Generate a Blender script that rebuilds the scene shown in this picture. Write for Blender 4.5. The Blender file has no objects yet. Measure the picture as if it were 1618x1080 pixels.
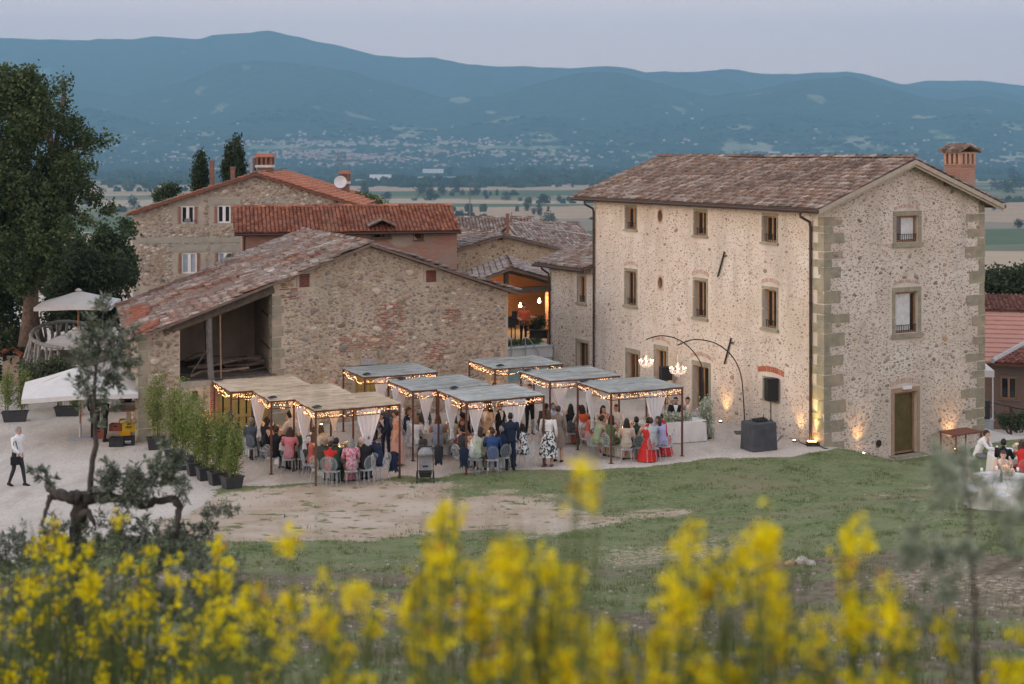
import bpy,bmesh,math,random
import numpy as np
from mathutils import Vector,Matrix,noise
from mathutils.bvhtree import BVHTree
S=bpy.context.scene
COL=S.collection
R=math.radians
PI=math.pi
rnd=random.Random(7)
# -- camera, sky, sun, exposure
CAM_H=10.5
FPX=2247.0
HORIZON=240.0
cam_d=bpy.data.cameras.new('camera')
cam=bpy.data.objects.new('camera',cam_d)
COL.objects.link(cam)
cam.location=(0,0,CAM_H)
cam.rotation_euler=(R(90),0,0)
cam_d.lens=50.0
cam_d.sensor_width=36.0
cam_d.shift_y=-(540.0-HORIZON)/1618.0
cam_d.clip_start=0.2
cam_d.clip_end=60000
cam_d.dof.use_dof=True
cam_d.dof.focus_distance=51.0
cam_d.dof.aperture_fstop=1.25
S.camera=cam
SUN_EL,SUN_AZ=11.0,-118.0
w=bpy.data.worlds.new('World')
S.world=w
w.use_nodes=True
nt=w.node_tree
nt.nodes.clear()
sky=nt.nodes.new('ShaderNodeTexSky')
sky.sky_type='NISHITA'
sky.sun_disc=False
sky.sun_elevation=R(SUN_EL)
sky.sun_rotation=R(SUN_AZ)
sky.air_density=1.0
sky.dust_density=3.0
sky.ozone_density=1.5
tcw=nt.nodes.new('ShaderNodeTexCoord')
sxyz=nt.nodes.new('ShaderNodeSeparateXYZ')
nt.links.new(tcw.outputs['Generated'],sxyz.inputs[0])
ramp=nt.nodes.new('ShaderNodeValToRGB')
ramp.color_ramp.interpolation='EASE'
SKY_STOPS=((0.0,(11.0,8.0,7.6)),(0.12,(10.3,7.8,7.6)),(0.40,(7.0,6.8,7.5)),(1.0,(6.2,6.5,7.6)))
ramp.color_ramp.elements[0].position=0.0
ramp.color_ramp.elements[0].color=(*[c/14 for c in SKY_STOPS[0][1]],1)
ramp.color_ramp.elements[1].position=1.0
ramp.color_ramp.elements[1].color=(*[c/14 for c in SKY_STOPS[3][1]],1)
for p_,c_ in SKY_STOPS[1:3]:
 e_=ramp.color_ramp.elements.new(p_)
 e_.color=(*[c/14 for c in c_],1)
nt.links.new(sxyz.outputs['Z'],ramp.inputs[0])
gain=nt.nodes.new('ShaderNodeVectorMath')
gain.operation='SCALE'
gain.inputs['Scale'].default_value=14.0
nt.links.new(ramp.outputs[0],gain.inputs[0])
tint=nt.nodes.new('ShaderNodeMix')
tint.data_type='RGBA'
tint.inputs['Factor'].default_value=0.8
bg=nt.nodes.new('ShaderNodeBackground')
bg.inputs['Strength'].default_value=0.15
wo=nt.nodes.new('ShaderNodeOutputWorld')
nt.links.new(sky.outputs[0],tint.inputs[6])
nt.links.new(gain.outputs[0],tint.inputs[7])
nt.links.new(tint.outputs[2],bg.inputs['Color'])
nt.links.new(bg.outputs[0],wo.inputs['Surface'])
sun_d=bpy.data.lights.new('sun','SUN')
sun_d.energy=0.8
sun_d.angle=R(24)
sun_d.color=(1.0,0.84,0.70)
sun=bpy.data.objects.new('sun',sun_d)
COL.objects.link(sun)
az,el=R(SUN_AZ),R(SUN_EL)
sdir=Vector((math.sin(az)*math.cos(el),math.cos(az)*math.cos(el),math.sin(el)))
sun.rotation_euler=(-sdir).to_track_quat('-Z','Y').to_euler()
sun.location=sdir*80+Vector((0,50,0))
S.view_settings.view_transform='Standard'
S.view_settings.look='None'
S.view_settings.gamma=1.0
S.view_settings.use_curve_mapping=False
S.view_settings.exposure=0.36
S.render.engine='CYCLES'
cy=S.cycles
cy.use_denoising=True
try:
 cy.denoiser='OPENIMAGEDENOISE'
except Exception:
 pass
cy.max_bounces=6
cy.diffuse_bounces=3
cy.glossy_bounces=2
cy.transmission_bounces=4
cy.transparent_max_bounces=12
cy.volume_bounces=1
cy.use_light_tree=True
cy.sample_clamp_indirect=6.0
cy.caustics_reflective=False
cy.caustics_refractive=False
# -- helpers
def at(px,py,Y):
 return Vector(((px-809.0)/FPX*Y,Y,CAM_H-(py-HORIZON)/FPX*Y))
def at_z(px,py,z):
 Y=(CAM_H-z)*FPX/(py-HORIZON)
 return Vector(((px-809.0)/FPX*Y,Y,z))
def setp(o,label=None,cat=None,group=None,kind=None):
 if label:o['label']=label
 if cat:o['category']=cat
 if group:o['group']=group
 if kind:o['kind']=kind
 return o
def empty(name,loc,label=None,cat=None,group=None,rz=0.0):
 o=bpy.data.objects.new(name,None)
 o.empty_display_size=0.2
 COL.objects.link(o)
 o.location=loc
 o.rotation_euler=(0,0,rz)
 return setp(o,label,cat,group)
def link(name,me,parent=None,loc=None,rot=None):
 o=bpy.data.objects.new(name,me)
 COL.objects.link(o)
 if parent is not None:
  o.parent=parent
 if loc is not None:o.location=loc
 if rot is not None:o.rotation_euler=rot
 return o
def copy_tree(o,parent=None):
 c=o.copy()
 COL.objects.link(c)
 if parent is not None:
  c.parent=parent
 for ch in o.children:
  copy_tree(ch,c)
 return c
class MB:
 def __init__(self):
  self.v=[];self.f=[];self.m=[];self.c=[]
 def add(self,vs,fs,mi=0,col=None):
  b=len(self.v)
  self.v.extend([tuple(p)for p in vs])
  for f in fs:
   self.f.append(tuple(b+i for i in f));self.m.append(mi);self.c.append(col or(1,1,1))
  return self
 def box(self,lo,hi,mi=0,M=None,col=None):
  x0,y0,z0=lo;x1,y1,z1=hi
  vs=[Vector(p)for p in((x0,y0,z0),(x1,y0,z0),(x1,y1,z0),(x0,y1,z0),(x0,y0,z1),(x1,y0,z1),(x1,y1,z1),(x0,y1,z1))]
  if M is not None:vs=[M@p for p in vs]
  return self.add(vs,[(3,2,1,0),(4,5,6,7),(0,1,5,4),(1,2,6,5),(2,3,7,6),(3,0,4,7)],mi,col)
 def cbox(self,c,s,mi=0,M=None,col=None):
  return self.box([c[i]-s[i]/2 for i in range(3)],[c[i]+s[i]/2 for i in range(3)],mi,M,col)
 def frustum_box(self,c,s0,s1,h,mi=0,M=None):
  vs=[]
  for(s,z)in((s0,c[2]),(s1,c[2]+h)):
   for(a,b)in((-1,-1),(1,-1),(1,1),(-1,1)):
    vs.append(Vector((c[0]+a*s[0]/2,c[1]+b*s[1]/2,z)))
  if M is not None:vs=[M@p for p in vs]
  return self.add(vs,[(3,2,1,0),(4,5,6,7),(0,1,5,4),(1,2,6,5),(2,3,7,6),(3,0,4,7)],mi)
 def tube(self,pts,rad,n=6,mi=0,cap=True,col=None):
  pts=[Vector(p)for p in pts]
  if not hasattr(rad,'__len__'):rad=[rad]*len(pts)
  vs=[];fs=[]
  t0=(pts[1]-pts[0]).normalized()
  up=Vector((0,0,1))if abs(t0 .z)<0.9 else Vector((1,0,0))
  a=t0 .cross(up).normalized()
  for i,p in enumerate(pts):
   t=(pts[min(i+1,len(pts)-1)]-pts[max(i-1,0)])
   if t.length<1e-9:t=t0
   t=t.normalized()
   a=(a-t*a.dot(t))
   a=a.normalized()if a.length>1e-6 else t.orthogonal().normalized()
   b=t.cross(a)
   for k in range(n):
    q=2*PI*k/n
    vs.append(p+(a*math.cos(q)+b*math.sin(q))*rad[i])
  for i in range(len(pts)-1):
   for k in range(n):
    k2=(k+1)%n
    fs.append((i*n+k,i*n+k2,(i+1)*n+k2,(i+1)*n+k))
  if cap:
   fs.append(tuple(reversed(range(n))))
   fs.append(tuple((len(pts)-1)*n+k for k in range(n)))
  return self.add(vs,fs,mi,col)
 def lathe(self,prof,n=12,c=(0,0,0),mi=0,M=None,col=None):
  vs=[];fs=[]
  for(r,z)in prof:
   for k in range(n):
    q=2*PI*k/n
    p=Vector((c[0]+r*math.cos(q),c[1]+r*math.sin(q),c[2]+z))
    vs.append(M@p if M is not None else p)
  for i in range(len(prof)-1):
   for k in range(n):
    k2=(k+1)%n
    fs.append((i*n+k,i*n+k2,(i+1)*n+k2,(i+1)*n+k))
  fs.append(tuple(reversed(range(n))))
  fs.append(tuple((len(prof)-1)*n+k for k in range(n)))
  return self.add(vs,fs,mi,col)
 def ball(self,c,r,n=8,m=5,mi=0,col=None):
  rx,ry,rz=(r,r,r)if not hasattr(r,'__len__')else r
  vs=[(c[0],c[1],c[2]-rz)]
  for i in range(1,m):
   q=-PI/2+PI*i/m
   for k in range(n):
    a=2*PI*k/n
    vs.append((c[0]+rx*math.cos(q)*math.cos(a),c[1]+ry*math.cos(q)*math.sin(a),c[2]+rz*math.sin(q)))
  vs.append((c[0],c[1],c[2]+rz))
  fs=[]
  for k in range(n):
   fs.append((0,1+(k+1)%n,1+k))
  for i in range(m-2):
   for k in range(n):
    k2=(k+1)%n
    fs.append((1+i*n+k,1+i*n+k2,1+(i+1)*n+k2,1+(i+1)*n+k))
  b=1+(m-2)*n
  for k in range(n):
   fs.append((b+k,b+(k+1)%n,len(vs)-1))
  return self.add(vs,fs,mi,col)
 def mesh(self,name,mats,smooth=False,colors=False):
  me=bpy.data.meshes.new(name)
  me.from_pydata(self.v,[],self.f)
  for m in(mats if isinstance(mats,(list,tuple))else[mats]):
   me.materials.append(m)
  n=len(me.polygons)
  if len(me.materials)>1:
   me.polygons.foreach_set('material_index',np.array(self.m,dtype=np.int32))
  if smooth:
   me.polygons.foreach_set('use_smooth',np.ones(n,dtype=bool))
  if colors:
   set_face_colors(me,np.array(self.c,dtype=np.float32))
  me.update()
  return me
 def build(self,name,mats,parent=None,smooth=False,colors=False,loc=None,rot=None):
  return link(name,self.mesh(name,mats,smooth,colors),parent,loc,rot)
def set_face_colors(me,fc):
 n=len(me.polygons)
 lt=np.empty(n,dtype=np.int32)
 me.polygons.foreach_get('loop_total',lt)
 at_=me.color_attributes.new('tint','FLOAT_COLOR','CORNER')
 a=np.ones((int(lt.sum()),4),dtype=np.float32)
 a[:,:3]=np.repeat(fc,lt,axis=0)
 at_.data.foreach_set('color',a.ravel())
def np_mesh(name,V,F,mat,FC=None,smooth=False):
 me=bpy.data.meshes.new(name)
 V=np.ascontiguousarray(V,dtype=np.float32);F=np.ascontiguousarray(F,dtype=np.int32)
 m,k=F.shape
 me.vertices.add(len(V));me.vertices.foreach_set('co',V.ravel())
 me.loops.add(m*k);me.loops.foreach_set('vertex_index',F.ravel())
 me.polygons.add(m)
 me.polygons.foreach_set('loop_start',np.arange(0,m*k,k,dtype=np.int32))
 me.polygons.foreach_set('loop_total',np.full(m,k,dtype=np.int32))
 if smooth:me.polygons.foreach_set('use_smooth',np.ones(m,dtype=bool))
 if mat is not None:me.materials.append(mat)
 me.update(calc_edges=True)
 if FC is not None:set_face_colors(me,FC)
 return me
# -- materials
def mat(name,c1,c2=None,scale=4.0,rough=0.8,bump=0.0,bscale=None,metal=0.0,detail=5.0,attr=False,attr_mix=1.0,spec=0.3,emit=None,estr=0.0,lo=0.35,hi=0.65,c3=None,s3=1.0,obj_random=0.0,trans=0.0,lo3=0.5,hi3=0.7):
 m=bpy.data.materials.new(name)
 m.use_nodes=True
 n=m.node_tree.nodes;l=m.node_tree.links
 b=n['Principled BSDF']
 b.inputs['Roughness'].default_value=rough
 b.inputs['Metallic'].default_value=metal
 b.inputs['Specular IOR Level'].default_value=spec
 b.inputs['Base Color'].default_value=(*c1,1)
 out=None
 if c2 is not None or bump:
  tc=n.new('ShaderNodeTexCoord')
 def noise_fac(sc,lo_,hi_,det):
  no=n.new('ShaderNodeTexNoise');no.inputs['Scale'].default_value=sc;no.inputs['Detail'].default_value=det
  l.new(tc.outputs['Object'],no.inputs['Vector'])
  mr=n.new('ShaderNodeMapRange');mr.inputs[1].default_value=lo_;mr.inputs[2].default_value=hi_
  l.new(no.outputs[0],mr.inputs[0])
  return mr.outputs[0]
 def mix(fac,a,bb,blend='MIX'):
  mx=n.new('ShaderNodeMix');mx.data_type='RGBA';mx.blend_type=blend
  if hasattr(fac,'links'):l.new(fac,mx.inputs['Factor'])
  else:mx.inputs['Factor'].default_value=fac
  for i,q in((6,a),(7,bb)):
   if hasattr(q,'links'):l.new(q,mx.inputs[i])
   else:mx.inputs[i].default_value=(*q,1)
  return mx.outputs[2]
 if c2 is not None:
  out=mix(noise_fac(scale,lo,hi,detail),c1,c2)
 if c3 is not None:
  out=mix(noise_fac(s3,lo3,hi3,6.0),out if out is not None else c1,c3)
 if attr:
  a=n.new('ShaderNodeAttribute');a.attribute_name='tint'
  out=mix(attr_mix,out if out is not None else c1,a.outputs['Color'],'MULTIPLY')
 if obj_random:
  oi=n.new('ShaderNodeObjectInfo')
  mr=n.new('ShaderNodeMapRange');mr.inputs[3].default_value=1-obj_random;mr.inputs[4].default_value=1+obj_random
  l.new(oi.outputs['Random'],mr.inputs[0])
  vm=n.new('ShaderNodeVectorMath');vm.operation='SCALE'
  if out is not None:l.new(out,vm.inputs[0])
  else:vm.inputs[0].default_value=c1
  l.new(mr.outputs[0],vm.inputs['Scale'])
  out=vm.outputs[0]
 if out is not None:
  l.new(out,b.inputs['Base Color'])
 if bump:
  no=n.new('ShaderNodeTexNoise');no.inputs['Scale'].default_value=bscale or scale*3;no.inputs['Detail'].default_value=6
  l.new(tc.outputs['Object'],no.inputs['Vector'])
  bp=n.new('ShaderNodeBump');bp.inputs['Strength'].default_value=min(1.0,bump);bp.inputs['Distance'].default_value=0.03
  l.new(no.outputs[0],bp.inputs['Height']);l.new(bp.outputs[0],b.inputs['Normal'])
 if emit is not None:
  b.inputs['Emission Color'].default_value=(*emit,1);b.inputs['Emission Strength'].default_value=estr
  m.cycles.emission_sampling='NONE'
 if trans:
  t=n.new('ShaderNodeBsdfTranslucent')
  ms=n.new('ShaderNodeMixShader');ms.inputs[0].default_value=trans
  if out is not None:l.new(out,t.inputs['Color'])
  else:t.inputs['Color'].default_value=(*c1,1)
  l.new(b.outputs[0],ms.inputs[1]);l.new(t.outputs[0],ms.inputs[2])
  l.new(ms.outputs[0],n['Material Output'].inputs['Surface'])
 return m
_cm={}
def cmat(name,c,rough=0.85,spec=0.2):
 k=(name,tuple(round(x,3)for x in c))
 if k not in _cm:
  _cm[k]=mat(name,c,tuple(x*0.86 for x in c),14.0,rough,spec=spec)
 return _cm[k]
def lamp(name,kind,loc,energy,color,parent=None,radius=0.1,target=None,spot=None,blend=0.6):
 d=bpy.data.lights.new(name,kind)
 d.energy=energy;d.color=color
 d.shadow_soft_size=radius
 if kind=='SPOT':
  d.spot_size=R(spot);d.spot_blend=blend
 o=bpy.data.objects.new(name,d)
 COL.objects.link(o)
 o.location=loc
 if target is not None:
  o.rotation_euler=(Vector(target)-Vector(loc)).to_track_quat('-Z','Y').to_euler()
 if parent is not None:
  o.parent=parent
  o.matrix_parent_inverse=parent.matrix_world.inverted()if False else Matrix.Identity(4)
 return o
# -- terrain
def smooth(a,b,x):
 t=min(1.0,max(0.0,(x-a)/(b-a)))
 return t*t*(3-2*t)
U1=Vector((-0.5005,0.8657,0))
U2=Vector((0.8657,0.5005,0))
CORNER=Vector((11.1,50.6,0))
def ground_z(x,y):
 prof=((-40,9.6),(0,8.85),(4,8.25),(7,7.3),(12,5.75),(20,3.75),(30,1.75),(36,0.80),(41,0.22),(45,0.0),(400,0.0))
 z=0.0
 ye=y-4.5*smooth(2,11,x)*smooth(14,30,y)
 for(a,za),(b,zb)in zip(prof,prof[1:]):
  if a<=ye<=b:
   t=(ye-a)/(b-a)
   z=za+(zb-za)*t
   break
 z+=0.10*noise.noise(Vector((x*.18,y*.18,3)))*smooth(44,36,y)if y<44 else 0
 d=Vector((x,y,0))-CORNER
 s=d.dot(U2);f=-d.dot(U1)
 drop=0.72*smooth(0.1,3.0,s)*smooth(-6,-1,f+0.0)
 z-=drop*smooth(30,40,y)*(1-0.3*smooth(6,12,s))
 z-=3.3*smooth(15.5,24,x)*smooth(54.5,66,y+.25*(x-18))
 r=y+0.25*abs(x)
 if r>112:
  z-=75*smooth(112,210,r)
 if abs(x)>55:
  z-=75*smooth(55,150,abs(x))*smooth(10,60,y+0.4*abs(x))
 return z
def build_terrain(m_near,m_valley,m_mount):
 xs=np.concatenate([np.arange(-150,-40,5.0),np.arange(-40,40,0.4),np.arange(40,151,5.0)])
 ys=np.concatenate([np.arange(-40,2,2.0),np.arange(2,70,0.4),np.arange(70,230,4.0)])
 V=np.array([(x,y,ground_z(x,y))for y in ys for x in xs],dtype=np.float32)
 nx,ny=len(xs),len(ys)
 i=np.arange(nx*ny).reshape(ny,nx)
 F=np.stack([i[:-1,:-1],i[:-1,1:],i[1:,1:],i[1:,:-1]],-1).reshape(-1,4)
 me=np_mesh('ground',V,F,m_near,smooth=True)
 wt=np.zeros((len(V),4),dtype=np.float32);wt[:,3]=1
 for k,(x,y,z)in enumerate(V):
  wt[k,0],wt[k,1],wt[k,2]=cover(float(x),float(y))
 global GRID
 GRID=(xs,ys,V[:,2].reshape(len(ys),len(xs)),wt.reshape(len(ys),len(xs),4))
 a=me.color_attributes.new('cover','FLOAT_COLOR','POINT')
 a.data.foreach_set('color',wt.ravel())
 setp(link('ground',me),'hillside of gravel, bare earth and mown grass',kind='structure')
 us=np.linspace(-1.3,1.3,521)
 Ys=np.geomspace(150,7600,120)
 V=np.array([(u*Y,Y,-60.0+1.2*noise.noise(Vector((u*Y*.004,Y*.004,0))))for Y in Ys for u in us],dtype=np.float32)
 nx,ny=len(us),len(Ys)
 i=np.arange(nx*ny).reshape(ny,nx)
 F=np.stack([i[:-1,:-1],i[:-1,1:],i[1:,1:],i[1:,:-1]],-1).reshape(-1,4)
 setp(link('valley_floor',np_mesh('valley_floor',V,F,m_valley,smooth=True)),'flat valley floor of pale fields',kind='structure')
 us=np.linspace(-1.1,1.1,721)
 Ys=np.concatenate([np.linspace(5400,12900,190),np.linspace(12950,13150,3)])
 V=np.array([(u*Y,Y,mount_z(u,Y))for Y in Ys for u in us],dtype=np.float32)
 nx,ny=len(us),len(Ys)
 i=np.arange(nx*ny).reshape(ny,nx)
 F=np.stack([i[:-1,:-1],i[:-1,1:],i[1:,1:],i[1:,:-1]],-1).reshape(-1,4)
 setp(link('mountains',np_mesh('mountains',V,F,m_mount,smooth=True)),'long wooded mountain ridge beyond the valley',kind='structure')
SKYLINE=((-1200,70),(-600,52),(-200,64),(0,58),(90,62),(200,60),(250,57),(310,60),(350,53),(425,47),(480,58),(530,70),(600,87),(640,90),(690,90),(740,101),(800,104),(870,104),(900,107),(960,103),(1000,108),(1020,114),(1050,112),(1090,113),(1160,108),(1200,115),(1260,116),(1340,111),(1390,122),(1430,134),(1480,140),(1560,142),(1618,150),(1900,150),(2400,120),(3300,140))
FAR_RIDGE=((-1200,120),(900,130),(1300,128),(1430,132),(1460,127),(1550,126),(1618,135),(1800,128),(3300,140))
MID_RIDGE=((-1200,110),(-300,150),(0,122),(110,138),(200,150),(290,128),(350,100),(400,95),(470,99),(560,112),(620,131),(700,152),(780,150),(860,128),(920,113),(980,112),(1040,131),(1120,150),(1180,143),(1250,128),(1340,119),(1400,135),(1480,158),(1560,150),(1640,170),(2000,140),(3300,160))
LOW_RIDGE=((-1200,190),(0,175),(90,168),(180,178),(260,200),(330,196),(420,176),(500,172),(590,190),(680,204),(760,196),(830,184),(900,186),(980,203),(1060,197),(1140,184),(1230,176),(1300,190),(1380,199),(1470,186),(1560,180),(1650,196),(2000,180),(3300,190))
def interp(tab,x):
 for(a,ya),(b,yb)in zip(tab,tab[1:]):
  if a<=x<=b:
   t=(x-a)/(b-a)
   return ya+(yb-ya)*t
 return tab[0][1]if x<tab[0][0]else tab[-1][1]
def mount_z(u,Y):
 px=809+u*FPX
 x=u*Y
 n1=noise.fractal(Vector((x*.0006,Y*.0006,1.7)),1.0,2.1,5)
 n2=1-abs(noise.noise(Vector((x*.0011+.3,Y*.00035,8.2))))
 z=-62+95*smooth(5500,7300,Y)+7*n1
 for tab,yr,wf,wb,p,sp in((LOW_RIDGE,7750,900,900,1.3,40),(MID_RIDGE,9100,1900,1200,1.15,170),(SKYLINE,11400,3000,1300,1.2,260),(FAR_RIDGE,12700,1300,900,1.0,90)):
  yr=yr+260*noise.noise(Vector((u*4.1,yr*.01,0)))
  h=CAM_H+(HORIZON-interp(tab,px))/FPX*yr
  d=(Y-yr)/(wf if Y<yr else wb)
  if abs(d)>=1:continue
  f=(1-abs(d))**p
  f=f*(1-.25*(1-f))
  q=40+(h-40)*f+((n2-.72)*sp*1.6+n1*sp*.4)*math.sin(PI*f)*.9
  q+=6*noise.noise(Vector((x*.011,Y*.011,2)))*f
  z=max(z,q)
 return z
def gravel_edge(x):
 return 46.6+0.265*x if x>-9 else 44.2-1.6*(-9-x)
def cover(x,y):
 n=noise.fractal(Vector((x*.35,y*.35,0)),1.0,2.0,4)
 n2=noise.fractal(Vector((x*.12+9,y*.16,0)),1.0,2.0,4)
 d=y-gravel_edge(x)+n*.8
 if x>11.5:
  d=min(d,(y-(51.6+.578*(x-11.1))+1.4)+n*.3)
 g=smooth(-0.35,0.35,d)
 if x<-28 or y>110:g=0
 if x<-9:
  g=max(g,smooth(-2.0,1.8,min(y-31-1.2*n,-8.6-.12*(44-y)-x+n*2.2)))
 e=smooth(-.5,.5,1.0-((x+5.5)/8.5)**2-((y-39.6)/4.6)**2+n2*.9+n*.75)
 e=max(e,smooth(.30,.62,n2+n*.5)*smooth(47,42,y)*0.42)
 e=max(e,0.3*smooth(.10,.45,n2+n*.6)*smooth(33,24,y))
 litter=smooth(34,26,y+n*2.5)*smooth(-.45,.35,n+n2*.6)
 return g,e*(1-g),litter
def ground_material():
 m=bpy.data.materials.new('hill_ground');m.use_nodes=True
 n=m.node_tree.nodes;l=m.node_tree.links;b=n['Principled BSDF']
 b.inputs['Roughness'].default_value=0.95;b.inputs['Specular IOR Level'].default_value=0.1
 tc=n.new('ShaderNodeTexCoord')
 def nz(sc,det=6.0,stretch=None):
  no=n.new('ShaderNodeTexNoise');no.inputs['Scale'].default_value=sc;no.inputs['Detail'].default_value=det
  if stretch:
   mp=n.new('ShaderNodeMapping');mp.inputs['Scale'].default_value=stretch
   l.new(tc.outputs['Object'],mp.inputs['Vector']);l.new(mp.outputs[0],no.inputs['Vector'])
  else:l.new(tc.outputs['Object'],no.inputs['Vector'])
  return no.outputs[0]
 def rng(f,lo,hi):
  mr=n.new('ShaderNodeMapRange');mr.interpolation_type='SMOOTHSTEP'
  mr.inputs[1].default_value=lo;mr.inputs[2].default_value=hi;l.new(f,mr.inputs[0]);return mr.outputs[0]
 def mix(f,a,c):
  mx=n.new('ShaderNodeMix');mx.data_type='RGBA'
  l.new(f,mx.inputs['Factor'])
  for i,q in((6,a),(7,c)):
   if hasattr(q,'links'):l.new(q,mx.inputs[i])
   else:mx.inputs[i].default_value=(*q,1)
  return mx.outputs[2]
 def add(a,c,k):
  ma=n.new('ShaderNodeMath');ma.operation='MULTIPLY_ADD';l.new(c,ma.inputs[0]);ma.inputs[1].default_value=k;l.new(a,ma.inputs[2]);return ma.outputs[0]
 at_=n.new('ShaderNodeAttribute');at_.attribute_name='cover'
 sp=n.new('ShaderNodeSeparateColor');l.new(at_.outputs['Color'],sp.inputs[0])
 fine=nz(9.0,8)
 grass=mix(rng(nz(1.1,8),.35,.65),(.115,.15,.058),(.165,.185,.085))
 grass=mix(rng(nz(6.0,6),.45,.75),grass,(.21,.215,.125))
 earth=mix(rng(nz(1.4,8),.3,.7),(.36,.27,.19),(.43,.345,.26))
 earth=mix(rng(nz(22,5),.5,.72),earth,(.27,.20,.14))
 grass=mix(rng(nz(.33,7),.48,.72),grass,(.20,.18,.105))
 earth=mix(rng(nz(.45,5),.42,.66),earth,(.45,.375,.295))
 earth=mix(rng(nz(1.7,8),.585,.66),earth,(.15,.155,.07))
 litter=mix(rng(nz(7,7),.35,.65),(.13,.10,.07),(.20,.17,.12))
 gravel=mix(rng(nz(.5,8),.3,.7),(.50,.44,.375),(.575,.515,.45))
 vo=n.new('ShaderNodeTexVoronoi');vo.inputs['Scale'].default_value=26;l.new(tc.outputs['Object'],vo.inputs['Vector'])
 sepv=n.new('ShaderNodeSeparateColor');l.new(vo.outputs['Color'],sepv.inputs[0])
 gravel=mix(rng(sepv.outputs[0],.55,1.0),gravel,(.36,.325,.285))
 gravel=mix(rng(nz(.9,6,(1,.35,1)),.54,.70),gravel,(.40,.345,.285))
 gravel=mix(rng(nz(.8,5,(.9,.22,1)),.50,.68),gravel,(.43,.385,.335))
 gravel=mix(rng(nz(5.5,6),.62,.74),gravel,(.33,.29,.245))
 c=mix(rng(add(sp.outputs[2],fine,1.3),.95,1.25),grass,litter)
 c=mix(rng(add(sp.outputs[1],fine,1.3),.95,1.25),c,earth)
 c=mix(rng(add(sp.outputs[0],fine,.9),.85,1.05),c,gravel)
 l.new(c,b.inputs['Base Color'])
 bp=n.new('ShaderNodeBump');bp.inputs['Strength'].default_value=.55;bp.inputs['Distance'].default_value=.05
 l.new(nz(16,8),bp.inputs['Height']);l.new(bp.outputs[0],b.inputs['Normal'])
 return m
def valley_material():
 m=bpy.data.materials.new('valley_fields');m.use_nodes=True
 n=m.node_tree.nodes;l=m.node_tree.links;b=n['Principled BSDF']
 b.inputs['Roughness'].default_value=1.0;b.inputs['Specular IOR Level'].default_value=0
 tc=n.new('ShaderNodeTexCoord')
 mp=n.new('ShaderNodeMapping');mp.inputs['Scale'].default_value=(.0016,.0046,0);mp.inputs['Rotation'].default_value=(0,0,.12)
 l.new(tc.outputs['Object'],mp.inputs['Vector'])
 vo=n.new('ShaderNodeTexVoronoi');vo.distance='MANHATTAN';vo.inputs['Scale'].default_value=1.0;vo.inputs['Randomness'].default_value=.75
 l.new(mp.outputs[0],vo.inputs['Vector'])
 sv=n.new('ShaderNodeSeparateColor');l.new(vo.outputs['Color'],sv.inputs[0])
 cr=n.new('ShaderNodeValToRGB');cr.color_ramp.interpolation='CONSTANT'
 cols=[(0,(.46,.33,.22)),(.22,(.20,.20,.12)),(.38,(.50,.38,.26)),(.55,(.29,.24,.17)),(.68,(.13,.16,.09)),(.8,(.42,.31,.21)),(.92,(.24,.22,.15))]
 cr.color_ramp.elements[0].position=0;cr.color_ramp.elements[0].color=(*cols[0][1],1)
 cr.color_ramp.elements[1].position=cols[1][0];cr.color_ramp.elements[1].color=(*cols[1][1],1)
 for p,c in cols[2:]:
  e=cr.color_ramp.elements.new(p);e.color=(*c,1)
 l.new(sv.outputs[0],cr.inputs[0])
 no=n.new('ShaderNodeTexNoise');no.inputs['Scale'].default_value=.02;no.inputs['Detail'].default_value=6;l.new(tc.outputs['Object'],no.inputs['Vector'])
 sx=n.new('ShaderNodeSeparateXYZ');l.new(tc.outputs['Object'],sx.inputs[0])
 mr=n.new('ShaderNodeMapRange');mr.inputs[1].default_value=2900;mr.inputs[2].default_value=4200;l.new(sx.outputs['Y'],mr.inputs[0])
 no2=n.new('ShaderNodeTexNoise');no2 .inputs['Scale'].default_value=.0045;no2 .inputs['Detail'].default_value=5;l.new(tc.outputs['Object'],no2 .inputs['Vector'])
 ma=n.new('ShaderNodeMath');ma.operation='MULTIPLY_ADD';ma.inputs[1].default_value=.9;l.new(no2 .outputs[0],ma.inputs[0]);l.new(mr.outputs[0],ma.inputs[2])
 mr2=n.new('ShaderNodeMapRange');mr2 .inputs[1].default_value=.82;mr2 .inputs[2].default_value=.92;l.new(ma.outputs[0],mr2 .inputs[0])
 mx=n.new('ShaderNodeMix');mx.data_type='RGBA';l.new(mr2 .outputs[0],mx.inputs['Factor']);l.new(cr.outputs[0],mx.inputs[6]);mx.inputs[7].default_value=(.045,.06,.04,1)
 mx2=n.new('ShaderNodeMix');mx2 .data_type='RGBA';mx2 .blend_type='MULTIPLY';mx2 .inputs['Factor'].default_value=.35
 l.new(mx.outputs[2],mx2 .inputs[6]);l.new(no.outputs[0],mx2 .inputs[7])
 l.new(mx2 .outputs[2],b.inputs['Base Color'])
 return m
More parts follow.
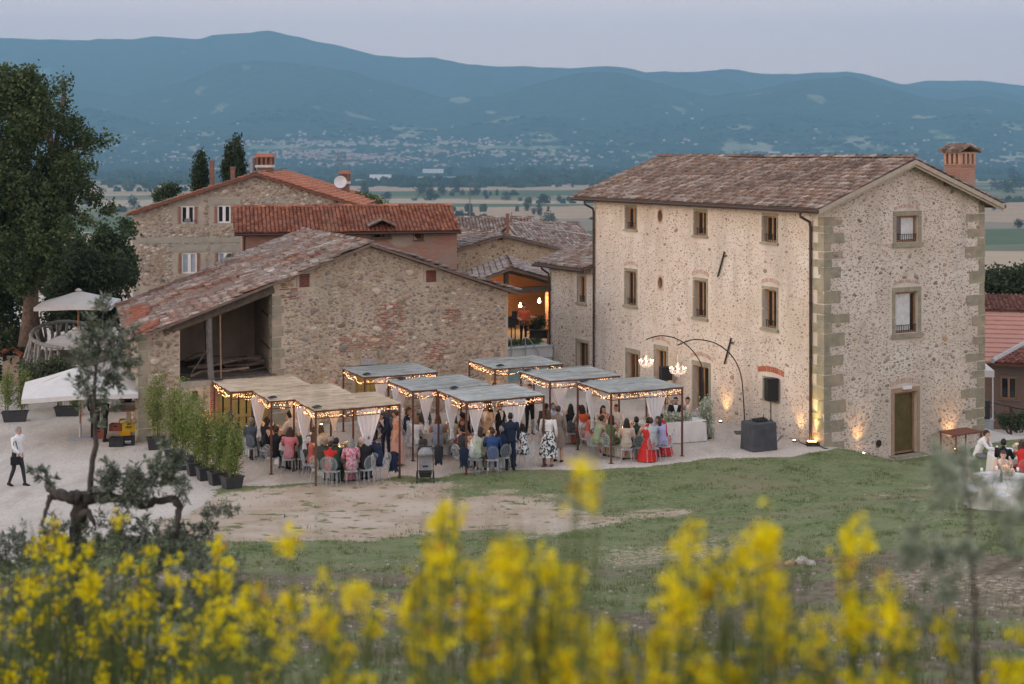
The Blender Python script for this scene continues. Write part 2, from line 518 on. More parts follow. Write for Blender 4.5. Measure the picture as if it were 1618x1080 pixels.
def mountain_material():
 m=bpy.data.materials.new('mountain_woods');m.use_nodes=True
 n=m.node_tree.nodes;l=m.node_tree.links;b=n['Principled BSDF']
 b.inputs['Roughness'].default_value=1.0;b.inputs['Specular IOR Level'].default_value=0
 tc=n.new('ShaderNodeTexCoord')
 def nz(sc,det=6.0,st=(1,1,1)):
  mp=n.new('ShaderNodeMapping');mp.inputs['Scale'].default_value=st;l.new(tc.outputs['Object'],mp.inputs['Vector'])
  no=n.new('ShaderNodeTexNoise');no.inputs['Scale'].default_value=sc;no.inputs['Detail'].default_value=det;l.new(mp.outputs[0],no.inputs['Vector']);return no.outputs[0]
 def rng(f,lo,hi):
  mr=n.new('ShaderNodeMapRange');mr.inputs[1].default_value=lo;mr.inputs[2].default_value=hi;l.new(f,mr.inputs[0]);return mr.outputs[0]
 def mix(f,a,c):
  mx=n.new('ShaderNodeMix');mx.data_type='RGBA';l.new(f,mx.inputs['Factor'])
  for i,q in((6,a),(7,c)):
   if hasattr(q,'links'):l.new(q,mx.inputs[i])
   else:mx.inputs[i].default_value=(*q,1)
  return mx.outputs[2]
 woods=mix(rng(nz(.02,4),.35,.65),(.02,.035,.022),(.05,.07,.04))
 patch=mix(rng(nz(.006,3),.4,.6),(.34,.30,.2),(.16,.2,.1))
 sx=n.new('ShaderNodeSeparateXYZ');l.new(tc.outputs['Object'],sx.inputs[0])
 low=rng(sx.outputs['Z'],420,-40)
 ma=n.new('ShaderNodeMath');ma.operation='MULTIPLY_ADD';ma.inputs[1].default_value=.17
 l.new(low,ma.inputs[0]);l.new(nz(.0042,7,(1,.55,1)),ma.inputs[2])
 c=mix(rng(ma.outputs[0],.695,.735),woods,patch)
 l.new(c,b.inputs['Base Color'])
 return m
build_terrain(ground_material(),valley_material(),mountain_material())
hz=MB().box((-17500,-60,-75),(17500,13300,1230))
m_haze=bpy.data.materials.new('evening_haze');m_haze.use_nodes=True
hn=m_haze.node_tree.nodes;hn.remove(hn['Principled BSDF'])
pv=hn.new('ShaderNodeVolumePrincipled')
pv.inputs['Color'].default_value=(.265,.505,.685,1)
pv.inputs['Density'].default_value=1.28e-4
pv.inputs['Anisotropy'].default_value=0.0
m_haze.node_tree.links.new(pv.outputs[0],hn['Material Output'].inputs['Volume'])
setp(hz.build('haze',m_haze),'blue evening haze filling the valley',kind='stuff')
# -- masonry, tiles, roofs
class Frame:
 def __init__(self,O,d,n):
  self.O=Vector(O);self.d=Vector(d).normalized();self.n=Vector(n).normalized()
 def P(self,s,z,o=0.0):
  return self.O+self.d*s+Vector((0,0,z))+self.n*o
 def M(self):
  m=Matrix.Identity(4)
  y=-self.n
  for i in range(3):
   m[i][0]=self.d[i];m[i][1]=y[i];m[i][2]=(0,0,1)[i];m[i][3]=self.O[i]
  return m
 def s_of(self,px):
  u=(px-809.0)/FPX
  return(u*self.O.y-self.O.x)/(self.d.x-u*self.d.y)
 def sz(self,px,py):
  s=self.s_of(px)
  Y=self.O.y+self.d.y*s
  return s,CAM_H-self.O.z-(py-HORIZON)/FPX*Y
 def rect(self,x0,y0,x1,y1,yref=None):
  sa,za=self.sz(x0,y0);sb,_=self.sz(x1,y0);_,zb=self.sz(x0,y1)
  return(min(sa,sb),max(sa,sb),zb,za)
def clip(poly,a,b,c):
 out=[]
 for i in range(len(poly)):
  p,q=poly[i],poly[(i+1)%len(poly)]
  fp,fq=a*p[0]+b*p[1]-c,a*q[0]+b*q[1]-c
  if fp<=1e-9:out.append(p)
  if(fp<-1e-9 and fq>1e-9)or(fp>1e-9 and fq<-1e-9):
   t=fp/(fp-fq);out.append((p[0]+(q[0]-p[0])*t,p[1]+(q[1]-p[1])*t))
 return out
def wall_sheet(mb,fr,s0,s1,z0,z1,openings=(),planes=(),depth=0.28,mi=0,step=None):
 ss=sorted(set([s0,s1]+[min(max(v,s0),s1)for o in openings for v in o[:2]]))
 zs=sorted(set([z0,z1]+[min(max(v,z0),z1)for o in openings for v in o[2:4]]))
 for a,b in zip(ss,ss[1:]):
  for c,d in zip(zs,zs[1:]):
   if b-a<1e-6 or d-c<1e-6:continue
   ms,mz=(a+b)/2,(c+d)/2
   if any(o[0]<ms<o[1]and o[2]<mz<o[3]for o in openings):continue
   poly=[(a,c),(b,c),(b,d),(a,d)]
   for pl in planes:
    poly=clip(poly,*pl)
    if len(poly)<3:break
   if len(poly)>=3:
    mb.add([fr.P(s,z)for s,z in poly],[tuple(range(len(poly)))],mi)
 for o in openings:
  a,b,c,d=o[:4]
  dp=o[4]if len(o)>4 else depth
  q=[(a,c),(b,c),(b,d),(a,d)]
  for i in range(4):
   p,r=q[i],q[(i+1)%4]
   mb.add([fr.P(*p),fr.P(*r),fr.P(*r,-dp),fr.P(*p,-dp)],[(0,1,2,3)],mi)
def inside(planes,s,z,r):
 return all(a*s+b*z<=c-r*math.hypot(a,b)for a,b,c in planes)
def lay_stones(fr,s0,s1,z0,z1,sizes,seed,planes=(),holes=(),flat=0.75,tight=0.9,tries=4):
 r_=random.Random(seed)
 cell=0.30
 grid={}
 out=[]
 for count,amin,amax in sizes:
  got=0
  for _ in range(count*tries):
   if got>=count:break
   a=r_.uniform(amin,amax);b=a*r_.uniform(flat*0.8,min(1.0,flat*1.25))
   s=r_.uniform(s0+a,s1-a);z=r_.uniform(z0+b,z1-b)
   if planes and not inside(planes,s,z,b):continue
   if any(h[0]-a<s<h[1]+a and h[2]-b<z<h[3]+b for h in holes):continue
   gi,gj=int(s/cell),int(z/cell)
   ok=True
   for i in range(gi-2,gi+3):
    for j in range(gj-2,gj+3):
     for(s2,z2,a2,b2)in grid.get((i,j),()):
      if((s-s2)/(a+a2))**2+((z-z2)/(b+b2))**2<tight:
       ok=False;break
     if not ok:break
    if not ok:break
   if not ok:continue
   grid.setdefault((gi,gj),[]).append((s,z,a,b))
   out.append((s,z,a,b,r_.gauss(0,.22)))
   got+=1
 return out
def stone_geometry(fr,stones,pal,seed,height=0.035,loose=0.25):
 g=np.random.RandomState(seed)
 n=len(stones);K=8
 st=np.array(stones,dtype=np.float64).reshape(n,5)
 ang=np.linspace(0,2*PI,K,endpoint=False)[None,:]+g.uniform(-.25,.25,(n,K))
 rad=1+g.uniform(-loose,loose*.6,(n,K))
 cx,sx=np.cos(ang),np.sin(ang)
 p=2.6
 sq=(np.abs(cx)**p+np.abs(sx)**p)**(-1/p)
 ca,sa=np.cos(st[:,4])[:,None],np.sin(st[:,4])[:,None]
 V=[]
 h=height*(0.6+g.rand(n))*np.clip(st[:,3]/.09,.45,1.5)
 tilt=g.uniform(-.35,.35,(n,2))
 for sc,o in((1.0,-.3),(0.86,.75),(0.45,1.0)):
  x=cx*sq*rad*st[:,2:3]*sc;y=sx*sq*rad*st[:,3:4]*sc
  s=st[:,0:1]+x*ca-y*sa;z=st[:,1:2]+x*sa+y*ca
  oo=h[:,None]*o*(1+tilt[:,:1]*cx*sc+tilt[:,1:]*sx*sc)+.004
  if o<0:oo=np.full_like(s,-.012)
  V.append(np.stack([s,z,oo],-1))
 V=np.stack(V,1)
 O=np.array(fr.O);D=np.array(fr.d);N=np.array(fr.n)
 W=O+V[...,0:1]*D+V[...,1:2]*np.array((0,0,1.0))+V[...,2:3]*N
 F=[]
 for ring in range(2):
  for k in range(K):
   k2=(k+1)%K
   F.append((ring*K+k,ring*K+k2,(ring+1)*K+k2,(ring+1)*K+k))
 b=2*K
 F+=[(b,b+1,b+2,b+3),(b,b+3,b+4,b+7),(b+4,b+5,b+6,b+7)]
 F=np.array(F)
 if fr.d.cross(Vector((0,0,1))).dot(fr.n)<0:F=F[:,::-1]
 nf=len(F)
 FF=(F[None]+(np.arange(n)*3*K)[:,None,None]).reshape(-1,4)
 pal=np.array(pal)
 pi=g.randint(0,len(pal),n)
 col=pal[pi]*g.uniform(.8,1.2,(n,1))*g.uniform(.95,1.05,(n,3))
 return W.reshape(-1,3),FF,np.repeat(col,nf,axis=0),nf,3*K
def add_stones(fr,stones,pal,seed,m,parent,name_one='stone',name_rest='rubble_stones',singles=120,min_a=.11,**kw):
 if not stones:return
 order=sorted(stones,key=lambda q:-q[2]*q[3])
 ns=min(singles,sum(1 for q in order if q[2]>=min_a))
 V,F,C,nf,nv=stone_geometry(fr,order,pal,seed,**kw)
 inv=parent.matrix_world
 for i in range(ns):
  c=V[i*nv:(i+1)*nv].mean(axis=0)
  me=np_mesh(name_one,V[i*nv:(i+1)*nv]-c,F[i*nf:(i+1)*nf]-i*nv,m,C[i*nf:(i+1)*nf])
  link(name_one,me,parent,tuple(c))
 if ns<len(order):
  me=np_mesh(name_rest,V[ns*nv:],F[ns*nf:]-ns*nv,m,C[ns*nf:])
  setp(link(name_rest,me,parent),kind='stuff')
def block(mb,fr,s0,s1,z0,z1,o0,o1,mi=0,jit=0.0,r_=None,col=None):
 r_=r_ or rnd
 b=.012 if jit else 0
 vs=[]
 for o,k in((o0,0),(o1,b)):
  for(s,z)in((s0+k,z0+k),(s1-k,z0+k),(s1-k,z1-k),(s0+k,z1-k)):
   vs.append(fr.P(s+r_.uniform(-jit,jit),z+r_.uniform(-jit,jit),o))
 fs=[(3,2,1,0),(4,5,6,7),(0,1,5,4),(1,2,6,5),(2,3,7,6),(3,0,4,7)]
 if fr.d.cross(Vector((0,0,1))).dot(fr.n)<0:fs=[tuple(reversed(f))for f in fs]
 return mb.add(vs,fs,mi,col)
# --- barrel tiles
def tile_unit(L=0.46,r0=0.095,r1=0.075,K=5,up=0.05):
 V=[]
 for(y,r,z)in((0,r0,up),(L,r1,0.0)):
  for k in range(K):
   a=PI*k/(K-1)
   V.append((r*math.cos(a),y,z+r*.8*math.sin(a)))
 F=[(k,k+1,K+k+1,K+k)for k in range(K-1)]+[(0,4,3,1)]
 return np.array(V),np.array(F)
def roof_patch(parent,mats,P00,P10,P01,P11,pal,seed,pitch=0.215,expo=0.34,singles=0,thick=0.10,wob=0.02,ragged=0.03,clusters=None,cl_scale=.5,r0=.095,L=.46,near='tile',deck_name='roof_deck',deckcol=None,jit=1.0):
 P00,P10,P01,P11=map(Vector,(P00,P10,P01,P11))
 g=random.Random(seed)
 nrm=(P10-P00).cross(P01-P00).normalized()
 if nrm.z<0:nrm=-nrm
 dn=nrm*-thick
 mb=MB()
 low=nrm*-0.012
 vs=[P00+low,P10+low,P11+low,P01+low,P00+dn,P10+dn,P11+dn,P01+dn]
 mb.add(vs,[(0,1,2,3),(7,6,5,4),(0,4,5,1),(1,5,6,2),(2,6,7,3),(3,7,4,0)])
 deck=mb.build(deck_name,mats[1],parent)
 Le=max((P10-P00).length,(P11-P01).length);Ls=max((P01-P00).length,(P11-P10).length)
 nc=max(2,int(Le/pitch));nr=max(2,int(Ls/expo))
 tv,tf=tile_unit(L=L,r0=r0,r1=r0*.8)
 mats_,cols_=[],[]
 pal=[Vector(c)for c in pal]
 for j in range(nr):
  for i in range(nc):
   u=(i+.5)/nc;v=j/nr
   p=(P00*(1-u)+P10*u)*(1-v)+(P01*(1-u)+P11*u)*v
   up=((P01*(1-u)+P11*u)-(P00*(1-u)+P10*u)).normalized()
   x=up.cross(nrm).normalized()
   wv=noise.noise(p*0.45+Vector((seed,0,0)))*wob+noise.noise(p*1.7+Vector((0,seed,0)))*wob*.5
   p=p+nrm*(wv+g.uniform(-.008,.008)*jit)+up*(g.uniform(-ragged,ragged)-.05)+x*g.uniform(-.016,.016)*jit
   rz=g.gauss(0,.035)*jit;rx=g.gauss(0,.02)*jit
   xx=(x+up*rz).normalized();yy=(up-x*rz+nrm*rx).normalized();zz=xx.cross(yy).normalized()
   mats_.append((p,xx,yy,zz))
   if clusters:
    q=noise.fractal(p*cl_scale+Vector((seed*1.3,0,0)),1.0,2.0,4)*.9+g.uniform(-.3,.3)
    k=min(len(pal)-1,max(0,int((q*.5+.5)*len(pal))))
    c=pal[k]
   else:
    c=g.choice(pal)
   cols_.append(c*g.uniform(.78,1.2))
 n=len(mats_)
 order=list(range(n))
 if singles:
  order.sort(key=lambda k:mats_[k][0].y-.2*mats_[k][0].z)
  variants={}
  for k in order[:singles]:
   p,xx,yy,zz=mats_[k]
   key=tuple(round(c*12)/12 for c in cols_[k]),k%3
   if key not in variants:
    variants[key]=np_mesh(near,tv,tf,mats[0],np.array([cols_[k]]*len(tf)),smooth=False)
   o=link(near,variants[key],deck)
   M=Matrix(((xx.x,yy.x,zz.x,p.x),(xx.y,yy.y,zz.y,p.y),(xx.z,yy.z,zz.z,p.z),(0,0,0,1)))
   o.matrix_local=M
  order=order[singles:]
 if order:
  A=np.array([[list(mats_[k][1]),list(mats_[k][2]),list(mats_[k][3])]for k in order])
  Pp=np.array([list(mats_[k][0])for k in order])
  V=np.einsum('vk,nkj->nvj',tv,A)+Pp[:,None,:]
  F=(tf[None]+(np.arange(len(order))*len(tv))[:,None,None]).reshape(-1,4)
  C=np.repeat(np.array([list(cols_[k])for k in order]),len(tf),axis=0)
  setp(link('roof_tiles',np_mesh('roof_tiles',V.reshape(-1,3),F,mats[0],C),deck),kind='stuff')
 return deck
def ridge_row(parent,m,P0,P1,pal,seed,r=.12,step=.38,name='ridge_tile',stuff=False):
 P0,P1=Vector(P0),Vector(P1)
 g=random.Random(seed)
 n=max(2,int((P1-P0).length/step));d=(P1-P0).normalized()
 side=d.cross(Vector((0,0,1))).normalized();up=side.cross(d)
 tv,tf=tile_unit(L=step*1.25,r0=r*1.05,r1=r*.9,up=.02)
 Vs,Fs,Cs=[],[],[]
 for i in range(n):
  p=P0 .lerp(P1,i/n)+Vector((0,0,g.uniform(-.015,.015)))-up*.03
  c=Vector(g.choice(pal))*g.uniform(.8,1.2)
  M=np.array([list(side),list(d),list(up)])
  V=tv@M
  if stuff:
   Vs.append(V+np.array(p));Fs.append(tf+i*len(tv));Cs.append(np.array([list(c)]*len(tf)))
  else:
   link(name,np_mesh(name,V,tf,m,np.array([list(c)]*len(tf))),parent,p)
 if stuff:
  setp(link(name+'s',np_mesh(name,np.concatenate(Vs),np.concatenate(Fs),m,np.concatenate(Cs)),parent),kind='stuff')
def arch_bricks(mb,fr,s0,s1,z,rise,r_,h=.16,n=11,col=((.40,.22,.15),(.46,.30,.22),(.36,.2,.14))):
 w_=s1-s0
 for i in range(n):
  t0,t1=i/n+.006,(i+1)/n-.006
  a0,a1=z+rise*4*t0*(1-t0),z+rise*4*t1*(1-t1)
  k=(t0-.5)*.25
  vs=[]
  for o in(-.01,.018):
   vs+=[fr.P(s0+w_*t0,a0,o),fr.P(s0+w_*t1,a1,o),fr.P(s0+w_*t1+h*k,a1+h,o),fr.P(s0+w_*t0+h*k,a0+h,o)]
  fs=[(3,2,1,0),(4,5,6,7),(0,1,5,4),(1,2,6,5),(2,3,7,6),(3,0,4,7)]
  mb.add(vs,fs,0,r_.choice(col))
def rubble(name,mortar,mortar2,bump=.5,sc=2.0,c3=None):
 m=mat(name,mortar,mortar2,sc,.95,bump=bump,bscale=22,detail=8,spec=.1,c3=c3,s3=.6)
 n=m.node_tree.nodes;l=m.node_tree.links;b=n['Principled BSDF']
 src=b.inputs['Base Color'].links[0].from_socket
 tc=n.new('ShaderNodeTexCoord')
 def layer(src,sc_,st,lo,hi,col,amt):
  mp=n.new('ShaderNodeMapping');mp.inputs['Scale'].default_value=st;l.new(tc.outputs['Object'],mp.inputs['Vector'])
  no=n.new('ShaderNodeTexNoise');no.inputs['Scale'].default_value=sc_;no.inputs['Detail'].default_value=7;l.new(mp.outputs[0],no.inputs['Vector'])
  mr=n.new('ShaderNodeMapRange');mr.inputs[1].default_value=lo;mr.inputs[2].default_value=hi;mr.inputs[4].default_value=amt;l.new(no.outputs[0],mr.inputs[0])
  mx=n.new('ShaderNodeMix');mx.data_type='RGBA';l.new(mr.outputs[0],mx.inputs['Factor']);l.new(src,mx.inputs[6]);mx.inputs[7].default_value=(*col,1)
  return mx.outputs[2]
 c=layer(src,1.0,(1.3,1.3,.22),.52,.74,tuple(x*.62 for x in mortar),.75)
 c=layer(c,.35,(1,1,1),.5,.7,tuple(x*k for x,k in zip(mortar,(.80,.77,.72))),.8)
 c=layer(c,11,(1,1,1),.55,.75,tuple(x*.72 for x in mortar),.6)
 l.new(c,b.inputs['Base Color'])
 return m
M_STONE=mat('wall_stone',(1,1,1),(.72,.70,.68),9,.92,bump=.4,bscale=40,attr=True,spec=.15)
M_QUOIN=mat('quoin_sandstone',(.31,.285,.205),(.23,.215,.16),3.5,.92,bump=.4,bscale=30,spec=.1,c3=(.36,.30,.22),s3=1.6)
M_TILE=mat('barrel_tile',(1,1,1),(.66,.64,.62),7,.9,bump=.25,bscale=40,attr=True,spec=.15,c3=(1.25,1.2,1.15),s3=5)
M_DECK=mat('tile_bed',(.13,.095,.075),(.18,.13,.10),5,.95,bump=.3,bscale=25)
M_DECK_RED=mat('red_tile_bed',(.17,.07,.045),(.13,.05,.035),5,.95,bump=.3,bscale=25)
M_PLASTER_HOUSE=rubble('pale_lime_mortar',(.62,.545,.465),(.555,.485,.41),.45,2.2,(.65,.595,.525))
M_BARN=rubble('barn_mortar',(.50,.42,.33),(.41,.34,.265),.8,1.6,(.54,.46,.36))
M_FARM=rubble('farmhouse_mortar',(.38,.33,.265),(.31,.265,.215),.7,1.6)
M_GABLE=rubble('ochre_mortar',(.46,.37,.255),(.39,.31,.21),.7,1.8)
M_LATH=mat('weathered_timber',(.14,.115,.09),(.09,.075,.06),6,.9,bump=.4,bscale=18,spec=.1)
M_BARGE=mat('painted_barge_board',(.40,.35,.275),(.34,.29,.225),6,.85,bump=.2,bscale=18)
M_WOOD=mat('window_timber',(.33,.19,.095),(.26,.145,.07),8,.6,bump=.2,bscale=30)
M_BEAM=mat('roof_beam',(.13,.08,.05),(.09,.055,.035),6,.85,bump=.3)
M_COPPER=mat('brown_gutter_metal',(.085,.055,.042),(.06,.04,.032),8,.45,metal=.5,spec=.4)
M_IRON=mat('black_iron',(.025,.023,.022),(.045,.03,.025),20,.6,metal=.3)
M_GLASS_DARK=mat('dark_window_glass',(.018,.018,.02),rough=.06,spec=.6)
M_BRICK_RED=mat('loose_brick',(1,1,1),(.75,.7,.7),9,.9,bump=.3,bscale=40,attr=True)
M_CURTAIN=mat('sheer_curtain',(.62,.62,.60),(.5,.5,.5),5,.9)
M_DARK=mat('dark_interior',(.02,.017,.014),(.03,.025,.02),4,1.0)  # near-black painting the shade in openings; also colours the guitar neck
def brick_mat(name,c1,c2,mortar,sc=1.0,w_=.25,h=.065):
 m=bpy.data.materials.new(name);m.use_nodes=True
 n=m.node_tree.nodes;l=m.node_tree.links;b=n['Principled BSDF']
 b.inputs['Roughness'].default_value=.95;b.inputs['Specular IOR Level'].default_value=.1
 uv=n.new('ShaderNodeUVMap')
 br=n.new('ShaderNodeTexBrick');br.inputs['Scale'].default_value=sc
 br.inputs['Color1'].default_value=(*c1,1);br.inputs['Color2'].default_value=(*c2,1);br.inputs['Mortar'].default_value=(*mortar,1)
 br.inputs['Mortar Size'].default_value=.011;br.inputs['Brick Width'].default_value=w_;br.inputs['Row Height'].default_value=h
 br.inputs['Bias'].default_value=-.1;br.inputs['Mortar Smooth'].default_value=.2
 l.new(uv.outputs[0],br.inputs['Vector'])
 tc=n.new('ShaderNodeTexCoord')
 no=n.new('ShaderNodeTexNoise');no.inputs['Scale'].default_value=.9;no.inputs['Detail'].default_value=8;l.new(tc.outputs['Object'],no.inputs['Vector'])
 mr=n.new('ShaderNodeMapRange');mr.inputs[1].default_value=.46;mr.inputs[2].default_value=.66;l.new(no.outputs[0],mr.inputs[0])
 mx=n.new('ShaderNodeMix');mx.data_type='RGBA';l.new(mr.outputs[0],mx.inputs['Factor']);l.new(br.outputs['Color'],mx.inputs[6]);mx.inputs[7].default_value=(*[x*.9 for x in mortar],1)
 l.new(mx.outputs[2],b.inputs['Base Color'])
 bp=n.new('ShaderNodeBump');bp.inputs['Strength'].default_value=.6;bp.inputs['Distance'].default_value=.015;bp.invert=True
 l.new(br.outputs['Fac'],bp.inputs['Height']);l.new(bp.outputs[0],b.inputs['Normal'])
 return m
def wall_uv(me,fr):
 uv=me.uv_layers.new(name='UVMap')
 d=fr.d;O=fr.O
 for lp in me.loops:
  co=me.vertices[lp.vertex_index].co
  uv.data[lp.index].uv=((co-O).dot(d)+(co-O).dot(fr.n)*.7,co.z)
M_BRICK=brick_mat('old_red_brick',(.42,.19,.125),(.34,.145,.095),(.36,.29,.23))
M_BRICK_BROWN=brick_mat('brown_shed_brick',(.20,.115,.08),(.16,.095,.07),(.17,.14,.12))
def window_unit(parent,fr,r,name='window',surround=.14,sill=True,proud=.03,m_sur=None,depth=.24,rail=True,curtain=None,leaf='right',lintel=None,label=None,door=False,glass=None):
 m_sur=m_sur or M_QUOIN
 s0,s1,z0,z1=r
 mb=MB()
 lt=lintel or surround*1.1
 block(mb,fr,s0-surround,s1+surround,z1,z1+lt,-.05,proud,jit=.004)
 for a,b in((s0-surround,s0),(s1,s1+surround)):
  zc=z0+(z1-z0)*rnd.uniform(.4,.6)
  block(mb,fr,a,b,z0,zc-.003,-depth+.02,proud-.003,jit=.004)
  block(mb,fr,a,b,zc+.003,z1-.002,-depth+.02,proud-.003,jit=.004)
 if sill:
  block(mb,fr,s0-surround-.05,s1+surround+.05,z0-surround*1.1,z0,-depth+.02,proud+.06,jit=.004)
 par=mb.build(name,m_sur,parent)
 if label:par['label']=label
 f=MB();t=.065
 zb=z0+.012
 for a,b,c,d in((s0+.01,s0+.01+t,zb,z1-.01),(s1-.01-t,s1-.01,zb,z1-.01),(s0+.012+t,s1-.012-t,z1-.01-t,z1-.01),(s0+.012+t,s1-.012-t,zb,zb+t)):
  block(f,fr,a,b,c,d,-depth,-depth+.07)
 mid=(s0+s1)/2
 if leaf=='mid':
  block(f,fr,mid-.05,mid+.05,zb+t,z1-.012-t,-depth+.003,-depth+.075)
 elif leaf=='open':
  block(f,fr,mid-.03,mid+.05,zb+t,z1-.012-t,-depth-.02,-depth+.09)
 f.build('door_frame' if door else 'window_frame',M_WOOD,par)
 p=MB()
 block(p,fr,s0+.02,s1-.02,zb+.01,z1-.02,-depth-.02,-depth+.02)
 p.build('pane',glass or M_GLASS_DARK,par)
 if curtain:
  c=MB();n=15
  a,b=s0+(s1-s0)*curtain[0],s0+(s1-s0)*curtain[1]
  vs=[];fs=[]
  for k in range(n+1):
   s=a+(b-a)*k/n;o=-depth+.026+.012*math.sin(k*2.1)
   vs+=[fr.P(s,zb+.08,o+.012),fr.P(s,z1-.08,o+.012)]
  for k in range(n):fs.append((2*k,2*k+2,2*k+3,2*k+1))
  c.add(vs,fs);c.build('curtain',M_CURTAIN,par)
 if rail:
  g=MB();zr=z0+.28
  block(g,fr,s0,s1,zr,zr+.02,-.09,-.07)
  nb=max(4,int((s1-s0)/.11))
  for k in range(nb):
   s=s0+(s1-s0)*(k+.5)/nb
   block(g,fr,s-.008,s+.008,z0+.03,zr,-.088,-.072)
  g.build('window_rail',M_IRON,par)
 return par
# -- the villa on the right
TILE_BROWN=[(.125,.095,.08),(.20,.145,.118),(.16,.118,.098),(.25,.195,.165),(.195,.128,.095),(.29,.25,.222),(.225,.16,.125),(.33,.295,.27)]
TILE_OLD=[(.20,.08,.05),(.16,.085,.065),(.22,.125,.095),(.20,.15,.125),(.28,.23,.205),(.21,.17,.15),(.31,.275,.25),(.37,.335,.315)]
TILE_RED=[(.20,.075,.045),(.27,.10,.055),(.25,.09,.055),(.33,.135,.075),(.30,.12,.08),(.22,.10,.07),(.35,.155,.09)]
TILE_GREY=[(.22,.17,.15),(.27,.215,.19),(.33,.285,.26),(.24,.17,.14),(.37,.33,.305),(.29,.20,.16)]
STONE_WARM=[(.47,.375,.29),(.39,.305,.235),(.52,.44,.355),(.32,.25,.195),(.56,.49,.41),(.40,.31,.24),(.46,.34,.26),(.54,.475,.395)]
STONE_BARN=[(.42,.34,.255),(.35,.285,.215),(.50,.43,.34),(.26,.215,.175),(.56,.50,.41),(.38,.265,.195),(.45,.385,.305),(.32,.29,.26),(.52,.42,.31)]
STONE_FARM=[(.36,.305,.235),(.30,.245,.19),(.44,.385,.315),(.23,.19,.155),(.50,.45,.38),(.34,.25,.19)]
STONE_OCHRE=[(.46,.36,.24),(.40,.31,.21),(.36,.25,.16),(.50,.42,.30),(.30,.21,.14)]
villa=empty('villa',(0,0,0),'tall pale rubble stone villa with three storeys and a brown tiled roof','house')
FF=Frame(CORNER,U1,-U2)
FG=Frame(CORNER,U2,-U1)
LF,LG,AN=14.9,8.15,18.7
EZ=8.6;KS=0.37
front_open={'top':[FF.rect(989,326.5,1005,361.5),FF.rect(1097.6,333,1116,371),FF.rect(1206,340,1227,381.5)],'mid':[FF.rect(988.7,427,1005,481),FF.rect(1097.5,442,1116,500),FF.rect(1207,456,1227,517)],}
door1=FF.rect(991,556,1009,600);door2=FF.rect(1036,551,1053,600);door3=FF.rect(1096.5,576,1120,640)
doors=[(d[0],d[1],.06,d[3])for d in(door1,door2,door3)]
small_w=FF.rect(1207,596,1229,629)
ovals=[FF.sz(1043,340.7),FF.sz(1043.5,446.6)]
wing_w=FF.rect(913.5,435,925,477);wing_d=FF.rect(912,539,929,570);wing_d=(wing_d[0],wing_d[1],.05,wing_d[3])
WZ=5.3
ov_holes=[(s-.22,s+.22,z-.30,z+.30)for s,z in ovals]
f_holes=front_open['top']+front_open['mid']+doors+[small_w]
g_top=FG.rect(1416,341,1450.5,383);g_mid=FG.rect(1414.5,462,1450,527.5);g_door=FG.rect(1413,621,1448,719)
g_holes=[g_top,g_mid,g_door]
gpl=[(-KS,1,EZ),(KS,1,EZ+KS*LG)]
mb=MB()
wall_sheet(mb,FF,0,LF,-.6,EZ,f_holes+ov_holes)
wall_sheet(mb,FG,0,LG,-1.6,EZ+KS*LG/2+.01,g_holes,gpl)
FB=Frame(FF.P(LF,0),U2,U1)
wall_sheet(mb,FB,0,LG,-.6,EZ+KS*LG/2+.01,[],gpl)
FR=Frame(FG.P(LG,0),U1,U2)
wall_sheet(mb,FR,0,LF,-2.5,EZ,[])
villa_wall=mb.build('wall',M_PLASTER_HOUSE,villa)
fh=[(a-.24,b+.24,c-.28,d+.36)for a,b,c,d in f_holes]+[(a-.12,b+.12,c-.12,d+.12)for a,b,c,d in ov_holes]
st=lay_stones(FF,.62,LF-.05,-.3,EZ-.05,[(22,.10,.16),(140,.068,.10),(1150,.038,.066),(4800,.022,.042)],11,(),fh,.62,1.15)
add_stones(FF,st,STONE_WARM,11,M_STONE,villa_wall,singles=60,min_a=.105,height=.013,loose=.34)
gh=[(a-.24,b+.24,c-.28,d+.34)for a,b,c,d in g_holes]
st=lay_stones(FG,.25,LG-.2,-1.3,10.2,[(30,.11,.20),(170,.075,.12),(800,.045,.08),(3800,.024,.046)],12,gpl,gh,.58,1.1)
add_stones(FG,st,STONE_WARM[:4]+[(.36,.31,.25),(.41,.36,.30),(.31,.26,.21)]+STONE_WARM[6:],12,M_STONE,villa_wall,singles=90,min_a=.115,height=.02,loose=.34)
r_=random.Random(5)
for which in(0,1):
 z=-.55
 k=0
 while z<8.15+.2*which:
  h=r_.uniform(.24,.5)
  lg,sf=(r_.uniform(.62,1.05),r_.uniform(.26,.40))if k%2 else(r_.uniform(.26,.42),r_.uniform(.55,.72))
  if r_.random()<.12:lg*=1.25
  m_=MB()
  o=r_.uniform(.008,.034)
  if which==0:
   s0,s1=-o,lg;f0,f1=-o,sf
  else:
   s0,s1=LG-lg,LG+o;f0,f1=-o,sf
  vs=[]
  j=lambda:r_.uniform(-.022,.022)
  for zz in(z+.012,z+h-.012):
   for(s,f)in((s0,f0),(s1,f0),(s1,f1),(s0,f1)):
    vs.append(CORNER+U2*(s+j())+U1*f+Vector((0,0,zz+j())))
  m_.add(vs,[(3,2,1,0),(4,5,6,7),(0,1,5,4),(1,2,6,5),(2,3,7,6),(3,0,4,7)])
  m_.build('quoin_stone',M_QUOIN,villa_wall)
  z+=h;k+=1
for i,rr in enumerate(front_open['top']):
 window_unit(villa,FF,rr,surround=.09,sill=True,rail=True,leaf='open' if i else 'mid')
for i,rr in enumerate(front_open['mid']):
 window_unit(villa,FF,rr,surround=.11,sill=True,rail=True,leaf='open')
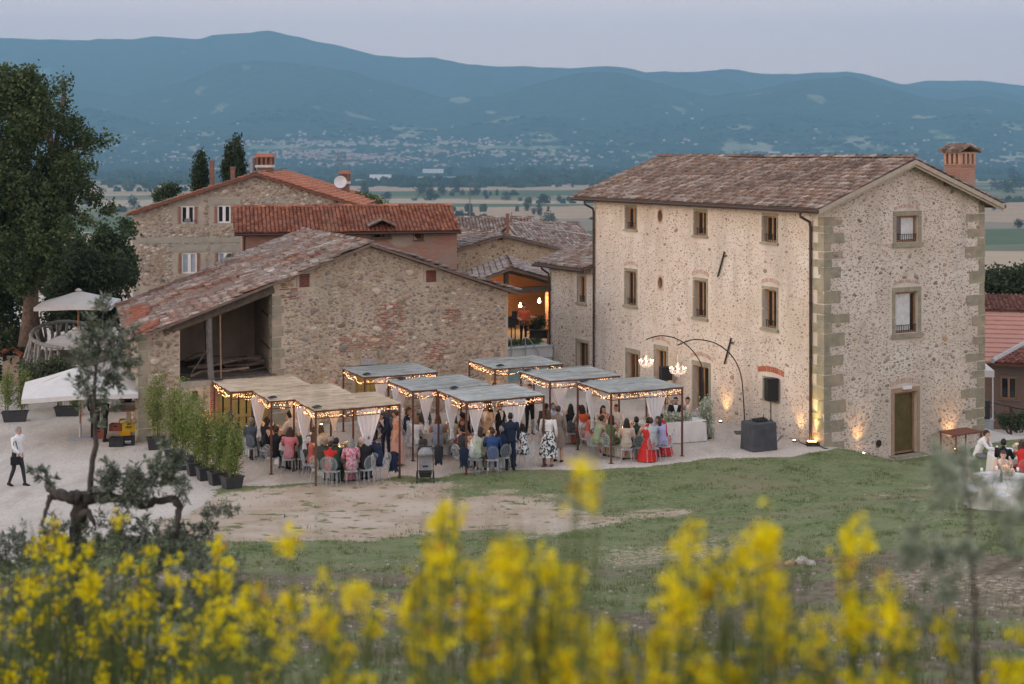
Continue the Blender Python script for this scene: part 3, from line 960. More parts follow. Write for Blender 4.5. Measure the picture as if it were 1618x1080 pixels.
for i,rr in enumerate(doors):
 dd=window_unit(villa,FF,rr,name='door',surround=.13,sill=False,rail=False,leaf='open',lintel=.2,door=True,glass=mat('dark_red_door',(.11,.05,.03),(.07,.03,.02),6,.5)if i==0 else None)
 hb=MB();block(hb,FF,rr[0]+.5,rr[0]+.53,1.0,1.3,-.15,-.12);hb.build('handle',M_IRON,dd)
window_unit(villa,FF,small_w,surround=.07,sill=True,rail=False,leaf='none')
for(s,z),hl in zip(ovals,ov_holes):
 o=MB();n=20;vs=[];fs=[]
 for k in range(n):
  a=2*PI*k/n
  for rr,out in((1.0,-.26),(1.0,.012),(1.32,.016),(1.34,-.02)):
   vs.append(FF.P(s+.155*rr*math.cos(a),z+.25*rr*math.sin(a),out))
 for k in range(n):
  k2=(k+1)%n
  for q in range(3):fs.append((k*4+q,k2*4+q,k2*4+q+1,k*4+q+1))
 o.add(vs,fs)
 fill=MB();vs=[];fs=[]
 sq=[]
 for k in range(n):
  a=2*PI*k/n
  c,d=math.cos(a),math.sin(a);m_=max(abs(c),abs(d))
  vs+=[FF.P(s+.155*1.2*c,z+.25*1.2*d,.001),FF.P(s+.222*c/m_,z+.302*d/m_,.001)]
 for k in range(n):
  k2=(k+1)%n;fs.append((2*k,2*k2,2*k2+1,2*k+1))
 fill.add(vs,fs)
 ow=o.build('oval_window',mat('oval_brick_rim',(.47,.33,.25),(.40,.27,.2),9,.9,bump=.3),villa,smooth=False)
 fill.build('mortar_bed',M_PLASTER_HOUSE,ow)
 p=MB();block(p,FF,s-.2,s+.2,z-.28,z+.28,-.25,-.2);p.build('pane',M_BEAM if z>5 else M_GLASS_DARK,ow)
r_=random.Random(3)
def arch(fr,rr,ex,up,rise,h):
 ab=MB();arch_bricks(ab,fr,rr[0]-ex,rr[1]+ex,rr[3]+up,rise,r_,h=h,col=((.54,.41,.33),(.50,.36,.28),(.57,.45,.37)))
 ab.build('relieving_arch',M_BRICK_PALE,villa,colors=True)
M_BRICK_PALE=M_BRICK_RED
for rr in front_open['mid']:arch(FF,rr,.15,.17,.13,.14)
for rr in doors[1:]:arch(FF,rr,.25,.26,.16,.14)
arch(FG,g_top,.1,.22,.10,.1)
arch(FG,g_mid,.1,.26,.10,.1)
arch(FG,g_door,.2,.24,.12,.16)
rb=MB();arch_bricks(rb,FF,small_w[0]-.35,small_w[1]+.35,small_w[3]+.16,.10,r_,h=.2,n=13,col=((.46,.17,.10),(.42,.15,.09),(.5,.21,.13)))
setp(rb.build('brick_arch',M_BRICK_RED,villa,colors=True),'red brick arch over the small window')
window_unit(villa,FG,g_top,surround=.17,sill=True,rail=True,leaf='none',curtain=(.35,.92),depth=.2)
window_unit(villa,FG,g_mid,surround=.17,sill=True,rail=True,leaf='none',curtain=(.02,.78),depth=.2)
gd=window_unit(villa,FG,g_door,name='door',surround=.17,sill=False,rail=False,leaf='none',door=True,depth=.2,glass=mat('olive_door_panel',(.115,.085,.03),(.085,.065,.025),4,.25,spec=.5),m_sur=mat('door_sandstone',(.36,.25,.17),(.29,.2,.14),4,.9,bump=.3))
st_=MB();block(st_,FG,g_door[0]-.25,g_door[1]+.25,g_door[2]-.18,g_door[2]+.0,-.15,.35);st_.build('step',M_QUOIN,gd)
vn=MB();s,z=FG.sz(1388,700)
vn.tube([FG.P(s,z,-.02),FG.P(s,z,.03)],.13,14);vn.build('vent',M_IRON,villa)
lm=MB();s,z=FG.sz(1431,613);block(lm,FG,s-.2,s+.2,z-.02,z+.09,0.03,.12);lm.build('wall_lamp',mat('white_lamp_glass',(.7,.7,.7),rough=.3),villa)
for(px,py,l_)in((1141,417,1.0),(1151.5,554,1.05)):
 a=MB();s,z=FF.sz(px,py)
 a.tube([FF.P(s+.22,z-.5*l_,.05),FF.P(s-.02,z,.07),FF.P(s-.20,z+.5*l_,.05)],.032,6)
 a.tube([FF.P(s-.12,z+.30*l_,.05),FF.P(s-.36,z+.36*l_,.06)],.022,6)
 a.build('wall_anchor',M_IRON,villa)
OV,OG,OFAR=.62,.42,.75
def rz(s):return EZ+.14+KS*s
e0=CORNER+U2*(-OV)-U1*OG+Vector((0,0,rz(-OV)));e1=CORNER+U2*(-OV)+U1*(LF+OFAR)+Vector((0,0,rz(-OV)))
r0=CORNER+U2*(LG/2)-U1*OG+Vector((0,0,rz(LG/2)));r1=CORNER+U2*(LG/2)+U1*(LF+OFAR)+Vector((0,0,rz(LG/2)))
q0=CORNER+U2*(LG+OV)-U1*OG+Vector((0,0,rz(-OV)));q1=CORNER+U2*(LG+OV)+U1*(LF+OFAR)+Vector((0,0,rz(-OV)))
roof=roof_patch(villa,(M_TILE,M_DECK),e0,e1,r0,r1,TILE_BROWN,21,singles=150,deck_name='roof',near='roof_tile',clusters=True,cl_scale=.8,wob=.03)
roof2=roof_patch(villa,(M_TILE,M_DECK),q0,q1,r0,r1,TILE_BROWN,22,deck_name='roof',near='roof_tile',clusters=True,cl_scale=.8)
ridge_row(roof,M_TILE,r0+Vector((0,0,.09)),r1+Vector((0,0,.09)),TILE_BROWN,23)
bb=MB()
for(a,b)in((e0,r0),(q0,r0)):
 d=(b-a)
 for(o0,o1,dz0,dz1)in((-.02,.035,-.19,-.03),(.036,.07,-.28,-.12)):
  vs=[]
  for p in(a,b):
   for o in(o0,o1):
    for dz in(dz0,dz1):vs.append(p+U1*o+Vector((0,0,dz)))
  bb.add(vs,[(0,1,3,2),(4,6,7,5),(0,4,5,1),(2,3,7,6),(1,5,7,3),(0,2,6,4)])
bb.build('barge_board',M_BARGE,roof)
for s in(.15,2.0,LG/2,6.05,LG-.15):
 p=MB();z=EZ+KS*min(s,LG-s)
 p.box((-.09,-.36,-.17),(.09,.3,.0),M=Matrix.Translation(FG.P(s,z+.02))@FG.M().to_3x3().to_4x4())
 p.build('purlin_end',M_BEAM,roof)
sb=MB()
for k in range(16):
 f=.4+k*(LF-.6)/15
 vs=[]
 for s in(-OV+.08,.05):
  for ff in(f-.045,f+.045):
   for dz in(-.20,-.105):vs.append(CORNER+U2*s+U1*ff+Vector((0,0,rz(s)+dz)))
 sb.add(vs,[(0,1,3,2),(4,6,7,5),(0,4,5,1),(2,3,7,6),(1,5,7,3),(0,2,6,4)])
sb.build('rafter_feet',M_BEAM,roof)
def gutter(parent,a,b,rad=.075):
 g=MB();g.tube([a,b],rad,8);return g.build('gutter',M_COPPER,parent)
def downpipe(parent,pts,rad=.05):
 g=MB();g.tube(pts,rad,8);o=g.build('downpipe',M_COPPER,parent)
 c=MB()
 p0,p1=Vector(pts[-2]),Vector(pts[-1])
 for t in(.1,.35,.6,.85):
  p=p0 .lerp(p1,t);c.tube([p+Vector((0,0,.03)),p-Vector((0,0,.03))],rad*1.25,8)
 c.build('pipe_bracket',M_COPPER,o)
 return o
gz=rz(-OV)-.10
gutter(villa,e0-U2*.06+Vector((0,0,-.1)),e1-U2*.06+Vector((0,0,-.1)))
gutter(villa,q0+U2*.06+Vector((0,0,-.1)),q1+U2*.06+Vector((0,0,-.1)))
def dp(f,ztop,out=.55,z_end=0.0):
 a=FF.P(f,ztop-.06,out);return[a,a+Vector((0,0,-.16)),FF.P(f,ztop-.42,.12),FF.P(f,ztop-.6,.08),FF.P(f,z_end,.08)]
downpipe(villa,dp(.62,gz))
downpipe(villa,dp(LF-.12,gz))
cp=CORNER+U2*7.5+U1*.62
cz=rz(LG-7.5)-.25
ch=MB();MC=Matrix.Translation(cp)@FG.M().to_3x3().to_4x4()
ch.box((-.40,-.4,cz),(.40,.4,cz+1.25),M=MC)
ch.box((-.44,-.44,cz+1.252),(.44,.44,cz+1.31),M=MC)
chim=ch.build('chimney',None or M_BRICK,villa)
wall_uv(chim.data,Frame(cp,U2,-U1))
cl=MB()
for a in(-.36,-.12,.12,.36):
 for b in(-.36,.36):cl.cbox((a,b,cz+1.51),(.12,.12,.39),M=MC)
for b in(-.12,.12):
 for a in(-.36,.36):cl.cbox((a,b,cz+1.51),(.12,.12,.39),M=MC)
cl.box((-.44,-.44,cz+1.71),(.44,.44,cz+1.76),M=MC)
cl.build('lantern_brick',mat('pale_chimney_brick',(.45,.28,.2),(.38,.23,.16),8,.9),chim)
ct=MB();zt=cz+1.762
for sg in(-1,1):
 vs=[MC@Vector(p)for p in((sg*.6,-.55,zt),(sg*.6,.55,zt),(0,.55,zt+.25),(0,-.55,zt+.25))]
 vs+=[v+Vector((0,0,.05))for v in vs]
 ct.add(vs,[(0,1,2,3),(7,6,5,4),(0,4,5,1),(1,5,6,2),(2,6,7,3),(3,7,4,0)],0,(.25,.17,.12))
 for k in range(5):
  for q in range(2):
   y=-.45+k*.225
   a,b=MC@Vector((sg*(.62-q*.3),y,zt+.05+q*.125)),MC@Vector((sg*(.30-q*.3),y,zt+.185+q*.125))
   ct.tube([a,b],[.085,.07],6,0,True,rnd.choice(TILE_BROWN))
ct.build('chimney_roof',M_TILE,chim,colors=True)
# -- low wing continuing the villa's front
wing=empty('low_wing',(0,0,0),'low pale stone wing with a tiled lean-to roof beside the villa','house')
mb=MB()
wall_sheet(mb,FF,LF+.02,AN,-.6,WZ,[wing_w,wing_d])
FE=Frame(FF.P(AN,0),U2,U1)
wall_sheet(mb,FE,0,7,-.6,WZ+2.2,[],[(-.3,1,WZ)])
wm=mb.build('wall',M_PLASTER_HOUSE,wing)
st=lay_stones(FF,LF+.1,AN-.05,0,WZ-.05,[(6,.11,.15),(50,.07,.11),(280,.04,.075),(1500,.022,.042)],14,(),[(a-.2,b+.2,c-.2,d+.25)for a,b,c,d in(wing_w,wing_d)],.72,1.15)
add_stones(FF,st,STONE_WARM,14,M_STONE,wm,singles=10,min_a=.12,height=.013,loose=.34)
window_unit(wing,FF,wing_w,surround=.1,rail=True,leaf='open')
window_unit(wing,FF,wing_d,name='door',surround=.13,sill=False,rail=False,leaf='open',door=True)
we0=FF.P(LF+.02,WZ+.02,.5);we1=FF.P(AN+.55,WZ+.02,.5)
wr0=FF.P(LF+.02,WZ+.02+7.5*.30,-7.0);wr1=FF.P(AN+.55,WZ+.02+7.5*.30,-7.0)
roof_patch(wing,(M_TILE,M_DECK),we0,we1,wr0,wr1,TILE_GREY,31,singles=60,deck_name='roof',near='roof_tile',clusters=True,wob=.05)
gutter(wing,we0+Vector((0,0,-.12))-U2*.05,we1+Vector((0,0,-.12))-U2*.05)
downpipe(wing,[FF.P(AN-.15,WZ-.12,.5),FF.P(AN-.15,WZ-.24,.5),FF.P(AN-.15,WZ-.5,.12),FF.P(AN-.15,WZ-.7,.08),FF.P(AN-.15,0,.08)])
# -- the old barn
barn=empty('barn',(0,0,0),'old rubble stone barn with an open timber loft and a lichened sagging tile roof','barn')
BA=Vector((-13.5,51.3,0))
FBN=Frame(BA,U2,-U1)
SB,SW,SP=15.4,5.1,1.55
SA=9.02
ZE,ZA=3.80,6.82
KB=(ZA-ZE)/SA
KB2=KB
bpl=[(-KB,1,ZE),(KB2,1,ZA+KB2*SA)]
b_w1=FBN.rect(473,433,489,454);b_w2=FBN.rect(673,427,690,446)
b_vent=FBN.rect(304,618,313,633)
b_d2=FBN.rect(561,581,603,640);b_d2=(b_d2[0],b_d2[1],-.05,b_d2[3])
LOFT=2.18
yd=(2.95,SW-.03,-.05,1.98)
mb=MB()
wall_sheet(mb,FBN,SW,SB,-.5,ZA+.1,[b_w1+(.10,),b_w2+(.10,),b_d2+(.22,)],bpl)
wall_sheet(mb,FBN,0,SP,-.5,ZA,[],[(-KB,1,ZE-.02)])
wall_sheet(mb,FBN,SP,SW,-.5,LOFT-.25,[yd+(.3,),b_vent+(.3,)]if b_vent[0]>SP else[yd+(.3,)])
Lr=Vector((-.30,.955,0)).normalized()
FL_=Frame(BA,Lr,Vector((-.955,-.30,0)))
latt=(1.15,1.75,2.05,3.45)
wall_sheet(mb,FL_,0,12.5,-.5,ZE-.05,[latt+(.12,)])
FI=Frame(FBN.P(SW,0),Lr,-U2)
wall_sheet(mb,FI,0,6,-.5,ZA,[],[(-.02,1,ZE+KB*SW)])
FI2=Frame(FBN.P(SP,0),Lr,U2)
wall_sheet(mb,FI2,0,.55,-.5,ZA,[],[(0,1,ZE+KB*SP-.1)])
FIB=Frame(FBN.P(0,0)+Lr*5.2,U2,-U1)
wall_sheet(mb,FIB,-.2,SW,-.5,ZA,[],[(-KB,1,ZE)])
FRB=Frame(FBN.P(SB,0),Vector((-.39,.92,0)),U2)
wall_sheet(mb,FRB,0,10,-.5,ZA-KB2*(SB-SA),[])
FBB=Frame(FBN.P(0,0)+Lr*12.4,U2,U1)
wall_sheet(mb,FBB,0,SB-2,-.5,ZA,[],bpl)
bw=mb.build('wall',M_BARN,barn)
holes=[(a-.18,b+.18,c-.1,d+.16)for a,b,c,d in(b_w1,b_w2)]+[(b_d2[0]-.1,b_d2[1]+.1,0,b_d2[3]+.3)]
st=lay_stones(FBN,SW+.45,SB-.05,-.2,6.8,[(90,.13,.22),(520,.085,.14),(1700,.055,.09),(3000,.028,.055)],41,bpl,holes,.54,.92)
add_stones(FBN,st,STONE_BARN,41,M_STONE,bw,singles=190,min_a=.115,height=.034,loose=.42)
st=lay_stones(FBN,.42,SP-.02,-.2,4.2,[(22,.12,.2),(70,.08,.12),(140,.04,.08)],42,[(-KB,1,ZE-.05)],(),.6,.92)
st+=lay_stones(FBN,SP,yd[0]-.3,-.2,LOFT-.3,[(16,.12,.2),(60,.07,.12),(110,.04,.07)],43,(),[(b_vent[0]-.1,b_vent[1]+.1,b_vent[2]-.1,b_vent[3]+.1)],.6,.92)
add_stones(FBN,st,STONE_BARN,44,M_STONE,bw,singles=36,min_a=.12,height=.05)
st=lay_stones(FL_,.5,12,0,ZE-.1,[(120,.09,.16),(300,.05,.09)],45,(),[latt],.62,1.05)
add_stones(FL_,st,STONE_BARN,45,M_STONE,bw,singles=0,height=.03)
r_=random.Random(8)
def corner_stack(fr,s_edge,sgn,z0,z1,m_,wmin=.32,wmax=.6,parent=bw,wrap=.3):
 z=z0;k=0
 while z<z1:
  h=min(r_.uniform(.28,.5),z1-z+.05);w_=r_.uniform(.45,wmax)if k%2 else r_.uniform(wmin,.42)
  q=MB()
  a,b=(s_edge-.012,s_edge+w_)if sgn>0 else(s_edge-w_,s_edge+.012)
  block(q,fr,a,b,z+.012,z+h-.012,-wrap,r_.uniform(.012,.03),jit=.012,r_=r_)
  q.build('quoin_stone',m_,parent)
  z+=h;k+=1
corner_stack(FBN,0,1,-.3,ZE-.1,M_QUOIN)
corner_stack(FBN,SW,1,-.2,ZE+KB*SW-.5,M_QUOIN)
for nm,rr in(('blocked_window',b_w1),('blocked_window',b_w2)):
 q=MB();r2=random.Random(int(rr[0]*100))
 nrow=8;nc_=3
 for i in range(nrow):
  for j in range(nc_):
   off=.5*(i%2)
   a=rr[0]+(rr[1]-rr[0])*max(0,(j-off*.6))/nc_;b=rr[0]+(rr[1]-rr[0])*min(1,(j+1-off*.6 if j<nc_-1 else 1)/nc_)if j<nc_-1 else rr[1]
   block(q,FBN,a+.006,b-.006,rr[2]+(rr[3]-rr[2])*i/nrow+.006,rr[2]+(rr[3]-rr[2])*(i+1)/nrow-.006,-.10,-.06+r2 .uniform(-.01,.01),0,0,None,(.22*r2 .uniform(.8,1.2),.085*r2 .uniform(.8,1.2),.06))
 w_=q.build(nm,M_BRICK_RED,barn,colors=True)
 fr_=MB()
 block(fr_,FBN,rr[0]-.16,rr[1]+.16,rr[3],rr[3]+.12,-.05,.05,jit=.01)
 block(fr_,FBN,rr[0]-.13,rr[0],rr[2],rr[3],-.08,.025,jit=.01);block(fr_,FBN,rr[1],rr[1]+.13,rr[2],rr[3],-.08,.025,jit=.01)
 fr_.build('window_surround',mat('lime_surround',(.42,.36,.28),(.34,.29,.22),5,.95,bump=.4),w_)
r2=random.Random(31)
def brick_patch(s0,s1,z0,z1,n,col=(.36,.17,.115)):
 q=MB()
 for _ in range(n):
  s=r2 .uniform(s0,s1);z=round(r2 .uniform(z0,z1)/.075)*.075
  k=r2 .uniform(.75,1.2)
  block(q,FBN,s,s+r2 .uniform(.16,.26),z,z+.062,-.02,r2 .uniform(.012,.026),0,.004,r2,(col[0]*k,col[1]*k,col[2]*k))
 setp(q.build('brick_patch',M_BRICK_RED,bw,colors=True),'patch of thin red bricks in the rubble',kind='stuff')
c1,z1=FBN.sz(615,500);brick_patch(c1-.65,c1+.5,z1-.55,z1+.5,90)
c1,z1=FBN.sz(590,548);brick_patch(c1-1.5,c1+1.1,z1-.15,z1+.45,150,(.38,.22,.155))
c1,z1=FBN.sz(452,452);brick_patch(c1-.3,c1+.3,z1-.5,z1+.3,40)
c1,z1=FBN.sz(712,500);brick_patch(c1-.4,c1+.3,z1-.4,z1+.3,40)
c1,z1=FBN.sz(690,555);brick_patch(c1-.6,c1+.3,z1-.4,z1+.3,50)
for px in(564,600):
 q=MB();s,z=FBN.sz(px,558);block(q,FBN,s-.1,s+.1,z-.17,z+.14,-.05,.16,jit=.02);q.build('stone_bracket',M_QUOIN,barn)
q=MB();s,z=FBN.sz(582,571);block(q,FBN,s-.32,s+.32,z-.11,z+.11,0,.05);q.build('plaque',mat('grey_plaque',(.36,.36,.37),(.28,.28,.29),9,.7),barn)
q=MB();block(q,FBN,b_d2[0]-.25,b_d2[1]+.25,b_d2[3]+.002,b_d2[3]+.1,-.2,.035,jit=.006);q.build('door_lintel',M_LATH,barn)
M_YELLOW=mat('yellow_painted_board',(.40,.29,.085),(.31,.22,.065),5,.7,bump=.2,bscale=20)
def yellow_door(rr,n,gaps,dz=0.0):
 t=MB();block(t,FBN,rr[0],rr[1],rr[2],rr[3],-.36,-.27)  # near-black backing paints the shade seen between the boards
 d=t.build('yellow_door',M_DARK,barn)
 for k in range(n):
  a=rr[0]+(rr[1]-rr[0])*k/n;b=rr[0]+(rr[1]-rr[0])*(k+1)/n
  q=MB();block(q,FBN,a+gaps,b-gaps,rr[2]+.06,rr[3]-.03-rnd.uniform(0,.05),-.25,-.21)
  q.build('board',M_YELLOW,d)
 for z in(.55,1.45):
  q=MB();block(q,FBN,rr[0]+.03,rr[1]-.03,z,z+.11,-.208,-.18);q.build('cross_board',M_YELLOW,d)
yellow_door(yd,7,.035);yellow_door(b_d2,6,.006)
q=MB()
r2=random.Random(4)
for i in range(26):
 z=i*.075
 for j in range(2):
  a=yd[0]-.27+(.135*j if i%2 else(.0 if j==0 else.09))
  b=yd[0]-.27+((.135*(j+1))if i%2 else(.085 if j==0 else.27))
  k=r2 .uniform(.8,1.2)
  block(q,FBN,a+.004,b-.004,z+.004,z+.071,-.2,.03,0,.004,r2,(.34*k,.135*k,.085*k))
setp(q.build('brick_pier',M_BRICK_RED,barn,colors=True),kind='stuff')
q=MB()
for i in range(9):
 z=latt[2]+(latt[3]-latt[2])*i/9
 for j in range(4):
  a=latt[0]+(latt[1]-latt[0])*(j+.5*(i%2))/4
  block(q,FL_,a,min(a+.09,latt[1]),z+.01,z+.11,-.10,.005,0,0,None,(.38,.19,.12))
setp(q.build('brick_lattice',M_BRICK_RED,barn,colors=True),kind='stuff')
q=MB()
for k in range(11):
 f=.05+k*.47
 a=FBN.P(SP+.02,LOFT-.12)+Lr*f;b=FBN.P(SW-.02,LOFT-.12)+Lr*f
 vs=[]
 for dz in(0,.05):
  vs+=[a+Vector((0,0,dz)),b+Vector((0,0,dz)),b+Lr*.44+Vector((0,0,dz)),a+Lr*.44+Vector((0,0,dz))]
 q=MB();q.add(vs,[(3,2,1,0),(4,5,6,7),(0,1,5,4),(1,2,6,5),(2,3,7,6),(3,0,4,7)])
 q.build('floor_plank',M_LATH,barn)
q=MB();q.tube([FBN.P(2.75,LOFT-.25,.02),FBN.P(4.0,LOFT-.23,.03),FBN.P(SW+.12,LOFT-.20,.02)],[.13,.14,.15],7);q.build('loft_beam',M_LATH,barn)
q=MB();block(q,FBN,SP-.02,2.85,LOFT-.33,LOFT-.1,-.4,.03,jit=.01);q.build('sill_stone',mat('pale_sill_stone',(.36,.33,.28),(.28,.26,.22),5,.9,bump=.4),barn)
def rake(s):return ZE+KB*s
q=MB();q.tube([FBN.P(.95,rake(.95)-.20,-.08),FBN.P(SW+.05,rake(SW)-.20,-.08)],[.16,.19],7);q.build('rake_beam',M_LATH,barn)
s_post=FBN.s_of(333)
q=MB();q.tube([FBN.P(s_post+.03,LOFT-.1,-.02),FBN.P(s_post-.03,3.1,-.04),FBN.P(s_post-.05,rake(s_post)-.32,-.06)],[.125,.115,.12],6);q.build('loft_post',mat('grey_loft_post',(.19,.18,.17),(.12,.11,.1),6,.9,bump=.4),barn)
s_p2=FBN.s_of(350)
q=MB();q.tube([FBN.P(s_p2,LOFT-.2,-.05),FBN.P(s_p2-.02,rake(s_p2)-.3,-.1)],.03,6);q.build('thin_pole',mat('pale_pole',(.34,.22,.15),(.26,.17,.11),6,.9),barn)
q=MB();q.tube([FBN.P(2.9,LOFT,0)+Lr*2.6,FBN.P(2.8,rake(2.8)-.2,0)+Lr*2.6],[.13,.11],6);q.build('loft_post',M_LATH,barn)
for k,z in enumerate((3.0,4.2)):
 q=MB();q.tube([FI.P(.2,z,.05),FI.P(2.6,z+.05,.05)],.03,5);q.build('wall_batten',M_LATH,barn)
r2=random.Random(77)
for k in range(26):
 s=r2 .uniform(SP+.2,SW-.9);f=r2 .uniform(.2,3.4);L=r2 .uniform(.9,2.2);a=r2 .uniform(-.5,.5)
 p=FBN.P(s,LOFT+.02+r2 .uniform(0,.28))+Lr*f
 e=p+(U2*math.cos(a)+Lr*math.sin(a))*min(L,(SW-s-.15)/max(.3,math.cos(a)))+Vector((0,0,r2 .uniform(-.02,.18)))
 q=MB();m_=p.lerp(e,.5)+Vector((0,0,r2 .uniform(-.06,.08)))+Lr*r2 .uniform(-.1,.1)
 rr=r2 .uniform(.025,.065)
 q.tube([p,m_,e],[rr,rr*.9,rr*.7],6)
 setp(q.build('log',mat('old_log',(.17,.125,.09),(.11,.08,.06),8,.9,obj_random=.3)if k==0 else bpy.data.materials['old_log']),('thick ' if rr>.052 else 'slim ' if rr<.036 else 'middling ')+('long' if L>1.6 else 'short')+' old pole lying '+('at the front' if f<1.1 else 'at the back' if f>2.3 else 'in the middle')+(' left' if s<2.6 else ' right' if s>3.5 else ' centre')+' of the barn loft pile','log','old poles and logs heaped in the barn loft')
q=MB();q.tube([FBN.P(SP+.5,LOFT,0)+Lr*1.0,FBN.P(SP+1.25,LOFT+.95,0)+Lr*1.4],.028,6)
setp(q.build('pole',bpy.data.materials['old_log']),'thin pole leaning aslant in the open barn loft','pole')
ov=.45;kz=.12
EFp=FBN.P(-ov,ZE-KB*ov+kz,.38);RFp=FBN.P(SA,ZA+kz,.38);QFp=FBN.P(SB+.35,ZA-KB2*(SB+.35-SA)+kz,.38)
EBp=at(186,484,62.9);RBp=at(480,366.5,64.6)
EBp.z=EFp.z-.05;RBp.z=RFp.z
QBp=QFp+(RBp-RFp)
broof=roof_patch(barn,(M_TILE,M_DECK),EFp,EBp,RFp,RBp,TILE_OLD,51,singles=190,deck_name='roof',near='roof_tile',wob=.16,ragged=.05,clusters=True,cl_scale=.75,jit=1.7)
broof2=roof_patch(barn,(M_TILE,M_DECK),QFp,QBp,RFp,RBp,TILE_OLD,52,singles=60,deck_name='roof',near='roof_tile',wob=.1,clusters=True,cl_scale=.6,jit=1.5)
ridge_row(broof,M_TILE,RFp+Vector((0,0,.07)),RBp+Vector((0,0,.07)),TILE_OLD,53,r=.14)
q=MB()
for j in range(2):
 for i in range(46):
  t=.05+.86*i/46;v=.05+j*.042+.02*math.sin(i*.3)
  p=(EFp*(1-t)+EBp*t)*(1-v)+(RFp*(1-t)+RBp*t)*v
  up=(RFp-EFp).normalized();x=Lr
  n_=x.cross(up).normalized();n_=n_ if n_.z>0 else-n_
  p+=n_*.035
  k=rnd.uniform(.8,1.15)
  q.tube([p-up*.20,p+up*.22],[.09,.075],7,0,True,(.27*k,.105*k,.065*k))
setp(q.build('patched_tiles',M_TILE,broof,colors=True),'row of newer orange tiles near the eave',kind='stuff')
for px,py,c,h in((364,409,(.055,.10,.035),.42),(400,424,(.20,.24,.03),.26)):
 t_=RFp.lerp(EFp,0);
 base=at(px,py+4,56.5)
 n_=(EBp-EFp).cross(RFp-EFp).normalized()
 d_=(base-Vector((0,0,CAM_H))).normalized()
 cam0=Vector((0,0,CAM_H));tt=(EFp-cam0).dot(n_)/d_.dot(n_)
 base=cam0+d_*tt
 q=MB()
 for k in range(160):
  a=rnd.uniform(0,2*PI);rr=rnd.uniform(.02,.26);z=rnd.uniform(.02,h)*(1-rr*1.6)
  p=base+Vector((math.cos(a)*rr,math.sin(a)*rr,z));s=.045
  d1=Vector((rnd.gauss(0,1),rnd.gauss(0,1),rnd.gauss(0,1))).normalized()*s;d2=d1 .orthogonal().normalized()*s*.6
  q.add([p-d1,p+d2,p+d1,p-d2],[(0,1,2,3)])
 lab='grey green weed tuft growing on the barn roof' if h>.3 else 'small yellow green weed tuft on the barn roof'
 setp(q.build('roof_weed',mat('roof_weed_leaf',c,tuple(x*.6 for x in c),9,.8,trans=.25)),lab,'weed')
# -- long red brick house behind the barn
rh=empty('brick_house',(0,0,0),'long low red brick house with a red tile roof behind the barn','house')
dR=Vector((.98,.2,0)).normalized();nR=Vector((.2,-.98,0)).normalized()
RO=Vector(((383-809)/FPX*72,72,0))
FRD=Frame(RO,dR,nR);LR=FRD.s_of(722)
zr0=6.45
mb=MB()
r_win=FRD.rect(654,362,668,379);r_dorm=FRD.rect(591,360,614,374)
wall_sheet(mb,FRD,0,LR,-.5,zr0,[r_win,r_dorm])
wall_sheet(mb,Frame(RO,-nR,-dR),0,5.6,-.5,zr0+1,[],[(-.36,1,zr0),(.36,1,zr0+.36*5.6)])
wall_sheet(mb,Frame(FRD.P(LR,0),-nR,dR),0,5.6,-.5,zr0+1,[],[(-.36,1,zr0),(.36,1,zr0+.36*5.6)])
rw=mb.build('wall',M_BRICK,rh);wall_uv(rw.data,FRD)
a0=FRD.P(-.4,zr0-.02,.45);a1=FRD.P(LR+.15,zr0-.02,.45);b0=FRD.P(-.4,zr0+.36*2.8+.14,-2.8);b1=FRD.P(LR+.15,zr0+.36*2.8+.14,-2.8)
c0=FRD.P(-.4,zr0-.02,-6.05);c1=FRD.P(LR+.15,zr0-.02,-6.05)
rr_=roof_patch(rh,(M_TILE,M_DECK_RED),a0,a1,b0,b1,TILE_RED,61,singles=0,pitch=.2,expo=.30,deck_name='roof',near='roof_tile',wob=.03,clusters=True,cl_scale=.8,ragged=.012,jit=.7)
roof_patch(rh,(M_TILE,M_DECK_RED),c0,c1,b0,b1,TILE_RED,62,pitch=.24,deck_name='roof',clusters=True)
ridge_row(rr_,M_TILE,b0+Vector((0,0,.06)),b1+Vector((0,0,.06)),TILE_RED,63,step=.4)
gutter(rh,a0+Vector((0,0,-.10)),a1+Vector((0,0,-.10)),.06)
downpipe(rh,[FRD.P(.1,zr0-.1,.4),FRD.P(.1,zr0-.3,.1),FRD.P(.1,zr0-.5,.08),FRD.P(.1,0,.08)],.05)
window_unit(rh,FRD,r_win,surround=.05,rail=False,leaf='none',m_sur=mat('rusty_shutter_trim',(.16,.07,.045),(.1,.05,.035),5,.9),glass=mat('rusty_shutter',(.13,.045,.03),(.1,.035,.025),5,.8))
dm=MB()
wz0,wz1=r_dorm[2],r_dorm[3]
for s in(r_dorm[0]-.08,(r_dorm[0]+r_dorm[1])/2-.06,r_dorm[1]+.0):block(dm,FRD,s,s+.09,wz0,wz1+.05,-.1,.22)
block(dm,FRD,r_dorm[0]-.15,r_dorm[1]+.15,wz0-.08,wz0-.002,-.1,.3)
dmo=dm.build('gabled_opening',M_BEAM,rh)
dr=MB();mid=(r_dorm[0]+r_dorm[1])/2
for sg in(-1,1):
 vs=[FRD.P(mid,wz1+.42,.55),FRD.P(mid+sg*.72,wz1+.08,.55),FRD.P(mid+sg*.72,wz1+.08,-1.0),FRD.P(mid,wz1+.42,-1.0)]
 vs+=[v+Vector((0,0,.07))for v in vs]
 dr.add(vs,[(0,1,2,3),(7,6,5,4),(0,4,5,1),(1,5,6,2),(2,6,7,3),(3,7,4,0)],0,(.24,.13,.09))
 for k in range(4):
  o=.45-k*.26
  dr.tube([FRD.P(mid+sg*.74,wz1+.14,o),FRD.P(mid+sg*.04,wz1+.48,o)],[.08,.07],6,0,True,rnd.choice(TILE_BROWN))
dr.build('opening_roof',M_TILE,dmo,colors=True)
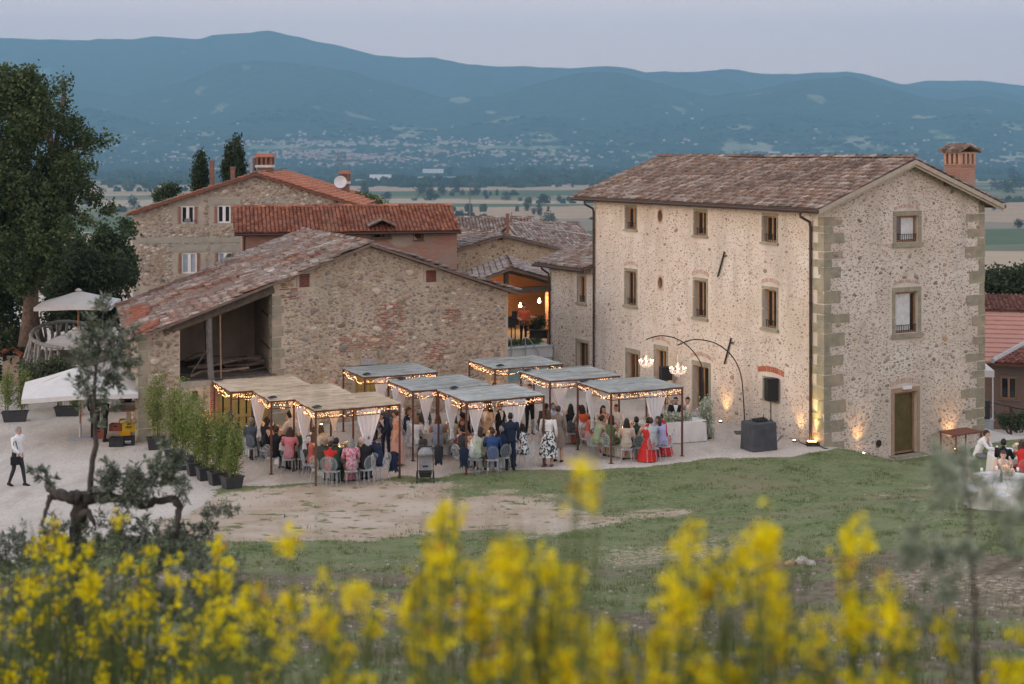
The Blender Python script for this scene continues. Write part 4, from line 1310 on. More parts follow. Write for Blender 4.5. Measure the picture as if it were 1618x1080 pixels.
dk=MB();block(dk,FRD,r_dorm[0],r_dorm[1],wz0,wz1,-.3,-.25);dk.build('opening_shade_sheet',M_DARK,dmo)  # near-black sheet, painted shade inside the opening
pq=MB();s,z=FRD.sz(632,372);
n=18;vs=[FRD.P(s,z,.012)]
for k in range(n):
 a=2*PI*k/n;k_=rnd.uniform(.8,1.15);vs.append(FRD.P(s+.85*k_*math.cos(a),min(zr0-.06,z+.55*k_*math.sin(a)),.012))
pq.add(vs,[(0,1+k,1+(k+1)%n)for k in range(n)]);pq.build('plaster_patch',mat('old_plaster',(.38,.32,.25),(.33,.25,.19),2,.95,bump=.3),rw)
# -- stone farmhouse at the upper left
fm=empty('farmhouse',(0,0,0),'three storey grey rubble farmhouse with white windows behind the red brick house','house')
dF=Vector((.985,.13,0)).normalized();nF=Vector((.13,-.985,0)).normalized()
FO=Vector(((210-809)/FPX*88,88,0))
FFM=Frame(FO,dF,nF)
s_ap=FFM.s_of(405);LFm=13.6
_,z_ap=FFM.sz(405,276);_,z_e=FFM.sz(212,337)
kf=(z_ap-z_e)/s_ap
z_e0=z_e
fpl=[(-kf,1,z_e0),(kf,1,z_ap+kf*s_ap)]
fw=[FFM.rect(286,325,307,353),FFM.rect(343.5,324,364.5,352)]
fl=[FFM.rect(287,399,311,432),FFM.rect(345,398,366,430)]
mb=MB()
wall_sheet(mb,FFM,0,LFm,-2.5,z_ap+.05,[x+(.16,)for x in fw+fl],fpl)
wall_sheet(mb,Frame(FO,-nF,-dF),0,11,-2.5,z_e0)
wall_sheet(mb,Frame(FFM.P(LFm,0),-nF,dF),0,11,-2.5,z_ap-kf*(LFm-s_ap))
fwall=mb.build('wall',M_FARM,fm)
_,zb0=FFM.sz(212,384);_,zb1=FFM.sz(212,376)
hol=[(a-.5,b+.5,c-.15,d+.5)for a,b,c,d in fw+fl]+[(0,LFm,zb0,zb1)]
st=lay_stones(FFM,.35,LFm-.1,2.2,z_ap,[(90,.16,.26),(700,.11,.18),(2400,.06,.11),(1500,.04,.07)],71,fpl,hol,.5,.92)
add_stones(FFM,st,STONE_FARM,71,M_STONE,fwall,singles=24,min_a=.2,height=.04)
M_CONC=mat('grey_band_stone',(.30,.285,.235),(.25,.235,.195),2.5,.95,bump=.3)
bd=MB();block(bd,FFM,-.02,FFM.s_of(382),zb0,zb1,-.1,.03);bd.build('stone_band',M_CONC,fm)
for(x0,x1,y0,y1)in((272,316,314,323),(332,380,314,323),(412,466,312,321),(269,330,386,397),(334,382,386,397)):
 s0,za=FFM.sz(x0,y0);s1,zb=FFM.sz(x1,y1)
 q=MB();block(q,FFM,s0,s1,zb,za,-.1,.028);q.build('lintel',M_CONC,fm)
M_WHITE=mat('white_window_paint',(.66,.65,.63),(.6,.59,.57),4,.5)
for i,rr in enumerate(fw+fl):
 w_=MB();t=.09
 s0,s1,z0,z1=rr
 for a,b,c,d in((s0,s0+t,z0,z1),(s1-t,s1,z0,z1),(s0+t,s1-t,z1-t,z1),(s0+t,s1-t,z0,z0+t),((s0+s1)/2-.09,(s0+s1)/2+.09,z0+t,z1-t)):
  block(w_,FFM,a,b,c,d,-.15,-.06)
 o=w_.build('window',M_WHITE,fm)
 p=MB();block(p,FFM,s0+.05,s1-.05,z0+.05,z1-.05,-.15,-.12)
 p.build('pane',M_GLASS_DARK if i<2 else mat('curtained_glass',(.36,.40,.42),(.30,.34,.37),3,.15,spec=.5)if i==2 else bpy.data.materials['curtained_glass'],o)
 q=MB();r2=random.Random(i)
 for a,b in((s0-.22,s0-.01),(s1+.01,s1+.22)):
  nb=int((z1-z0)/.08)
  for k in range(nb):
   kk=r2 .uniform(.8,1.15);jj=.06*(k%2)
   block(q,FFM,a+(jj if a<s0 else 0),b-(0 if a<s0 else jj),z0+k*.08+.006,z0+k*.08+.074,-.05,.02,0,0,None,(.26*kk,.135*kk,.10*kk))
 setp(q.build('brick_jambs',M_BRICK_RED,o,colors=True),kind='stuff')
s0,z1=FFM.sz(239,392);s1,z0=FFM.sz(262,434)
q=MB()
for i in range(14):
 for j in range(5):
  a=s0+(s1-s0)*(j+.5*(i%2))/5.5;z=z0+(z1-z0)*i/14
  block(q,FFM,a,a+(s1-s0)/5.5*.62,z+.015,z+(z1-z0)/14-.02,-.02,.04,0,0,None,(.42,.33,.24))
setp(q.build('brick_screen',M_BRICK_RED,fm,colors=True),kind='stuff')
q=MB();s,z=FFM.sz(297,348);block(q,FFM,s-.18,s+.18,z-.1,z+.12,.0,.28);q.build('floodlight',mat('floodlight_case',(.12,.12,.12),(.2,.2,.2),5,.5),fm)
ylen=Vector((.012,1,0)).normalized()*11
oh=.35
fe0=FFM.P(-oh,z_e0-kf*oh+.12,.35);fr0=FFM.P(s_ap,z_ap+.12,.35);fq0=FFM.P(LFm+.5,z_ap-kf*(LFm+.5-s_ap)+.12,.35)
froof=roof_patch(fm,(M_TILE,M_DECK_RED),fe0,fe0+ylen,fr0,fr0+ylen,TILE_RED[3:]+TILE_BROWN[:3],73,pitch=.25,expo=.36,deck_name='roof',thick=.16)
f2=roof_patch(fm,(M_TILE,M_DECK_RED),fq0,fq0+ylen*1.0,fr0,fr0+ylen*1.0,[(.42,.17,.10),(.38,.15,.09),(.45,.20,.12)],74,pitch=.25,expo=.40,deck_name='roof',thick=.16,wob=.01,ragged=.008,jit=.4)
ridge_row(froof,M_TILE,fr0+Vector((0,0,.08)),fr0+ylen+Vector((0,0,.08)),TILE_BROWN,75,stuff=True)
gutter(fm,fq0+Vector((.05,0,-.1)),fq0+ylen+Vector((.05,0,-.1)))
downpipe(fm,[fq0+ylen*.1+Vector((0,0,-.1)),FFM.P(LFm+.1,fq0 .z-.5,.1),FFM.P(LFm+.1,0,.1)])
def chimney(parent,px,py0,py1,Y,wpx,lantern=True,brick=True,name='chimney'):
 c=at(px,py1,Y);top=at(px,py0,Y).z;wd=wpx/FPX*Y
 q=MB();zb=c.z-.6;zc=top-(.95 if lantern else.12)
 q.cbox((c.x,c.y,(zb+zc)/2),(wd*.8,wd*.8,zc-zb))
 o=q.build(name,M_BRICK_RED if False else mat('stack_brick',(.21,.105,.078),(.15,.08,.06),5,.9,bump=.3),parent)
 if lantern:
  q=MB();q.cbox((c.x,c.y,zc+.085),(wd,wd,.16));q.build('collar',mat('pale_collar',(.5,.47,.42),(.42,.4,.36),5,.9),o)
  q=MB()
  for a in(-.4,-.13,.13,.4):
   for b in(-.4,.4):q.cbox((c.x+a*wd,c.y+b*wd,zc+.17+.25),(wd*.12,wd*.12,.5))
  q.build('lantern_post',bpy.data.materials['stack_brick'],o)
  q=MB();q.cbox((c.x,c.y,zc+.68+.06),(wd*1.1,wd*1.1,.11));q.cbox((c.x,c.y,zc+.80+.05),(wd*.9,wd*.9,.09));q.build('cap',mat('chimney_cap_tile',(.42,.18,.10),(.34,.14,.08),5,.9),o)
 else:
  q=MB();q.cbox((c.x,c.y,zc+.06),(wd,wd,.12));q.build('cap',bpy.data.materials['stack_brick'],o)
 return o
chimney(froof,419,241,266,92,27)
chimney(froof,335,253,288,92,8,lantern=False)
chimney(froof,368,263,277,90.5,8,lantern=False)
c2=chimney(f2,545,268,296,97,17)
q=MB();p=at(400,265,92)
q.tube([p+Vector((0,0,-.5)),p+Vector((0,0,.35))],.2,10);q.tube([p+Vector((0,0,.36)),p+Vector((0,0,.65))],.27,10)
q.build('flue_pipe',mat('zinc_flue',(.2,.21,.22),(.14,.15,.16),6,.5,metal=.4),froof)
an=MB();p=at(534,300,93.5)
an.tube([p+Vector((0,0,-.6)),p+Vector((0,0,2.6))],.025,5)
for dz,l_ in((2.2,.9),(1.7,.6),(1.95,.45)):an.tube([p+Vector((-l_/2,0,dz)),p+Vector((l_,0,dz))],.012,4)
ao=an.build('roof_aerial',mat('aerial_metal',(.2,.2,.21),(.14,.14,.15),5,.5,metal=.5))
setp(ao,'thin television aerial mast on the farmhouse roof','aerial')
ds=MB();c=p+Vector((.20,-.18,.50))
ds.lathe([(.02,0),(.2,.03),(.37,.1),(.42,.16),(.40,.17),(.2,.06),(.02,.03)],16,(0,0,0),0,Matrix.Translation(c)@Matrix.Rotation(R(75),4,'X'))
ds.tube([c,c+Vector((-.2,.2,-.3))],.03,5)
ds.tube([c+Vector((0,0,0)),c+Vector((0,-.45,-.05))],.012,4)
do=ds.build('satellite_dish',mat('dish_white',(.62,.62,.62),(.55,.55,.55),4,.5),None)
setp(do,'white satellite dish beside the farmhouse chimney','satellite dish')
# -- smaller houses between barn and villa
def roof_gable(parent,fr,s0,s1,z_e,z_a,s_a,back,m_t,m_d,pal,seed,ov=.3,front=.35,singles=0,**kw):
 k1=(z_a-z_e)/(s_a-s0);k2=k1
 back=Vector(back)
 a0=fr.P(s0-ov,z_e-k1*ov+.1,front);b0=fr.P(s_a,z_a+.1,front);c0=fr.P(s1+ov,z_a-k2*(s1+ov-s_a)+.1,front)
 d1=roof_patch(parent,(m_t,m_d),a0,a0+back,b0,b0+back,pal,seed,deck_name='roof',near='roof_tile',singles=singles//2,**kw)
 d2=roof_patch(parent,(m_t,m_d),c0,c0+back,b0,b0+back,pal,seed+1,deck_name='roof',near='roof_tile',singles=singles//2,**kw)
 ridge_row(d1,m_t,b0+Vector((0,0,.07)),b0+back+Vector((0,0,.07)),pal,seed+2,stuff=singles==0)
 return d1,d2,(a0,b0,c0)
gh_=empty('gabled_house',(0,0,0),'small ochre stone house with a plain gable between the brick house and the porch','house')
GO=Vector(((716-809)/FPX*79,79,0));dG=Vector((.90,.436,0)).normalized()
FGH=Frame(GO,dG,Vector((.436,-.90,0)))
sa_=FGH.s_of(793);se_=FGH.s_of(877)
_,za_=FGH.sz(793,373);_,ze_=FGH.sz(718,396)
kk_=(za_-ze_)/sa_
mb=MB()
gp=[(-kk_,1,ze_),(kk_,1,za_+kk_*sa_)]
wall_sheet(mb,FGH,0,se_,-1,za_+.02,[],gp)
wall_sheet(mb,Frame(GO,Vector((-.436,.9,0)),-dG),0,7,-1,ze_)
wall_sheet(mb,Frame(FGH.P(se_,0),Vector((-.436,.9,0)),dG),0,7,-1,za_-kk_*(se_-sa_))
gw=mb.build('wall',M_GABLE,gh_)
st=lay_stones(FGH,.1,se_-.1,1.5,za_,[(10,.15,.2),(90,.08,.14),(500,.045,.08)],81,gp,(),.65,1.1)
add_stones(FGH,st,STONE_OCHRE,81,M_STONE,gw,singles=0,height=.03)
dk,_,_=roof_gable(gh_,FGH,0,se_,ze_,za_,sa_,Vector((-.436,.9,0))*7,M_TILE,M_DECK,TILE_BROWN[2:]+TILE_GREY[:2],82,wob=.08,clusters=True,cl_scale=.7)
q=MB();q.box((-.12,-.36,-.2),(.12,.2,.02),M=Matrix.Translation(FGH.P(sa_,za_))@FGH.M().to_3x3().to_4x4());q.build('ridge_beam_end',M_BEAM,dk)
def plain_house(name,label,px0,px1,py_eave,py_ridge,Ye,run,pal,seed,d=(1,0),wallm=None,gable_px=None):
 o=empty(name,(0,0,0),label,'house')
 d=Vector((*d,0)).normalized();n=Vector((d.y,-d.x,0))
 O=Vector(((px0-809)/FPX*Ye,Ye,0));fr=Frame(O,d,n)
 L=fr.s_of(px1)
 _,ze=fr.sz(px0,py_eave);zr=at(px0,py_ridge,Ye+run*d.x).z
 k=(zr-ze)/run
 mb=MB()
 wall_sheet(mb,fr,0,L,-1,ze)
 gp=[(-k,1,ze),(k,1,ze+k*2*run)]
 wall_sheet(mb,Frame(O,-n,-d),0,2*run,-1,zr,[],gp)
 wall_sheet(mb,Frame(fr.P(L,0),-n,d),0,2*run,-1,zr,[],gp)
 mb.build('wall',wallm or M_GABLE,o)
 a0,a1=fr.P(-.2,ze-.1,.35),fr.P(L+.25,ze-.1,.35);b0,b1=fr.P(-.2,zr+.1,-run),fr.P(L+.25,zr+.1,-run)
 c0,c1=fr.P(-.2,ze-.1,-2*run-.35),fr.P(L+.25,ze-.1,-2*run-.35)
 r_=roof_patch(o,(M_TILE,M_DECK),a0,a1,b0,b1,pal,seed,deck_name='roof',clusters=True,wob=.1,cl_scale=.8)
 roof_patch(o,(M_TILE,M_DECK),c0,c1,b0,b1,pal,seed+1,deck_name='roof',pitch=.3,expo=.5)
 ridge_row(r_,M_TILE,b0+Vector((0,0,.07)),b1+Vector((0,0,.07)),pal,seed+2,stuff=True)
 return o,r_
h1,hr1=plain_house('tiled_house','house behind the ochre gable showing only its long worn tile roof',690,851,388,347,91,4.5,TILE_BROWN+TILE_GREY,85,(.99,.12))
h2,hr2=plain_house('tiled_cottage','low house beyond the wing with a grey brown tile roof',846,952,402,357,84,4.2,TILE_GREY,88,(.93,.36))
chimney(hr1,802,337,357,86.5,6,lantern=False)
pl=MB();p=at(742.5,348,86);pl.tube([p+Vector((0,0,-2)),p+Vector((0,0,2.3))],.035,5)
setp(pl.build('mast',bpy.data.materials['aerial_metal']),'thin dark mast standing above the tiled roof left of the chimney','mast')
pl=MB();p=at(808.5,346,92);pl.tube([p+Vector((0,0,-1.5)),p+Vector((0,0,.5))],.03,5)
setp(pl.build('mast',bpy.data.materials['aerial_metal']),'short aerial rod right of the grey chimney','mast')
wl=MB();wl.tube([at(812,347,84),at(850,358,80),at(938,372,66)],.018,4)
setp(wl.build('overhead_wire',mat('pale_wire',(.4,.36,.32),(.36,.33,.3),4,.7)),'pale overhead wire sagging across the tiled roofs','wire')
# -- porch with the musician
po=empty('porch',(0,0,0),'open tiled porch lit orange inside beyond the barn corner','porch')
PO=Vector(((802-809)/FPX*70,70,0))-U2*3.0
FP_=Frame(PO,U2,-U1)
PZ=1.28
z_pa,z_pe=4.76,3.86
bk=Vector((-.04,1,0))*6.8
M_ORANGE=brick_mat('porch_brick',(.44,.22,.12),(.36,.17,.09),(.40,.27,.17))
k=(z_pa-z_pe)/3.0
mb=MB()
FBK=Frame(PO+bk*.72,U2,-U1)
wall_sheet(mb,FBK,-.1,6.2,PZ-.2,z_pa,[],[(-k,1,z_pe-.03),(k,1,z_pe-.03+k*6.0)])
pw=mb.build('back_wall',M_ORANGE,po);wall_uv(pw.data,FBK)
mb=MB();s_r=FP_.s_of(870);block(mb,FP_,s_r-.02,s_r+.5,-.5,z_pe-.1,-.5,0);
pr=mb.build('brick_pier',M_ORANGE,po);wall_uv(pr.data,FP_)
mb=MB();FS=Frame(FP_.P(s_r+.48,0),bk,U2);wall_sheet(mb,FS,.5,5,PZ-.2,z_pe+.2);q=mb.build('side_wall',M_ORANGE,po);wall_uv(q.data,FS)
d1,d2,_=roof_gable(po,FP_,0,6.0,z_pe,z_pa,3.0,bk,M_TILE,M_DECK,TILE_GREY,91,ov=.35,wob=.04,clusters=True,thick=.14,singles=40)
for(a,b,t)in(((.2,z_pe-.06),(5.9,z_pe-.06),.11),):
 q=MB();block(q,FP_,a[0],b[0],a[1]-.28,a[1],-.25,-.03);q.build('tie_beam',M_LATH,po)
q=MB();block(q,FP_,2.9,3.1,z_pe-.05,z_pa-.06,-.22,-.06);q.build('king_post',M_LATH,po)
for sg in(-1,1):
 q=MB();q.tube([FP_.P(3+sg*2.9,z_pe-.02,-.14),FP_.P(3+sg*.1,z_pa-.16,-.14)],.085,6);q.build('truss_rafter',M_LATH,po)
q=MB();block(q,FP_,-1.5,7,-.6,PZ,-6,3.6);setp(q.build('porch_terrace',mat('terrace_stone',(.30,.26,.21),(.24,.21,.17),3,.9)),'raised stone terrace under the porch',kind='structure')
M_BULB=mat('lit_bulb',(1,.8,.5),emit=(1.0,.62,.28),estr=30.0)
def bulb(px,py,Y,label,en):
 p=at(px,py,Y)
 b=MB();b.ball(p,.075,10,7);b.tube([p+Vector((0,0,.06)),p+Vector((0,0,.16))],.03,6)
 o=setp(b.build('bulb',M_BULB),label,'lamp')
 lamp('bulb_light','POINT',p+Vector((0,-.12,0)),en,(1,.56,.24),radius=.08)
bulb(822,483,73.2,'round glowing bulb above the guitarist',95)
bulb(852,476,71.3,'round glowing bulb beside the brick pier',75)
pool=empty('raised_pool',(0,0,0),'raised pool with white rim and turquoise side below the porch','pool')
PF=Vector(((800-809)/FPX*65.2,65.2,0));FPL=Frame(PF-U2*.6,U2,-U1)
M_RIM=mat('white_pool_rim',(.62,.64,.64),(.56,.58,.58),3,.5)
M_TURQ=mat('turquoise_pool_tile',(.22,.42,.40),(.30,.48,.45),5,.35,spec=.5)
q=MB();block(q,FPL,0,3.05,-.4,.95,-1.6,0);q.build('pool_side',M_TURQ,pool)
q=MB();block(q,FPL,-.03,3.08,.953,1.42,-1.65,.03);q.build('pool_rim',M_RIM,pool)
q=MB();block(q,FPL,-.03,3.1,1.423,1.49,-1.7,.09);q.build('coping',mat('pool_coping',(.42,.45,.42),(.36,.38,.36),4,.7),pool)
M_STEEL=mat('steel_rail',(.55,.57,.58),(.5,.52,.53),6,.3,metal=.7)
q=MB();a=FPL.P(.72,0,.25);q.tube([a+Vector((0,0,.4)),a+Vector((0,0,1.95)),a+Vector((-.1,.1,2.08)),a+Vector((-.28,.25,2.0)),a+Vector((-.28,.3,1.45))],.028,6)
setp(q.build('pool_rail',M_STEEL),'bent steel handrail at the left of the raised pool','handrail')
q=MB();a=FPL.P(1.5,0,.2);q.tube([a+Vector((0,0,.3)),a+Vector((0,0,1.95)),a+Vector((.1,.05,2.0)),a+Vector((.62,.3,1.25)),a+Vector((.64,.3,.9))],.028,6)
setp(q.build('pool_rail',M_STEEL),'steel handrail sloping down into the raised pool','handrail')
# -- shed, gazebo and fence beyond the villa's right
sh=empty('brick_shed',(0,0,0),'brown brick shed with pink and dark red tiled roofs right of the villa','shed')
SO=Vector(((1545-809)/FPX*71,71,0));dS=Vector((.975,-.22,0)).normalized();nS=Vector((-.22,-.975,0)).normalized()
FSH=Frame(SO,dS,nS)
s_w0,zt=FSH.sz(1581,595);s_w1,_=FSH.sz(1607,595);_,zbm=FSH.sz(1581,630)
_,z_sh=FSH.sz(1570,572)
mb=MB();wall_sheet(mb,FSH,-3,12,-5,z_sh,[(s_w0,s_w1,zbm,zt,.15)])
wall_sheet(mb,Frame(FSH.P(-3,0),-nS,-dS),0,9,-5,z_sh)
sw=mb.build('wall',M_BRICK_BROWN,sh);wall_uv(sw.data,FSH)
w_=window_unit(sh,FSH,(s_w0,s_w1,zbm,zt),surround=.05,sill=True,rail=False,leaf='mid',depth=.12,m_sur=mat('shed_concrete',(.22,.19,.16),(.17,.15,.13),4,.9))
e_a=FSH.P(-3.2,z_sh+.05,.4);e_b=FSH.P(12,z_sh+.05,.4);run=6.4
_,zR=0,at(1588,491,77.5).z
p_a=FSH.P(-3.2,zR,-run);p_b=FSH.P(12,zR,-run)
M_PINK=mat('pink_roof_tile',(.44,.215,.155),(.38,.185,.135),2.5,.8,bump=.15)
q=MB();rows=11
sd=None
for i in range(rows):
 v0,v1=i/rows,(i+1)/rows
 A,B=e_a.lerp(p_a,v0),e_b.lerp(p_b,v0);C_,D_=e_b.lerp(p_b,v1),e_a.lerp(p_a,v1)
 up=Vector((0,0,.05))
 vs=[A+up,B+up,C_,D_,A-up,B-up,C_-up*2,D_-up*2]
 q=MB();q.add(vs,[(0,1,2,3),(7,6,5,4),(0,4,5,1),(1,5,6,2),(2,6,7,3),(3,7,4,0)])
 if sd is None:sd=q.build('roof',M_PINK,sh)
 else:q.build('tile_course',M_PINK,sd)
zR2=at(1588,463,80.5).z
roof_patch(sh,(M_TILE,M_DECK_RED),p_a+Vector((0,0,.12)),p_b+Vector((0,0,.12)),FSH.P(-3.2,zR2,-run-3.2),FSH.P(12,zR2,-run-3.2),[(.17,.075,.055),(.14,.06,.045),(.20,.1,.07)],95,deck_name='roof',pitch=.24,expo=.36)
va=at(1570,573,70.2);vb=at(1622,545,72.5);vc=va+dS*9+Vector((0,0,-.12));vd=vb+dS*9
ln=roof_patch(sh,(M_TILE,M_DECK_RED),va,vc,vb,vd,[(.2,.08,.06),(.17,.07,.05),(.24,.1,.075)],97,deck_name='roof',pitch=.24,expo=.34,thick=.14)
q=MB();q.tube([va+Vector((-.05,0,.1)),vb+Vector((-.05,0,.12))],.13,6);q.build('verge',mat('pale_verge',(.42,.40,.38),(.34,.33,.31),4,.8),ln)
M_CANVAS=mat('white_canvas',(.72,.70,.67),(.66,.64,.61),3,.8,trans=.25)
gz_=at(1568.5,681,59.5);gb=empty('gazebo',gz_,'white pop up gazebo half hidden behind the villa corner','gazebo')
h_=at(1568.5,585,59.5).z-gz_.z
for(dx,dy)in((0,0),(-2.6,.4),(.4,2.6),(-2.2,3.0)):
 q=MB();q.tube([(dx,dy,-.4 if dy else 0),(dx,dy,h_)],.028,6);q.build('pole',M_WHITE,gb)
q=MB();c4=[(0.05,-.05,h_),(-2.65,.35,h_),(-2.25,3.05,h_),(.45,2.65,h_)]
vs=[Vector(p)for p in c4]+[Vector(p)-Vector((0,0,.28))for p in c4]+[Vector((-1.1,1.5,h_+.75))]
q.add(vs,[(0,1,5,4),(1,2,6,5),(2,3,7,6),(3,0,4,7),(0,8,1),(1,8,2),(2,8,3),(3,8,0)]);q.build('canopy',M_CANVAS,gb)
b_=at(1560,690,58.8);q=MB();q.cbox((b_.x-.1,b_.y,b_.z+.35),(.55,.5,.7));q.cbox((b_.x-.1,b_.y,b_.z+.73),(.6,.55,.06))
setp(q.build('storage_box',mat('grey_box',(.34,.36,.38),(.28,.3,.32),4,.6)),'grey lidded storage box beneath the gazebo','box')
q=MB();q.frustum_box((b_.x-.12,b_.y,b_.z+.765),(.36,.34),(.32,.3),.75)
setp(q.build('speaker',mat('speaker_black',(.022,.024,.028),(.03,.03,.034),6,.6)),'dark tall case standing on the grey storage box','case')
fe=empty('rail_fence',(0,0,0),'dark rustic timber rail fence in front of the brick shed','fence')
M_RAIL=mat('dark_rail_timber',(.10,.08,.065),(.07,.055,.045),6,.9,bump=.3)
pts=[]
for px,py,Y in((1562,634,67),(1597,642,66),(1640,650,65),(1690,658,64)):
 pts.append(at(px,py,Y))
for a,b in zip(pts,pts[1:]):
 q=MB();q.tube([a,b],.055,6);q.build('rail',M_RAIL,fe)
 q=MB();q.tube([a+Vector((0,0,-.1)),b+Vector((-.1,0,-1.25))],.045,6);q.build('brace',M_RAIL,fe)
for p in pts:
 q=MB();q.tube([p+Vector((0,0,-1.6)),p+Vector((0,0,.08))],.065,6);q.build('post',M_RAIL,fe)
# -- leaves and trees
def leaf_cloud(blobs,n,size,pal,seed,shell=.55,aspect=.55,droop=0.0,clump=0,jitter_col=.3):
 g=np.random.RandomState(seed)
 C=np.array([list(b[0])for b in blobs],dtype=float)
 Rr=np.array([list(b[1])if hasattr(b[1],'__len__')else[b[1]]*3 for b in blobs],dtype=float)
 wgt=np.prod(Rr,axis=1)**(2/3);wgt/=wgt.sum()
 if clump:
  nc=max(1,n//clump)
  bi=g.choice(len(blobs),nc,p=wgt)
  d=g.normal(size=(nc,3));d/=np.linalg.norm(d,axis=1)[:,None]
  rr=(shell+(1-shell)*g.rand(nc))**.6
  cc=C[bi]+d*Rr[bi]*rr[:,None]
  ccol=1+g.uniform(-jitter_col,jitter_col,nc)
  ci=np.repeat(np.arange(nc),clump)
  P=cc[ci]+g.normal(size=(len(ci),3))*size*1.7
  tone=ccol[ci]
  n=len(ci)
 else:
  bi=g.choice(len(blobs),n,p=wgt)
  d=g.normal(size=(n,3));d/=np.linalg.norm(d,axis=1)[:,None]
  rr=(shell+(1-shell)*g.rand(n))**.6
  P=C[bi]+d*Rr[bi]*rr[:,None]
  tone=1+g.uniform(-jitter_col,jitter_col,n)*.6
 a=g.normal(size=(n,3));a[:,2]-=droop;a/=np.linalg.norm(a,axis=1)[:,None]
 b=np.cross(a,g.normal(size=(n,3)));b/=np.linalg.norm(b,axis=1)[:,None]
 s=size*(.6+.8*g.rand(n))[:,None]
 V=np.stack([P-a*s,P+b*s*aspect,P+a*s,P-b*s*aspect],1).reshape(-1,3)
 F=np.arange(4*n).reshape(n,4)
 pal=np.array(pal);FC=pal[g.randint(0,len(pal),n)]*tone[:,None]*g.uniform(.85,1.15,(n,1))
 return V,F,FC
M_LEAF=mat('leaf',(1,1,1),rough=.75,attr=True,trans=.28,spec=.25)
M_BARK=mat('bark',(.16,.12,.09),(.09,.07,.055),5,.95,bump=.6,bscale=14)
M_BARK_RED=mat('oak_bark',(.15,.10,.072),(.07,.052,.042),7,.95,bump=.7,bscale=10)
M_STEM=mat('green_stem',(.09,.13,.04),(.13,.12,.05),6,.8)
def crown(name,parent,blobs,n,size,pal,seed,stuff=True,**kw):
 V,F,FC=leaf_cloud(blobs,n,size,pal,seed,**kw)
 o=link(name,np_mesh(name,V,F,M_LEAF,FC),parent)
 if stuff:o['kind']='stuff'
 return o
OAK=[(.046,.076,.028),(.066,.098,.036),(.034,.056,.022),(.09,.115,.045),(.056,.084,.032)]
oak=empty('oak_tree',at(52,512,63),'big dark oak with a leaning trunk at the left edge','tree')
B0=oak.location.copy()
def rel(px,py,Y,r):return(at(px,py,Y)-B0,r/FPX*Y)
bl=[]
r_=random.Random(2)
for px,py,r in((30,200,60),(50,300,60),(70,260,45),(30,340,60),(90,320,36),(70,380,36),(60,170,40),(0,150,50),(20,150,46),(70,145,30),(100,132,17),(45,110,14),(10,108,16),(60,205,55),(100,195,30),(20,262,60),(95,255,42),(140,228,24),(165,216,15),(178,224,10),(60,325,52),(120,292,32),(150,306,18),(172,330,16),(20,385,55),(100,350,26),(135,345,18),(160,358,14),(-50,180,80),(-60,300,95),(-40,400,70),(25,430,34),(112,262,20),(140,262,16),(105,165,15),(60,400,40),(85,420,22),(30,400,45),(48,385,36),(80,398,28),(55,418,30),(25,440,34),(95,375,24),(70,350,32),(40,455,18)):
 for k in range(3 if r>25 else 2):
  Y=63+r_.uniform(-3.2,3.0)-(1.6 if py>345 else 0)
  bl.append(rel(px+r_.uniform(-.45,.45)*r,py+r_.uniform(-.4,.4)*r,Y,r*r_.uniform(.45,.75)))
crown('crown',oak,bl,84000,.082,OAK,3,clump=10,shell=.35,aspect=.62,jitter_col=.4)
q=MB()
def rl(px,py,Y):return at(px,py,Y)-B0
q.tube([rl(50,545,63),rl(48,500,63),rl(50,455,63.2),rl(58,430,63.3),rl(72,385,63.4),rl(78,330,63.5),rl(84,270,63.3),rl(80,200,63)],[.6,.36,.30,.26,.2,.16,.12,.07],9)
q.build('trunk',M_BARK_RED,oak,smooth=True)
q=MB()
for pts in(((58,430),(45,400),(20,370),(-10,330)),((76,345),(95,322),(118,335),(150,352)),((80,300),(100,285),(130,290)),((83,265),(110,235),(150,222)),((72,385),(40,340),(20,270)),((82,230),(60,180),(45,120)),((84,250),(95,190),(102,135))):
 P=[rl(x,y,63.2+.3*i)for i,(x,y)in enumerate(pts)]
 q.tube(P,[.14-.1*i/len(P)for i in range(len(P))],5)
q.build('branches',M_BARK,oak)
def bush_tree(name,label,base,blobs_px,Y,n,size,pal,seed,trunk=True,cat='tree',group=None,dY=2.0,**kw):
 o=empty(name,base,label,cat,group)
 rr=random.Random(seed);bl=[]
 for px,py,r in blobs_px:
  for k in range(2):
   yy=Y+rr.uniform(-dY,dY)
   bl.append((at(px+rr.uniform(-.3,.3)*r,py+rr.uniform(-.3,.3)*r,yy)-o.location,r*rr.uniform(.6,.85)/FPX*yy))
 crown('crown',o,bl,n,size,pal,seed,clump=8,**kw)
 if trunk:
  q=MB();c=sum((b[0]for b in bl),Vector())/len(bl)
  q.tube([(0,0,-.3),tuple(c*.35),tuple(c*.9)],[.2,.14,.05],6);q.build('trunk',M_BARK,o)
 return o
DARK=[(.026,.040,.018),(.036,.052,.022),(.046,.062,.025)]
MIDG=[(.040,.062,.024),(.055,.078,.03),(.03,.046,.018)]
bush_tree('dark_tree','dark bushy tree under the oak at the left edge',at_z(8,560,0),((0,450,60),(10,540,50),(-50,480,80),(25,410,40),(35,600,22),(-10,600,40)),66,9000,.12,DARK,11,shell=.3)
bush_tree('dark_tree','dark leafy tree between the oak trunk and the farmhouse',Vector((-19.3,74,0)),((120,420,40),(95,455,38),(150,440,40),(185,430,32),(130,480,50),(180,480,40),(90,500,40)),74,11000,.12,DARK+MIDG[2:],12,shell=.3)
bush_tree('leafy_tree','mid green tree beside the farmhouse corner',Vector((-20.5,80,0)),((170,385,28),(195,400,26),(200,360,15),(150,400,25),(120,385,22),(190,440,30)),80,6500,.12,MIDG,13,shell=.3)
